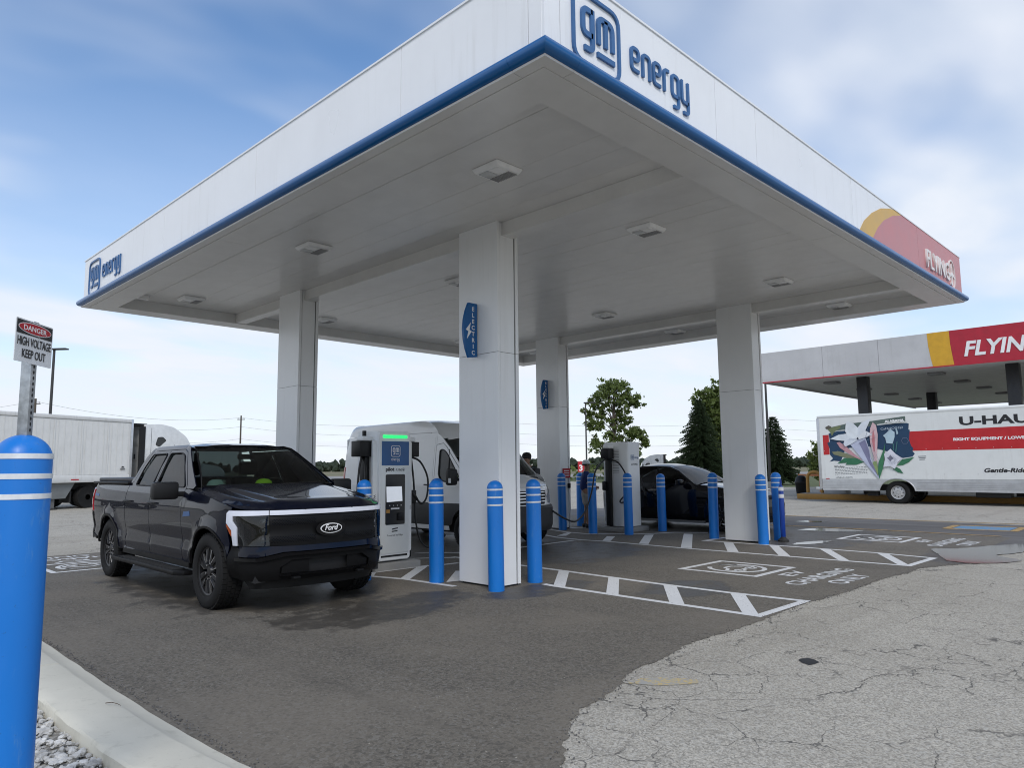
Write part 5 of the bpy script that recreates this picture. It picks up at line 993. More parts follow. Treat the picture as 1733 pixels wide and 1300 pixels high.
    nose_panel('nose_shell', rb, [(-0.93, 0.80), (0.93, 0.80), (0.93, 1.12), (0.7, 1.20), (0.4, 1.17), (0, 1.15), (-0.4, 1.17), (-0.7, 1.20), (-0.93, 1.12)], VWHITE, t)
    gr = nose_panel('grille', rb, [(-0.48, 0.82), (0.48, 0.82), (0.56, 1.0), (0.54, 1.09), (-0.54, 1.09), (-0.56, 1.0)], BLACKP, t, d=0.012)
    for z in (0.87, 0.93, 0.99, 1.05): nose_panel('grille_bar', rb, [(-0.5, z), (0.5, z), (0.5, z + .018), (-0.5, z + .018)], CHR, gr, d=0.026, thick=0.014, step=0.08)
    for sg in (-1, 1):
        nose_panel('headlamp', rb, [(sg * x, z) for x, z in ((0.60, 0.98), (0.62, 0.85), (0.75, 0.83), (0.90, 0.98), (0.935, 1.15), (0.86, 1.19))], pm('headlamp_silver', (0.55, 0.57, 0.6), 0.12, metal=0.6), t, d=0.014)
        bx('mirror', (sg * 1.20 - .10, 0.90, 1.22), (sg * 1.20 + .10, 1.06, 1.54), BLACKP, t, 0.04); bx('mirror_arm', (sg * 1.03 - .09, 0.95, 1.30), (sg * 1.03 + .09, 1.0, 1.36), BLACKP, t); bx('mirror_glass', (sg * 1.20 - .075, 1.0601, 1.25), (sg * 1.20 + .075, 1.063, 1.51), pm('mirror_silver', (0.6, 0.6, 0.62), 0.03, metal=1.0), t)
        bx('mirror_indicator', (sg * 1.302 - .002, 0.88, 1.27), (sg * 1.302 + .002, 0.95, 1.36), PRINT_WHITE, t)
    nose_panel('bumper', rb, [(-0.94, 0.30), (0.94, 0.30), (0.94, 0.80), (-0.94, 0.80)], CLAD, t, d=0.03)
    bx('tail_face', (-0.70, 5.10, 0.5), (0.70, 5.17, 2.52), VWHITE, t, 0.05); bx('tail_corner', (-0.90, 5.10, 0.5), (-0.7005, 5.168, 2.26), VWHITE, t, 0.03); bx('tail_corner', (0.7005, 5.10, 0.5), (0.90, 5.168, 2.26), VWHITE, t, 0.03); side_panel('tail_lamp', rb, [(5.10, 1.15), (5.195, 1.15), (5.195, 1.6), (5.10, 1.6)], pm('tail_red', (0.42, 0.008, 0.015), 0.12), t, d=0.012)
    bx('underbody', (-0.85, 0.3, 0.28), (0.85, 5.1, 0.55), DARK, t); bx('bulkhead', (-0.9, 1.95, 0.55), (0.9, 1.99, 2.3), CGREY, t); bx('dashboard', (-0.85, 0.55, 0.7), (0.85, 0.95, 1.36), CABIN, t, 0.04)
    for sx_ in (-0.5, 0.5): bx('seat_back', (sx_ - .25, 1.55, 0.75), (sx_ + .25, 1.72, 1.55), SEATM, t, 0.05); bx('head_restraint', (sx_ - .12, 1.58, 1.57), (sx_ + .12, 1.68, 1.78), SEATM, t, 0.03)
    add_wheels(t, [(-0.90, 0.80, 0.345, -1, 0), (0.90, 0.80, 0.345, 1, 0), (-0.90, 4.25, 0.345, -1, 0.4), (0.90, 4.25, 0.345, 1, 0.4)], wheel_parts(0.345, 0.21, 0.235, 8, pm('steel_wheel', (0.3, 0.3, 0.31), 0.4, metal=.6), RIME, style='disc'))
    return t
van()
t = thing('safety_vest', 'lime safety vest draped over the van passenger seat', 'vest', (6.03, 7.86, 0.9))
m = MB(); sheet(m, fillet([(-0.24, 0), (0.24, 0), (0.26, 0.35), (0.18, 0.66), (0.07, 0.7), (0, 0.6), (-0.07, 0.7), (-0.18, 0.66), (-0.26, 0.35)], 0.04, True), lambda u, v2, d: Vector((u, -0.02 * math.cos(u * 9) + .01 * math.sin(v2 * 13) + d, v2)), 0.06, thick=0.02); m.build('cloth', pm('vest_lime', (0.30, 0.50, 0.05), 0.85), t, smooth=60)

# ================================================================ BLACK CAR
BLK = pm('black_car_paint', (0.003, 0.0035, 0.006), 0.2, coat=0.8, var=0.05, spec=0.1)
def car():
    t = thing('black_car', 'black crossover car charging beyond the right-hand column', 'car', (12.80, 4.25, 0)); t.scale = (1, 0.925, 1.02)
    plan = [(0, 0.0), (0.4, 0.03), (0.68, 0.12), (0.84, 0.28), (0.92, 0.55), (0.95, 0.95), (0.955, 1.6), (0.955, 3.4), (0.945, 4.2), (0.90, 4.65), (0.78, 4.92), (0.5, 5.03)]
    SIDE = [(0.18, -.10), (0.28, -.04), (0.4, -.03), (0.55, -.012), (0.75, 0), (0.92, -.01), (1.02, -.045), (1.10, -.08), (1.3, -.17), (1.5, -.29), (1.6, -.38)]
    NOSE = [(0.2, -.08), (0.35, 0), (0.6, 0.0), (0.8, -.05), (0.95, -.14), (1.05, -.25)]
    def prof(p, z):
        f = sstep(0.5, 0.1, p.y); o = lerp_tab(SIDE, z) * (1 - f) + lerp_tab(NOSE, z) * f
        for yc in (0.98, 4.05): o += 0.02 * sstep(0.52, 0.42, math.hypot(p.y - yc, z - 0.38))
        return o
    rb = Ribbon(plan, prof); A = 0.40
    top = [(0.75, 1.0), (1.45, 1.07), (1.75, 1.10), (2.05, 1.27), (2.35, 1.425), (2.65, 1.515), (3.1, 1.56), (3.6, 1.545), (4.2, 1.43), (4.6, 1.28), (4.85, 1.16)]
    zt = lambda y: lerp_tab(top, y)
    w1 = fillet([(1.95, 1.10), (3.02, 1.10), (3.02, 1.495), (2.70, 1.47), (2.42, 1.39), (2.1, 1.22)], .04, True); w2 = fillet([(3.08, 1.10), (4.22, 1.12), (4.05, 1.36), (3.6, 1.475), (3.08, 1.495)], .04, True)
    low = 0.22
    side_panel('front_fender', rb, [(0.42, 0.32)] + arc_pts(0.98, 0.36, A, 172, 0) + [(1.62, low), (1.75, low), (1.75, 1.07), (1.4, 1.055), (0.75, 0.985), (0.45, 0.90), (0.40, 0.6)], BLK, t)
    for nm, ol, w_ in (('front_door', [(1.757, low), (3.045, low), (3.045, 1.53), (2.65, 1.505), (2.35, 1.41), (1.80, 1.10), (1.757, 1.072)], w1), ('rear_door', [(3.052, low), (3.65, low), (3.72, 0.6), (4.1, 0.80), (4.30, 1.10), (4.12, 1.40), (3.6, 1.525), (3.052, 1.53)], w2)):
        for sg in (-1, 1):
            d = side_panel(nm, rb, ol, BLK, t, holes=[w_], sides=(sg,))[0]; side_panel('window', rb, w_, TINT, d, d=-.01, thick=0, sides=(sg,))
            MB().tube(catmull([rb(sg * rb.sy((2.85 if nm == 'front_door' else 3.9) + a_), 0.93, dd) for a_, dd in ((-.1, 0), (-.08, .02), (.08, .02), (.1, 0))], 4), 0.011, 8).build('door_handle', GLOSSB, d, smooth=50)
    side_panel('rear_quarter', rb, [(3.66, low + .02)] + arc_pts(4.05, 0.36, A, 190, 0)[1:] + [(4.6, 0.34), (5.0, 0.4), (5.0, 1.0), (4.85, 1.13), (4.6, 1.25), (4.25, 1.39), (4.13, 1.405), (4.31, 1.10), (4.11, 0.79), (3.73, 0.595)], BLK, t)
    side_panel('tail_lamp', rb, [(4.7, 0.92), (5.0, 0.90), (5.0, 0.98), (4.72, 1.0)], pm('tail_red', (0.42, 0.008, 0.015), 0.12), t, d=.01)
    for sg in (-1, 1): bx('sill_trim', (sg * .90 - .03, 1.5, 0.17), (sg * .90 + .03, 3.6, 0.225), pm('grey_sill', (0.18, 0.18, 0.18), 0.4), t)
    hw = lambda y: lerp_tab([(0.1, .55), (0.4, .74), (0.75, .845), (1.75, .88), (2.05, .775), (2.35, .71), (2.65, .64), (3.1, .60), (3.6, .61), (4.2, .66), (4.6, .72), (4.85, .72)], y)
    def strip(nm, y0, y1, mat, zf, n=8):
        m = MB(); k = 10; vs = [Vector((u * hw(y), y, zf(y) - .03 * u ** 4 + .035 * (1 - u * u))) for y in [y0 + (y1 - y0) * j / n for j in range(n + 1)] for u in [-1 + 2 * i / k for i in range(k + 1)]]
        m.add(vs, [(j * (k + 1) + i, j * (k + 1) + i + 1, (j + 1) * (k + 1) + i + 1, (j + 1) * (k + 1) + i) for j in range(n) for i in range(k)]); return m.build(nm, mat, t, smooth=60)
    strip('hood', 0.10, 1.72, BLK, lambda y: lerp_tab([(0.1, 0.80), (0.25, 0.90), (0.45, 0.95), (0.75, 0.99), (1.72, 1.08)], y))
    strip('windscreen', 1.72, 2.62, glass('car_windscreen', (0.28, 0.33, 0.33), 0.7), zt); strip('roof', 2.62, 4.15, GLOSSB, zt); strip('rear_window', 4.15, 4.85, TINT, zt)
    nose_panel('front_fascia', rb, [(-0.88, 0.28), (0.88, 0.28), (0.90, 0.62), (0.88, 0.88), (0.5, 0.84), (0, 0.82), (-0.5, 0.84), (-0.88, 0.88)], GLOSSB, t)
    for sg in (-1, 1):
        nose_panel('headlamp', rb, [(sg * x, z) for x, z in ((0.70, 0.80), (0.88, 0.78), (0.90, 0.93), (0.78, 0.90))], pm('headlamp_silver', (0.55, 0.57, 0.6), 0.12, metal=0.6), t, d=.012)
        side_panel('lamp_wrap', rb, [(0.30, 0.80), (0.52, 0.86), (0.62, 0.95), (0.45, 0.93), (0.32, 0.88)], pm('headlamp_silver', (0.55, 0.57, 0.6), 0.12, metal=0.6), t, d=.008, step=.05)
        side_panel('silver_trim', rb, [(0.30, 0.60), (0.55, 0.62), (0.55, 0.66), (0.30, 0.66)], ALU, t, d=.01, step=.05); side_panel('silver_trim', rb, [(0.30, 0.33), (0.55, 0.33), (0.55, 0.36), (0.30, 0.36)], ALU, t, d=.01, step=.05)
        bx('mirror', (sg * 1.06 - .10, 2.02, 1.06), (sg * 1.06 + .10, 2.18, 1.20), GLOSSB, t, 0.035); bx('mirror_glass', (sg * 1.06 - .08, 2.1801, 1.08), (sg * 1.06 + .08, 2.184, 1.18), pm('mirror_silver', (0.6, 0.6, 0.62), 0.03, metal=1.0), t)
    bx('tail_face', (-0.62, 4.86, 0.35), (0.62, 4.97, 1.05), BLK, t, 0.05); bx('underbody', (-0.80, 0.25, 0.18), (0.80, 4.8, 0.7), DARK, t); bx('dashboard', (-.75, 1.85, .7), (.75, 2.2, 1.07), CABIN, t, .04)
    for sx_ in (-.38, .38): bx('seat_back', (sx_ - .24, 3.0, .6), (sx_ + .24, 3.14, 1.2), SEATM, t, .05); bx('head_restraint', (sx_ - .12, 3.03, 1.22), (sx_ + .12, 3.12, 1.40), SEATM, t, .03)
    add_wheels(t, [(-0.86, 0.98, 0.375, -1, 0), (0.86, 0.98, 0.375, 1, 0), (-0.86, 4.05, 0.375, -1, .3), (0.86, 4.05, 0.375, 1, .3)], wheel_parts(0.375, 0.27, 0.25, 5, RIMD, RIME))
    return t
car()

# ================================================================ BOX TRUCK
def box_truck():
    t = thing('box_truck', 'white rental box truck with red stripe and lily artwork, parked at the fuel island', 'truck', (27.0, 0, 0))
    BW = pm('truck_white', (0.70, 0.715, 0.70), 0.35, var=0.02, dirt=0.10, streak=0.25); RAIL = pm('rub_rail', (0.55, 0.56, 0.57), 0.35, metal=.5, dirt=0.2)
    W_, YR, YF, ZT_, ZB_ = 2.44, 8.92, 0.75, 3.60, 0.96
    bx('cargo_box', (0.0, YF, ZB_), (W_, YR - .10, ZT_ - .06), BW, t)
    bx('roof_cap', (-0.02, YF - .01, ZT_ - .10), (W_ + .02, YR - .02, ZT_), BW, t, 0.035)
    for y0, y1 in ((YR - .12, YR),): bx('rear_post', (-0.015, y0, 0.55), (0.16, y1, ZT_ - .101), RAIL, t, 0.01); bx('rear_post', (W_ - .16, y0, 0.55), (W_ + .015, y1, ZT_ - .101), RAIL, t, 0.01)
    bx('rear_door', (0.17, YR - .09, 0.96), (W_ - .17, YR - .04, 3.45), BW, t)
    f = lambda y, z, d=0.0: Vector((-d, y, z))
    WY = 5.92
    sk = [(YR - .13, 0.955), (YR - .13, 0.50), (WY + .68, 0.50)] + [(WY + .66 * math.cos(R(a_)), 0.46 + .52 * math.sin(R(a_))) for a_ in range(12, 180, 14)] + [(WY - .68, 0.50), (YF, 0.48), (YF, 0.955)]
    skirt = MB().prism(sk, f, -0.02, 0.012).build('side_skirt', RAIL, t)
    for z in (0.60, 0.67, 0.74, 0.83):
        for y0, y1 in ((YF, WY - .72), (WY + .72, YR - .14)): bx('skirt_rib', (-0.024, y0, z), (-0.0122, y1, z + .02), RAIL, skirt)
    arch = [(WY + .66 * math.cos(R(a_)), 0.46 + .52 * math.sin(R(a_))) for a_ in range(5, 176, 10)]; m = MB(); m.tube([f(y, z, .02) for y, z in arch], 0.022, 6); m.build('wheel_arch_trim', RAIL, t, smooth=50)
    dec = lambda nm, poly, mat, d, par=None: MB().prism(poly, f, d, d + .002).build(nm, mat, par or t)
    red = pm('stripe_red', (0.47, 0.018, 0.022), 0.4, var=0.06); navy = pm('art_navy', (0.012, 0.045, 0.10), 0.45)
    dec('red_stripe', [(5.42, 2.05), (5.42, 2.80), (YF, 2.86), (YF, 2.06)], red, 0.0012); dec('red_stripe', LILY['redL'], red, 0.0012)
    art = dec('artwork_ground', LILY['navy'], navy, 0.0033)
    cols = dict(band=(0.09, 0.13, 0.115), logo=(0.16, 0.19, 0.09), badge=(0.10, 0.09, 0.07), olive=(0.19, 0.2, 0.12), leaf1=(0.03, 0.15, 0.075), leaf4=(0.035, 0.16, 0.08), leaf5=(0.03, 0.14, 0.07), bud2=(0.5, 0.27, 0.30), pale=(0.42, 0.55, 0.62), pale2=(0.35, 0.48, 0.55), stem=(0.05, 0.16, 0.16), stem2=(0.05, 0.16, 0.16), trumpet=(0.46, 0.49, 0.62), trumpet_shade=(0.20, 0.20, 0.32), bud=(0.60, 0.42, 0.44), bud_stripe=(0.50, 0.18, 0.20), leaf3=(0.24, 0.32, 0.13), leaf2=(0.04, 0.17, 0.08), petal3=(0.66, 0.70, 0.74), petal1=(0.70, 0.74, 0.77), petal2=(0.64, 0.68, 0.73), petal4=(0.70, 0.73, 0.76), petal5=(0.62, 0.66, 0.72), bloom2=(0.64, 0.65, 0.72), bloom2c=(0.20, 0.20, 0.26), whitebox=(0.55, 0.57, 0.56))
    for i, k in enumerate(cols): dec('artwork_' + {'band': 'banner', 'logo': 'flourish', 'badge': 'badge', 'pale': 'shadow_bloom', 'pale2': 'shadow_bloom', 'whitebox': 'caption_bar', 'olive': 'bud', 'trumpet': 'trumpet', 'trumpet_shade': 'trumpet_fold', 'bloom2': 'side_bloom', 'bloom2c': 'bloom_heart', 'bud_stripe': 'bud_fold'}.get(k, k.rstrip('0123456789')), LILY[k], pm('art_' + k, cols[k], 0.45), 0.0057 + 0.0024 * i, art)
    m = MB(); rr_ = random.Random(4)                                   # pen lines on the petals
    for a_, b_ in (((6.95, 2.62), (6.80, 3.1)), ((6.92, 2.6), (6.55, 2.95)), ((6.98, 2.55), (7.6, 2.58)), ((6.9, 2.52), (6.55, 2.62)), ((6.98, 2.5), (7.25, 2.38)), ((6.85, 2.35), (6.55, 1.5)), ((6.95, 2.3), (6.75, 1.7)), ((6.75, 2.4), (6.5, 1.7))):
        stroke(m, [a_, b_], 0.008, f, 0.075, 0.0765)
    for k in range(16): stroke(m, [(6.0 + .06 * math.cos(k * .39), 1.70 + .06 * math.sin(k * .39)), (6.0 + .17 * math.cos(k * .39), 1.70 + .17 * math.sin(k * .39))], 0.006, f, 0.0745, 0.0755)
    for k in range(6): a0 = k * 1.05; stroke(m, [(5.50 + .13 * math.cos(a0), 2.45 + .13 * math.sin(a0)), (5.50 + .13 * math.cos(a0 + 1.05), 2.45 + .13 * math.sin(a0 + 1.05))], 0.01, f, 0.0745, 0.0755)
    m.build('artwork_pen_lines', pm('art_ink', (0.18, 0.19, 0.28), 0.5), art)
    dt = lambda nm, s, y, z, h, w_, mat, sh=0.0, bd=0.0, sl=0.0, d0=0.004, par=None: text(nm, s, h * 1.38, lambda u, v2, d: f(y - u, z + v2 + sl * u, d0 + d), mat, par or t, 0.001, bold=bd, shear=sh, fit=w_)
    dt('lettering', 'U-HAUL', 3.62, 2.975, 0.31, 2.55, PRINT_BLACK, bd=0.016); dt('lettering', 'RIGHT EQUIPMENT / LOWEST COST', 3.86, 2.40, 0.10, 2.95, PRINT_WHITE, bd=0.006); dt('lettering', 'Gentle-Ride Van', 2.95, 1.22, 0.15, 1.75, PRINT_BLACK, sh=0.25, bd=0.008)
    dt('lettering', 'ALABAMA', 6.20, 3.185, 0.095, 0.72, PRINT_WHITE, bd=0.008, sl=0.03, d0=0.072); dt('lettering', 'CaMg(CO3)2', 6.36, 2.90, 0.085, 0.82, pm('art_pale_text', (0.45, 0.52, 0.58), .5), d0=0.072, sl=0.04); dt('lettering', 'uhaul.com', 8.24, 0.985, 0.09, 0.66, pm('print_grey', (0.16, 0.17, 0.18), .5), sl=0.02); dt('lettering', 'Did You Know...', 8.27, 1.45, 0.05, 0.42, PRINT_BLACK, bd=.003)
    m = MB(); r2 = random.Random(6)
    for k in range(5):
        y = 8.26
        while y > 7.0: l_ = r2.uniform(.03, .11); stroke(m, [(y, 1.39 - k * .062 + (8.26 - y) * .05), (max(6.98, y - l_), 1.39 - k * .062 + (8.26 - min(8.26, y - l_)) * .05)], 0.022, f, 0.001, 0.003); y -= l_ + .022
    for k in range(3): stroke(m, [(5.10 - .02 * k, 1.83 - k * .06), (4.82 + .02 * k, 1.835 - k * .06)], 0.03, f, 0.001, 0.003)
    m.build('small_print', pm('print_grey', (0.16, 0.17, 0.18), .5), t)
    m = MB()
    for y in [YF + .2 + k * .55 for k in range(15)]:
        for z in (2.12, 1.15): m.lathe([(0.001, -0.006), (0.014, -0.004), (0.016, -.0012)], 8, (0, y, z), 'X')
    m.build('rivets', RAIL, t)
    bx('marker_lamp', (-0.02, YR - .42, 0.955), (-0.001, YR - .28, 0.985), PRINT_RED, t); bx('chassis', (0.5, -1.2, 0.5), (W_ - .5, YR - .2, 0.72), DARK, t); bx('rear_bumper', (0.05, YR - .05, 0.50), (W_ - .05, YR + .18, 0.62), ALU, t, .01); bx('under_frame', (0.35, 6.75, 0.28), (0.6, 7.15, 0.52), DARK, t); bx('fuel_tank', (0.05, 2.2, 0.3), (0.6, 3.3, 0.62), BLACKP, t, .04)
    # cab
    CBM = BW; m = MB(); cabp = [(0.75, 0.45), (0.75, 2.35), (0.1, 2.35), (-0.75, 1.62), (-1.65, 1.40), (-1.85, 1.2), (-1.85, 0.45)]
    m.prism(cabp, lambda u, v2, d: (d, u, v2), 0.18, W_ - .18).build('cab', CBM, t, bevel=.05)
    MB().prism([(0.55, 1.5), (0.55, 2.2), (0.12, 2.2), (-0.55, 1.58), (-0.55, 1.5)], lambda u, v2, d: (d, u, v2), 0.172, 0.1785).build('cab_window', TINT, t); MB().prism([(0.3, 0.05), (W_ - .36 - .3, 0.05), (W_ - .36 - .4, .8), (.4, .8)], lambda u, v2, d: (0.18 + u, 0.1 - .85 * (1 - v2 / .85) - d, 1.62 + v2 * .73 + d), 0.02, 0.025).build('windscreen', TINT, t)
    bx('attic', (0.02, -1.0, 2.45), (W_ - .02, 0.74, ZT_ - .02), BW, t, .06)
    add_wheels(t, [(0.16, WY, 0.44, -1, 0), (W_ - .16, WY, 0.44, 1, 0), (0.30, -1.0, 0.44, -1, .3), (W_ - .30, -1.0, 0.44, 1, .3)], wheel_parts(0.44, 0.255, 0.26, 8, pm('white_steel_wheel', (0.5, 0.5, 0.5), 0.4, metal=.4), RIME, style='disc'))
    for x in (0.45, W_ - .45): MB().lathe([(0.25, -.12), (0.43, -.12), (0.44, -.08), (0.44, .08), (0.43, .12), (0.25, .12)], 32, (x, WY, .44), 'X').build('inner_tyre', TYRE, t, smooth=40)
box_truck()

# ================================================================ FUEL CANOPY AND ISLAND
fc = thing('fuel_canopy', 'large grey-white fuel canopy with red and yellow sign band behind the box truck', 'canopy')
OLDW = pm('old_fascia', (0.50, 0.50, 0.505), 0.5, var=0.06, scale=.6, dirt=0.18, streak=0.35); DKSOF = pm('fuel_soffit', (0.55, 0.54, 0.53), 0.45, dirt=0.2)
XF, YL, YE, XE, zb, zt_ = 28.0, 11.7, -9.0, 51.0, 5.37, 6.72
f2 = lambda y, z, d=0.0: Vector((XF - d, y, z))
ys = [YL, 8.9, 6.6, 4.2]
for a_, b_ in zip(ys, ys[1:]): bx('fascia_panel', (XF, b_ + .006, zb), (XF + .05, a_ - .006, zt_), OLDW, fc)
MB().prism([(4.74, zt_), (4.72, 6.2), (4.66, 5.7), (4.60, zb), (3.86, zb), (3.90, 5.7), (3.95, 6.2), (3.96, zt_)], f2, -0.03, 0.006).build('yellow_panel', pm('sign_yellow', (0.60, 0.33, 0.02), 0.4), fc)
MB().prism([(3.955, zt_), (3.945, 6.2), (3.895, 5.7), (3.855, zb), (-2.5, zb), (-2.5, zt_)], f2, -0.03, 0.006).build('red_panel', pm('sign_red', (0.40, 0.012, 0.03), 0.4), fc)
bx('fascia_panel', (XF, YE, zb), (XF + .05, -2.51, zt_), OLDW, fc); bx('fascia_panel', (XF + .051, YL - .05, zb), (XE, YL, zt_), OLDW, fc); bx('fascia_panel', (XE - .05, YE, zb), (XE, YL - .051, zt_), OLDW, fc); bx('fascia_panel', (XF + .051, YE, zb), (XE - .051, YE + .05, zt_), OLDW, fc)
bx('red_edge_trim', (XF - .03, YE, zb - .05), (XF + .02, YL + .02, zb - .002), pm('sign_red', (0.40, 0.012, 0.03), 0.4), fc); bx('edge_trim', (XF + .021, YL - .01, zb - .05), (XE, YL + .02, zb - .002), OLDW, fc)
bx('soffit', (XF + .05, YE + .05, zb + .05), (XE - .05, YL - .05, zb + .08), DKSOF, fc); bx('roof_deck', (XF + .05, YE + .05, zt_ - .15), (XE - .05, YL - .05, zt_ - .1), OLDW, fc)
text('lettering', 'FLYING', 0.57 * 1.38, lambda u, v2, d: f2(3.50 - u, 5.67 + v2, 0.005 + d), PRINT_WHITE, fc, 0.02, bold=0.022, shear=0.22, fit=2.55)
m = MB(); stroke(m, [(0.45 + .34 * math.cos(R(a_)), 5.95 + .42 * math.sin(R(a_))) for a_ in range(-80, 200, 15)], 0.05, f2, .005, .025); m.prism([(0.5, 6.4), (0.42, 6.1), (0.1, 5.95), (0.1, 5.88), (0.42, 5.9), (0.45, 5.6), (0.6, 5.5), (0.7, 5.58), (0.56, 5.65), (0.55, 5.9), (0.85, 5.88), (0.85, 5.95), (0.56, 6.1)], f2, .005, .025); m.build('aeroplane_letter', PRINT_WHITE, fc)
BC = pm('black_column', (0.02, 0.02, 0.022), 0.4)
for x in (29.9, 40.3):
    for y in (7.9, 2.3, -4): bx('column', (x - .22, y - .22, 0.25), (x + .22, y + .22, zb + .049), BC, fc, .02)
lp = None
for i in range(5):
    for j in range(4):
        if lp is None: lp = bx('soffit_light', (-.3, -.3, -.09), (.3, .3, 0), pm('soffit_light_grey', (0.22, 0.22, 0.22), .5), fc, .03); o = lp
        else: o = link('soffit_light', lp.data, fc)
        o.location = (30.8 + i * 4.2, 9.6 - j * 4.4, zb + .049)
isl = thing('fuel_island', 'long ochre-painted raised fuel island behind the box truck wheels', 'island', (30, 0, 0)); OCH = pm('ochre_paint', (0.40, 0.21, 0.045), 0.6, dirt=.25)
bx('kerb_edge', (-0.75, -6, 0.0), (0.75, 10.9, 0.24), OCH, isl, .02); bx('island_top', (-0.6, -5.9, 0.2401), (0.6, 10.8, 0.26), CONC, isl)
for y, lab in ((10.35, 'ochre pipe hoop guarding the end of the fuel island beside the box truck'),):
    o = thing('guard_hoop', lab, 'guard rail', (30, y, 0.25)); MB().tube(catmull([(0, -.33, 0), (0, -.33, .55), (0, -.28, .85), (0, 0, .98), (0, .28, .85), (0, .33, .55), (0, .33, 0)], 6), 0.075, 12).build('hoop', OCH, o, smooth=60)
dp = thing('fuel_dispenser', 'grey and white fuel dispenser on the island at the rear of the box truck', 'dispenser', (30.0, 9.35, 0.26))
bx('cabinet', (-.28, -.5, 0), (.28, .5, 1.35), pm('dispenser_grey', (0.42, 0.43, 0.44), .4), dp, .03); bx('head', (-.26, -.48, 1.36), (.26, .48, 2.1), pm('dispenser_white', (0.6, 0.6, 0.6), .4), dp, .03); bx('display', (-.29, -.3, 1.45), (-.262, .3, 1.9), GLOSSB, dp); bx('red_band', (-.285, -.45, .15), (-.2801, .45, .3), PRINT_RED, dp)
MB().tube(catmull([(-.25, .5, 1.9), (-.3, .62, 1.2), (-.32, .6, .5), (-.3, .55, .3), (-.3, .52, .9)], 6), .02, 8).build('hose', CABLE, dp, smooth=60); bx('nozzle', (-.34, .45, .85), (-.26, .58, 1.1), BLACKP, dp, .02)
tr_ = thing('trash_can', 'black domed-lid trash can standing left of the fuel island', 'trash can', (33.2, 12.35, 0))
MB().lathe([(0.24, 0), (0.25, .02), (0.31, .62), (0.33, .64), (0.33, .67)], 20).build('bin', BLACKP, tr_, smooth=40); MB().lathe([(0.335, .66), (0.335, .70), (0.29, .74), (0.26, .88), (0.16, 1.0), (0.001, 1.03)], 20).build('domed_lid', BLACKP, tr_, smooth=50)
ob = thing('barrier_frame', 'small orange barrier frame beyond the trash can', 'barrier', (38.5, 14.1, 0)); OR_ = pm('barrier_orange', (0.55, 0.20, 0.08), .6)
for y in (-.6, .6): bx('post', (-.05, y - .05, 0), (.05, y + .05, 1.0), OR_, ob)
bx('rail', (-.04, -.65, .9), (.04, .65, 1.02), OR_, ob); bx('utility_cabinet', (-.3, -1.1, 0), (.3, -.75, 1.2), CGREY, ob)

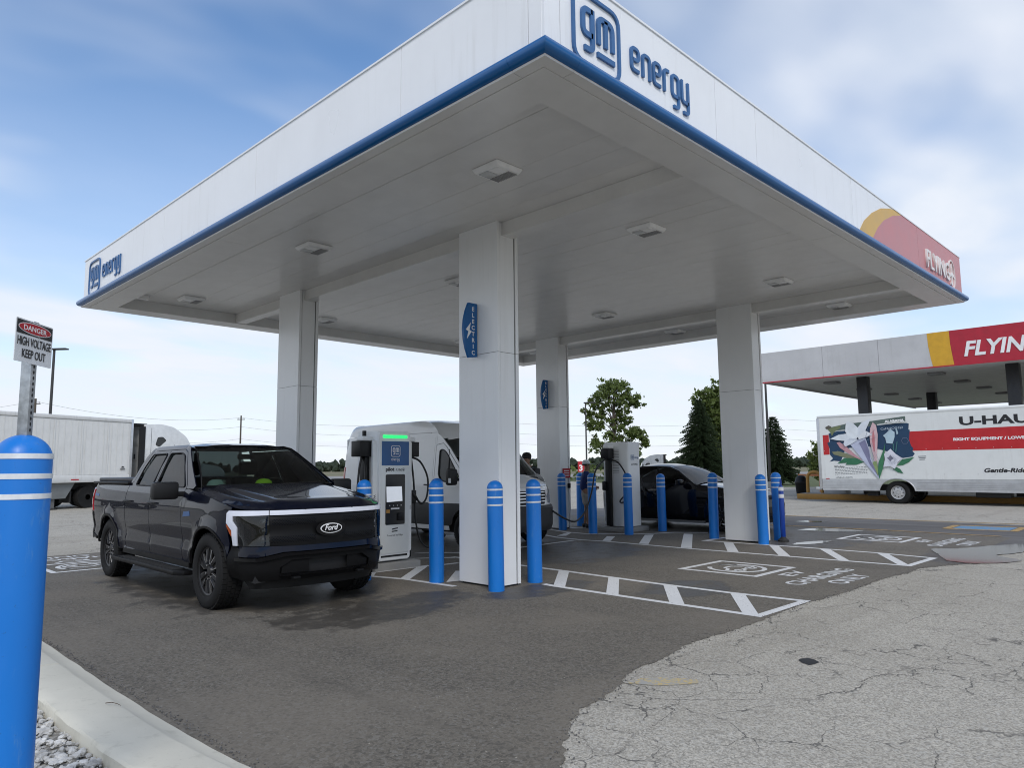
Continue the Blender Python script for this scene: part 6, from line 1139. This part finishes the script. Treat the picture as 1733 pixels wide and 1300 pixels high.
# ================================================================ SEMI TRAILER AND TRACTORS
TRW = pm('trailer_white', (0.70, 0.70, 0.68), 0.4, var=0.03, dirt=0.12, streak=0.4); WHEELBIG = wheel_parts(0.5, 0.29, 0.28, 8, pm('alu_wheel', (0.5, 0.5, 0.5), .3, metal=.8), RIME, style='disc')
def trailer():
    t = thing('semi_trailer', 'long white box semi-trailer parked behind the pickup', 'trailer', (7.55, 32.4, 0), R(22))
    L, W_, z0, z1 = 16.15, 2.6, 1.10, 3.93       # front at x=0, body runs to -L; near side y=0
    bx('box_core', (-L, 0.02, z0 + .15), (-0.02, W_ - .02, z1 - .03), TRW, t)
    n = 13; pw = L / n; r2 = random.Random(8); base = None
    for k in range(n):
        m = MB(); g = 10; vs = []
        for j in range(g + 1):
            for i in range(g + 1): vs.append((i / g * (pw - .012), -0.004 - .010 * math.sin(i / g * 3.14) * r2.uniform(.2, 1), z0 + .32 + j / g * (z1 - z0 - .50)))
        m.add(vs, [(j * (g + 1) + i, j * (g + 1) + i + 1, (j + 1) * (g + 1) + i + 1, (j + 1) * (g + 1) + i) for j in range(g) for i in range(g)]); o = m.build('side_panel', TRW, t, smooth=60); o.location = (-L + k * pw + .006, 0.01, 0)
        for q in range(4): bx('panel_rib', (-L + k * pw + .15 + q * .29, -.012, z0 + .33), (-L + k * pw + .17 + q * .29, -.004, z1 - .2), TRW, t)
        if k: bx('seam_strip', (-L + k * pw - .03, -.018, z0 + .33), (-L + k * pw + .03, -.0125, z1 - .19), TRW, t)
    bx('top_rail', (-L, -.03, z1 - .16), (0, W_ + .03, z1), TRW, t, .02); bx('bottom_rail', (-L, -.03, z0), (0, W_ + .03, z0 + .31), TRW, t, .02); bx('front_post', (-.1, -.035, z0), (.02, .06, z1 + .003), ALU, t, .02)
    for k in range(9): bx('reflector', (-L + 1 + k * 1.75, -.036, z0 + .10), (-L + 1.35 + k * 1.75, -.031, z0 + .15), PRINT_RED, t)
    MB().prism([(-.55, 0), (-.45, .13), (-.35, 0)], lambda u, v2, d: (u, -.03 - d, z0 + .62 + v2 * .6), 0.0, .004).build('trailer_mark', PRINT_BLACK, t); bx('trailer_mark', (-.58, -.034, z0 + .53), (-.32, -.03, z0 + .57), PRINT_BLACK, t)
    bx('chassis', (-L, .5, .8), (-.5, W_ - .5, z0 - .003), DARK, t)
    for y in (.3, W_ - .3): bx('landing_leg', (-3.6, y - .09, .05), (-3.4, y + .09, z0), pm('leg_grey', (.12, .12, .12), .5), t); bx('landing_foot', (-3.7, y - .15, .0), (-3.3, y + .15, .05), DARK, t)
    MB().prism([(-4.2, z0), (-2.6, z0), (-3.0, .45), (-3.8, .45)], lambda u, v2, d: (u, .12 + d, v2), 0, .03).build('gusset_plate', pm('gusset_grey', (.16, .17, .17), .5), t); bx('mud_flap', (-2.75, .2, .25), (-2.7, .85, z0), RUBBER, t)
    for x in (-L + 1.5, -L + 2.75): add_wheels(t, [(x, .3, .5, 0, 0), (x, W_ - .3, .5, 0, 0)], [])
    for x in (-L + 1.5, -L + 2.75):
        for y in (.25, W_ - .25): MB().lathe([(.25, -.15), (.48, -.15), (.5, -.1), (.5, .1), (.48, .15), (.25, .15)], 28, (x, y, .5), 'Y').build('tyre', TYRE, t, smooth=40)
    for o in [o for o in t.children if o.name.startswith('wheel')]: bpy.data.objects.remove(o)
    return t
trailer()
def tractor(label, loc, rz, paint, simple=False):
    t = thing('semi_tractor', label, 'truck', loc, rz); t.scale = (.97, 1, .945); W_ = 2.5    # nose towards +x, near side y=0
    prof_ = [(0.0, 0.95), (0.0, 3.95), (0.9, 4.02), (1.7, 3.9), (2.5, 3.45), (3.0, 2.75), (3.25, 2.1), (4.9, 1.85), (5.25, 1.6), (5.3, 0.7), (2.3, 0.7), (2.3, .95)]
    prof_ = [prof_[0]] + fillet(prof_[1:-2], .22) + prof_[-2:]
    MB().prism(prof_, lambda u, v2, d: (u, d, v2), 0, W_).build('cab_shell', paint, t, bevel=.06 if not simple else 0, smooth=40)
    side = lambda nm, poly, mat, d=0.004: [MB().prism(poly, lambda u, v2, dd, s=s: (u, (-dd if s < 0 else W_ + dd), v2), .001, d).build(nm, mat, t) for s in (-1, 1)]
    side('sleeper_window', fillet([(0.62, 2.95), (0.75, 3.35), (1.05, 3.38), (1.28, 3.2), (0.85, 2.85)], .08, True), pm('dark_window', (.015, .018, .02), .08)); side('door_window', fillet([(1.95, 2.05), (1.95, 2.75), (2.45, 2.75), (2.85, 2.1)], .08, True), pm('dark_window', (.015, .018, .02), .08))
    MB().prism([(.15, 0), (W_ - .15, 0), (W_ - .3, .68), (.3, .68)], lambda u, v2, d: (3.24 - v2 * .36 + d, u, 2.12 + v2), .005, .012).build('windscreen', pm('dark_window', (.015, .018, .02), .08), t)
    side('door_outline', [(1.78, 0.98), (1.80, 0.98), (1.80, 3.0), (1.78, 3.0)], DARK, .002); side('fairing_line', [(.36, 1.2), (.38, 1.2), (.38, 3.8), (.36, 3.8)], DARK, .002)
    for s in (-1, 1): y = -.02 if s < 0 else W_ + .02; bx('side_extender', (-.34, y - .015, 1.1), (-.004, y + .015, 3.85), BLACKP, t); bx('fuel_tank', (.5, (0.03 if s < 0 else W_ - .6), .45), (2.1, (.6 if s < 0 else W_ - .03), .98), ALU, t, .1)
    bx('rear_wall', (-.05, .15, 1.1), (-.003, W_ - .15, 3.75), pm('sleeper_grey', (.42, .42, .41), .5), t)
    for z0_, z1_ in ((1.3, 2.0), (2.15, 2.6), (2.9, 3.5)): bx('rear_wall_hatch', (-.07, .35, z0_), (-.051, W_ - .35, z1_), pm('sleeper_grey2', (.36, .36, .35), .5), t, .008)
    bx('vent', (-.075, .5, 2.25), (-.0705, .6, 2.5), DARK, t); bx('roof_deflector', (-.5, .1, 3.86), (0.2, W_ - .1, 4.0), BLACKP, t, .02)
    bx('frame_rails', (-3.6, .75, .75), (0, W_ - .75, 1.0), DARK, t); bx('bumper', (5.1, .05, .4), (5.4, W_ - .05, .85), ALU, t, .06); MB().prism([(.75, 0), (W_ - .75, 0), (W_ - .7, .75), (.7, .75)], lambda u, v2, d: (5.29 + d, u, .9 + v2), .001, .02).build('grille', BLACKP, t)
    for s in (-1, 1): y = .25 if s < 0 else W_ - .25; bx('mirror', (2.9, (-.35 if s < 0 else W_ + .15), 1.95), (3.05, (-.15 if s < 0 else W_ + .35), 2.6), BLACKP, t, .03); bx('headlamp', (5.0, (0.0 if s < 0 else W_ - .4), 1.05), (5.32, (.4 if s < 0 else W_), 1.3), pm('headlamp_silver', (0.55, 0.57, 0.6), 0.12, metal=0.6), t, .03)
    for x in (4.4, -1.5, -2.8):
        for y in (.2, W_ - .2): MB().lathe([(.12, -.16), (.28, -.12), (.48, -.16), (.5, -.1), (.5, .1), (.48, .16), (.28, .12), (.12, .16)], 28, (x, y, .5), 'Y').build('wheel', TYRE, t, smooth=40)
    return t
dv = Vector((math.cos(R(22)), math.sin(R(22)), 0)); p = Vector((7.55, 32.4, 0)) + dv * 0.72 + Vector((-math.sin(R(22)), math.cos(R(22)), 0)) * .05
tractor('white sleeper-cab tractor coupled to the long white trailer', p, R(22), pm('tractor_white', (.66, .67, .66), .3, coat=.5))
tractor('silver tractor unit with a flat load in the distance between charger and trees', (65.2, 41.5, -.05), R(128), pm('tractor_silver', (.42, .44, .47), .3, metal=.4), True).scale = (.74, .74, .72)
fd = thing('flatbed_trailer', 'flatbed trailer with low load behind the silver tractor in the distance', 'trailer', (65.2, 41.5, -.3), R(128)); bx('deck', (-14, 0, 1.1), (-2.0, 2.5, 1.35), DARK, fd); bx('load', (-12, .2, 1.351), (-3.2, 2.3, 1.9), pm('flatbed_load', (.14, .13, .12), .8), fd)
for k in range(6): bx('load_strap', (-11.5 + k * 1.5, .15, 1.36), (-11.4 + k * 1.5, 2.35, 1.95), CGREY, fd)
for x in (-12.5, -11.2): MB().lathe([(.1, -1.25), (.5, -1.25), (.5, 1.25), (.1, 1.25)], 20, (x, 1.25, .5), 'Y').build('axle_wheels', TYRE, fd, smooth=40)

# ================================================================ PEOPLE
SKIN = pm('skin', (0.30, 0.165, 0.105), 0.55, var=0.05, scale=12)
def skinned(name, verts, edges, radii, mat, parent, root=0, sub=2):
    me = bpy.data.meshes.new(name); me.from_pydata(verts, edges, []); o = link(name, me)
    o.modifiers.new('s', 'SKIN'); o.modifiers.new('u', 'SUBSURF').levels = sub; o.modifiers['u'].render_levels = sub
    for i, r_ in enumerate(radii):
        d = me.skin_vertices[0].data[i]; d.radius = r_ if isinstance(r_, tuple) else (r_, r_); d.use_root = i == root
    bpy.context.view_layer.update(); ev = o.evaluated_get(bpy.context.evaluated_depsgraph_get()); m2 = bpy.data.meshes.new_from_object(ev)
    bpy.data.objects.remove(o); m2.name = name; m2.materials.clear(); m2.materials.append(mat)
    for p_ in m2.polygons: p_.use_smooth = True
    return link(name, m2, parent)
def person(label, loc, rz, shirt, legs, cap, pose, long_legs=False, sleeve=True, hscale=1.0):
    """figure faces +x in its own frame; z up; about 1.75 m"""
    t = thing('person', label, 'person', loc, rz); t.scale = (hscale,) * 3
    J = dict(pelvis=(0, 0, .95), spine=(0.0, 0, 1.12), chest=(0.0, 0, 1.32), neck=(0.025, 0, 1.50), head0=(0.05, 0, 1.565), head1=(0.05, 0, 1.64), head2=(0.035, 0, 1.73))
    for s, n in ((1, 'L'), (-1, 'R')):
        J['sh' + n] = (0.0, s * .18, 1.42); J['hip' + n] = (0, s * .09, .92)
        e, h = pose['arm' + n]; J['el' + n] = e; J['ha' + n] = h; k, a_ = pose['leg' + n]; J['kn' + n] = k; J['an' + n] = a_; J['to' + n] = (a_[0] + .16, a_[1] + s * .03, .03)
    names = list(J); ix = {n: i for i, n in enumerate(names)}
    E_ = [('pelvis', 'spine'), ('spine', 'chest'), ('chest', 'neck'), ('neck', 'head0'), ('head0', 'head1'), ('head1', 'head2')]
    for n in 'LR': E_ += [('chest', 'sh' + n), ('sh' + n, 'el' + n), ('el' + n, 'ha' + n), ('pelvis', 'hip' + n), ('hip' + n, 'kn' + n), ('kn' + n, 'an' + n), ('an' + n, 'to' + n)]
    rad = dict(pelvis=(.14, .165), spine=(.14, .165), chest=(.145, .18), neck=.066, head0=.072, head1=(.088, .075), head2=(.07, .062)); 
    for n in 'LR': rad.update({'sh' + n: .065, 'el' + n: .045, 'ha' + n: .03, 'hip' + n: .088, 'kn' + n: .058, 'an' + n: .04, 'to' + n: .032})
    body = skinned('body', [J[n] for n in names], [(ix[a_], ix[b_]) for a_, b_ in E_], [rad[n] for n in names], SKIN, t)
    # hands with five fingers
    for n in 'LR':
        e, h = Vector(J['el' + n]), Vector(J['ha' + n]); d = (h - e).normalized(); sd = d.cross(Vector((0, 1, 0) if abs(d.y) < .9 else (1, 0, 0))).normalized(); up = d.cross(sd)
        m = MB(); m.tube([h - d * .01, h + d * .03, h + d * .085], [.028, .038, .034], 10)
        for k, (o_, l_) in enumerate(((-.027, .062), (-.009, .075), (.009, .07), (.026, .055))):
            b_ = h + d * .08 + sd * o_; m.tube([b_, b_ + d * l_ * .5 - up * .006, b_ + d * l_ * .85 - up * .03], [.0095, .009, .007], 6)
        b_ = h + d * .03 + sd * -.033; m.tube([b_, b_ + d * .03 - sd * .022, b_ + d * .06 - sd * .026 - up * .012], [.012, .011, .008], 6); m.build('hand', SKIN, body, smooth=60)
    # face
    m = MB(); m.add([(.135, .014, 1.635), (.135, -.014, 1.635), (.128, 0, 1.675), (.158, 0, 1.638)], [(0, 1, 3), (1, 2, 3), (2, 0, 3)]); 
    for s in (-1, 1): m.lathe([(.001, -.012), (.022, -.008), (.026, .006)], 8, (.04, s * .082, 1.655), 'Y')
    m.build('nose_and_ears', SKIN, body, smooth=60)
    m = MB()
    for s in (-1, 1): m.lathe([(.001, .008), (.009, .006), (.012, 0)], 8, (.126, s * .032, 1.672), 'X')
    m.box((.128, -.026, 1.598), (.134, .026, 1.605)); m.build('eyes_and_mouth', DARK, body)
    m = MB(); m.lathe([(.093, 1.645), (.098, 1.68), (.09, 1.73), (.06, 1.765), (.001, 1.775)], 16, (.015, 0, 0)); m.build('hair', pm('dark_hair', (.02, .015, .012), .8), body, smooth=60)
    # clothing
    V = [J['pelvis'], J['spine'], J['chest'], (0.015, 0, 1.46), J['shL'], tuple(Vector(J['shL']).lerp(Vector(J['elL']), .85 if sleeve else 1)), J['shR'], tuple(Vector(J['shR']).lerp(Vector(J['elR']), .85))]
    skinned('shirt', V, [(0, 1), (1, 2), (2, 3), (2, 4), (4, 5), (2, 6), (6, 7)], [(.165, .185), (.17, .185), (.168, .198), (.085, .09), .095, .085, .095, .085], shirt, t)
    q = 1.0 if long_legs else .62; P_ = lambda n: tuple(Vector(J['hip' + n]).lerp(Vector(J['kn' + n]), 1.0 if long_legs else .85))
    V = [(0, 0, 1.0), (0, 0, .93), J['hipL'], P_('L'), J['hipR'], P_('R')]; E2 = [(0, 1), (1, 2), (2, 3), (1, 4), (4, 5)]; Rr = [(.155, .18), (.145, .165), .112, .10, .112, .10]
    if long_legs: V += [J['anL'], J['anR']]; E2 += [(3, 6), (5, 7)]; Rr = Rr[:3] + [.075] + [Rr[4]] + [.075, .06, .06]
    skinned('trousers' if long_legs else 'shorts', V, E2, Rr, legs, t)
    for n in 'LR':
        a_ = Vector(J['an' + n]); MB().tube([a_ + Vector((-.07, 0, -.035)), a_ + Vector((.0, 0, -.02)), a_ + Vector((.1, 0, -.04)), a_ + Vector((.19, 0, -.05))], [.045, .055, .048, .03], 10).build('shoe', pm('shoe_dark', (.03, .03, .03), .7), t, smooth=60)
    m = MB(); m.lathe([(.106, 1.69), (.108, 1.71), (.1, 1.755), (.07, 1.79), (.001, 1.805)], 18, (.025, 0, 0)); hat = m.build('cap', cap, t, smooth=60)
    MB().prism([(.09, -.075), (.16, -.06), (.2, -.025), (.2, .025), (.16, .06), (.09, .075)], lambda u, v2, d: (u, v2, 1.70 - (u - .09) * .15 + d), 0, .008).build('cap_peak', cap, hat)
    return t
pose1 = dict(armL=((.02, .23, 1.14), (.20, .16, 1.05)), armR=((.04, -.23, 1.14), (.24, -.14, 1.08)), legL=((.03, .1, .5), (-.02, .11, .085)), legR=((.05, -.1, .5), (.03, -.11, .085)))
person('man in white cap, blue shirt and pale shorts standing beside the far charger', (10.83, 8.44, 0), R(-42), pm('blue_shirt', (.012, .03, .13), .85), pm('tan_shorts', (.36, .33, .29), .85), pm('white_cap', (.82, .83, .84), .8), pose1, hscale=.965)
pose2 = dict(armL=((.05, .24, 1.14), (.28, .14, 1.10)), armR=((.05, -.24, 1.14), (.28, -.12, 1.12)), legL=((.0, .1, .5), (-.03, .11, .085)), legR=((.03, -.1, .5), (.03, -.11, .085)))
person('person in black cap and dark green shirt behind the van hood', (8.52, 8.32, 0), R(205), pm('dark_green_shirt', (.02, .035, .028), .85), pm('dark_trousers', (.03, .03, .035), .85), pm('black_cap', (.012, .012, .012), .8), pose2, True, hscale=1.06)

# small things by the charger and columns
t = thing('fire_notice', 'small red notice and black handle on the far column side', 'notice', (P1X + DX + CX, P1Y + DY + .02, 0)); bx('red_plate', (-.30, -.035, 1.28), (-.02, -.021, 1.52), PRINT_RED, t); bx('black_handle', (-.12, -.06, 1.02), (-.03, -.021, 1.14), BLACKP, t, .01)
for z in (1.33, 1.39, 1.45): bx('print_line', (-.26, -.0375, z), (-.06, -.0352, z + .022), PRINT_WHITE, t)
t = thing('lane_number_sign', 'small red sign with white number 3 on a post beyond the man', 'sign', (31.27, 25.29, 0), R(-45)); MB().tube([(0, 0, 0), (0, 0, 1.95)], .03, 8).build('post', STEEL, t); bx('plate', (-.20, -.04, 1.25), (.20, -.031, 1.9), PRINT_RED, t); text('numeral', '3', .5, lambda u, v2, d: (u - .14, -.042 - d, 1.33 + v2), PRINT_WHITE, t, .004, bold=.015)

# ================================================================ POLES AND WIRES
def light_pole(label, x, y, h, z0=-.05):
    t = thing('light_pole', label, 'light pole', (x, y, z0)); PM = pm('pole_dark', (.035, .035, .035), .5); r_ = h * .0095
    MB().tube([(0, 0, .5), (0, 0, h)], r_ * 1.15, 10, r_ * .85).build('pole', PM, t, smooth=50); MB().tube([(0, 0, 0), (0, 0, .6)], .3, 16).build('footing', CONC, t, smooth=50)
    o = bx('lamp_head', (-.15, -.18, h - .06), (.85, .18, h + .03), PM, t, .03); o.rotation_euler = (0, 0, R(-50)); return t
light_pole('dark light pole rising behind the white semi-trailer', 7.75, 47.9, 9.2); light_pole('thin light pole in front of the tall broadleaf tree', 42.9, 34.2, 6.9); light_pole('thin light pole beside the right-hand column near the fuel canopy', 38.9, 16.7, 7.6)
WOOD = pm('pole_wood', (.09, .075, .06), .9); WIRE = pm('wire_grey', (.10, .10, .11), .6)
poles = []
for lab, x, y, h in (('wooden utility pole standing behind the pickup roof', 49.8, 112.5, 10.6), ('wooden utility pole behind the left end of the semi-trailer', 18.3, 101.5, 10.7)):
    t = thing('utility_pole', lab, 'utility pole', (x, y, -.05), group='wooden utility poles along the far road'); MB().tube([(0, 0, 0), (0, 0, h)], .19, 8, .12).build('pole', WOOD, t, smooth=50); o = bx('crossarm', (-.6, -.06, h - .7), (.6, .06, h - .58), WOOD, t); o.rotation_euler = (0, 0, R(-45))
    for k in (-.5, 0, .5): MB().tube([(k * .7, -k * .7, h - .55), (k * .7, -k * .7, h - .38)], .06, 8).build('insulator', CGREY, t)
    poles.append((x, y, h))
def wire(label, pts, sag=1.2):
    P = []; 
    for a_, b_ in zip(pts, pts[1:]):
        for k in range(14): u = k / 14; P.append(Vector(a_).lerp(Vector(b_), u) - Vector((0, 0, sag * 4 * u * (1 - u))))
    P.append(Vector(pts[-1])); tag(MB().tube(P, .015, 5).build('power_line', WIRE), label, 'power line')
far_r = [ab(128, 12)[:2], ab(132, 70)[:2], ab(140, 150)[:2]]
wire('topmost sagging power line crossing the sky behind the canopy', [ab(122, -130, 10.0), (18.3, 101.5, 10.3), (49.8, 112.5, 10.2), ab(128, -8, 10.0), ab(132, 50, 9.8), ab(140, 130, 9.6)])
wire('middle power line crossing the sky behind the canopy', [ab(122, -130, 8.6), (18.3, 101.5, 8.8), (49.8, 112.5, 8.7), ab(128, -8, 8.2), ab(132, 50, 8.0), ab(140, 130, 7.8)])
wire('lowest power line crossing just above the far treeline', [ab(122, -130, 6.6), (18.3, 101.5, 6.9), (49.8, 112.5, 6.7), ab(128, -8, 6.4), ab(132, 50, 6.2), ab(140, 130, 6.0)])

# ================================================================ TREES
def leafmat(name, c0, c1):
    b = NB(name); v = b.pos(); n1 = b.noise(v, .9, 3); n2 = b.noise(v, 7, 2); c = b.mix(n1, c0, c1); c = b.mix(b.math('MULTIPLY', n2, .5), c, tuple(x * 1.5 for x in c1))
    tl = b.n('ShaderNodeBsdfTranslucent'); b.l(c, tl.inputs[0]); mx_ = b.n('ShaderNodeMixShader'); mx_.inputs[0].default_value = .42; b.set(Base_Color=c, Roughness=.6, Specular_IOR_Level=.3); b.l(b.b.outputs[0], mx_.inputs[1]); b.l(tl.outputs[0], mx_.inputs[2]); b.l(mx_.outputs[0], b.out.inputs[0]); return b.m
LEAF = leafmat('leaf_green', (.075, .11, .028), (.14, .18, .052)); NEEDLE = leafmat('spruce_green', (.036, .058, .030), (.072, .10, .05)); BARK = pm('bark', (.08, .065, .05), .9, bump=.4, bscale=20)
def leaf_quad(m, p, s, r):
    a_ = Vector((r.gauss(0, 1), r.gauss(0, 1), r.gauss(0, .8))).normalized(); b_ = a_.orthogonal().normalized(); b_ = (Matrix.Rotation(r.uniform(0, 6.3), 3, a_) @ b_); c_ = a_.cross(b_); m.add([p - b_ * s, p + c_ * s * .55, p + b_ * s, p - c_ * s * .55], [(0, 1, 2, 3)])
def broadleaf(label, loc, h, lobes, seed, leaf=.24, dens=1.0):
    t = thing('broadleaf_tree', label, 'tree', loc); r = random.Random(seed); m = MB(); top = max(z for _, _, z, _ in lobes)
    m.tube(catmull([(0, 0, 0), (.1, .05, h * .25), (-.1, 0, h * .5), (.15, .1, h * .72), (.1, 0, h * .9)], 5), [h * .022 * (1 - .85 * i / 20) for i in range(21)], 8)
    for x, y, z, rad in lobes: z0 = max(h * .12, z - rad * 1.3); m.tube(catmull([(0, 0, z0 * .85), (x * .35, y * .35, z0 + (z - z0) * .5), (x * .9, y * .9, z)], 4), h * .008, 6, h * .002)
    tr = m.build('trunk', BARK, t, smooth=60); m = MB()
    for x, y, z, rad in lobes:
        c = Vector((x, y, z)); n = int(16 * dens * rad ** 1.6) + 8
        for _ in range(n):
            d = Vector((r.gauss(0, 1), r.gauss(0, 1), r.gauss(0, .75))).normalized() * rad * (.35 + .75 * r.random()); q = c + d
            for _ in range(26): leaf_quad(m, q + Vector((r.gauss(0, .34), r.gauss(0, .34), r.gauss(0, .26))) * (rad * .32 + .15), leaf * r.uniform(.6, 1.2), r)
    m.build('crown', LEAF, t); return t
def scr(dx, dy, z, rad): q = RH * dx + FH * dy; return (q.x, q.y, z, rad)
L1 = [scr(0, 0, 11.0, 1.6), scr(1.1, .5, 10.9, 1.3), scr(-1.2, -.4, 10.4, 1.4), scr(2.1, 0, 9.6, 1.2), scr(-2.3, .5, 9.3, 1.1), scr(.4, -.6, 9.4, 1.5), scr(2.9, .3, 8.9, .8), scr(-2.9, 0, 8.0, .9), scr(-1.2, .5, 8.2, 1.1), scr(.9, 0, 8.0, 1.1), scr(-2.5, -.4, 6.4, .9), scr(-1.5, 0, 6.7, .8), scr(1.6, .4, 7.2, .8), scr(.6, 0, 6.4, 1.0), scr(1.9, -.5, 5.6, 1.1), scr(3.1, .2, 5.0, 1.0), scr(-.6, .3, 4.9, 1.2), scr(-2.0, 0, 4.2, 1.1), scr(1.0, 0, 4.3, 1.5), scr(-.5, 0, 3.2, 1.3), scr(3.6, 0, 4.3, .7), scr(1.9, .4, 3.2, 1.3)]
broadleaf('tall loose-crowned broadleaf tree above the far charger', (69.3, 51.0, -.05), 12.3, L1, 21, .20, .46).scale = (1.04, 1.04, 1.05)
L2 = [scr(dx, dy, z, rd) for dx, dy, z, rd in ((0, 0, 9.2, 1.5), (-1.3, 0, 8.4, 1.3), (1.4, .3, 8.3, 1.4), (-.4, 0, 7.2, 1.6), (1.2, 0, 6.2, 1.7), (-1.3, 0, 5.6, 1.6), (.2, .5, 4.4, 1.8), (1.6, 0, 3.6, 1.5), (-1.2, 0, 3.2, 1.5), (.3, 0, 2.3, 1.5))]
broadleaf('dense broadleaf tree half hidden between spruce and right-hand column', (67.2, 35.6, -.05), 10.4, L2, 22, .24, .9)
L3 = [scr(dx, dy, z, rd) for dx, dy, z, rd in ((0, 0, 2.7, .6), (-.6, 0, 2.2, .55), (.5, 0, 2.1, .6), (0, .3, 1.5, .7), (-.5, 0, 1.1, .5), (.6, 0, 1.0, .6))]
broadleaf('small leafy tree peeking out behind the box truck rear', (46.5, 16.5, -.05), 2.9, L3, 23, .12, 1.2)
def spruce(label, loc, h, w, seed):
    t = thing('spruce_tree', label, 'tree', loc); r = random.Random(seed); MB().tube([(0, 0, 0), (0, 0, h * .98)], h * .02, 8, .02).build('trunk', BARK, t, smooth=60); m = MB(); z = .5
    while z < h - .15:
        k = 1 - z / h; L = w * (k ** .8) * r.uniform(.85, 1.1) + .12; n = max(7, int(9 + 15 * k))
        for i in range(n):
            a_ = 6.283 * (i + r.random() * .8) / n; d = Vector((math.cos(a_), math.sin(a_), 0)); l_ = L * r.uniform(.65, 1.12); side_ = Vector((-d.y, d.x, 0)); droop = r.uniform(.12, .34)
            st = max(3, int(l_ / .17))
            for s in range(st):
                u = (s + .6) / st; q = Vector((0, 0, z)) + d * l_ * u + Vector((0, 0, -droop * l_ * u * u + .10 * u)); wv = .36 * (1.15 - u * .7) * (.55 + .5 * l_ / w)
                for sg in (-1, 1):
                    e = q + side_ * sg * wv * r.uniform(.7, 1.2) + d * wv * .7 + Vector((0, 0, r.uniform(-.13, .05))); m.add([q - d * .04, q + d * .13 + Vector((0, 0, .03)), e, q + side_ * sg * wv * .4 - Vector((0, 0, .09))], [(0, 1, 2, 3)])
                m.add([q - side_ * .05, q + side_ * .05, q + d * .26 + Vector((0, 0, .04))], [(0, 1, 2)])
        z += .125 + .04 * r.random()
    m.build('crown', NEEDLE, t); return t
spruce('large dark spruce left of the right-hand column', (63.2, 35.5, -.05), 8.6, 3.6, 31); spruce('smaller dark spruce right of the right-hand column behind blue bollards', (54.1, 23.4, -.05), 5.7, 2.25, 32)
# far treeline: one mass
TL = leafmat('far_leaf', (.035, .052, .032), (.055, .072, .045)); m = MB(); r = random.Random(9)
for k in range(520):
    bb = r.uniform(-700, 620); a_ = 520 + r.uniform(-25, 25) + (60 if bb > 150 else 0); hh = r.uniform(4, 7.5) * (1.15 if -120 < bb < 40 else 1.0); w_ = r.uniform(6, 13); o = Vector(ab(a_, bb, 0))
    for q in range(9): c = o + RH * r.gauss(0, w_ * .4) + FH * r.gauss(0, w_ * .3) + Vector((0, 0, r.uniform(.1, .95) * hh)); s_ = r.uniform(1.4, 3.0); m.add([c + Vector([a2 * s_ * r.uniform(.6, 1.3) for a2 in p_]) for p_ in IV], IF)
tag(m.build('far_treeline', TL), 'low dark band of trees along the far horizon', 'treeline', kind='stuff')
m = MB(); r = random.Random(12)
for k in range(26): o = Vector(ab(96 + r.uniform(-5, 5), r.uniform(-4, 22), 0)); [leaf_quad(m, o + Vector((r.gauss(0, .8), r.gauss(0, .8), abs(r.gauss(0, .7)))), .35, r) for _ in range(60)]
tag(m.build('verge_shrubs', LEAF), 'loose row of low shrubs on the far grass verge', 'shrubs', kind='stuff')

# pieces too small to pick apart in the photograph stay joined
STUFF_PARTS = ('grille_studs', 'small_print', 'rivets', 'vent_slots', 'lug_nuts', 'step_tread', 'cooling_fins', 'post_perforation', 'artwork_pen_lines', 'hand_hole', 'machined_edge')
for o in bpy.data.objects:
    if o.name.split('.')[0] in STUFF_PARTS: o['kind'] = 'stuff'
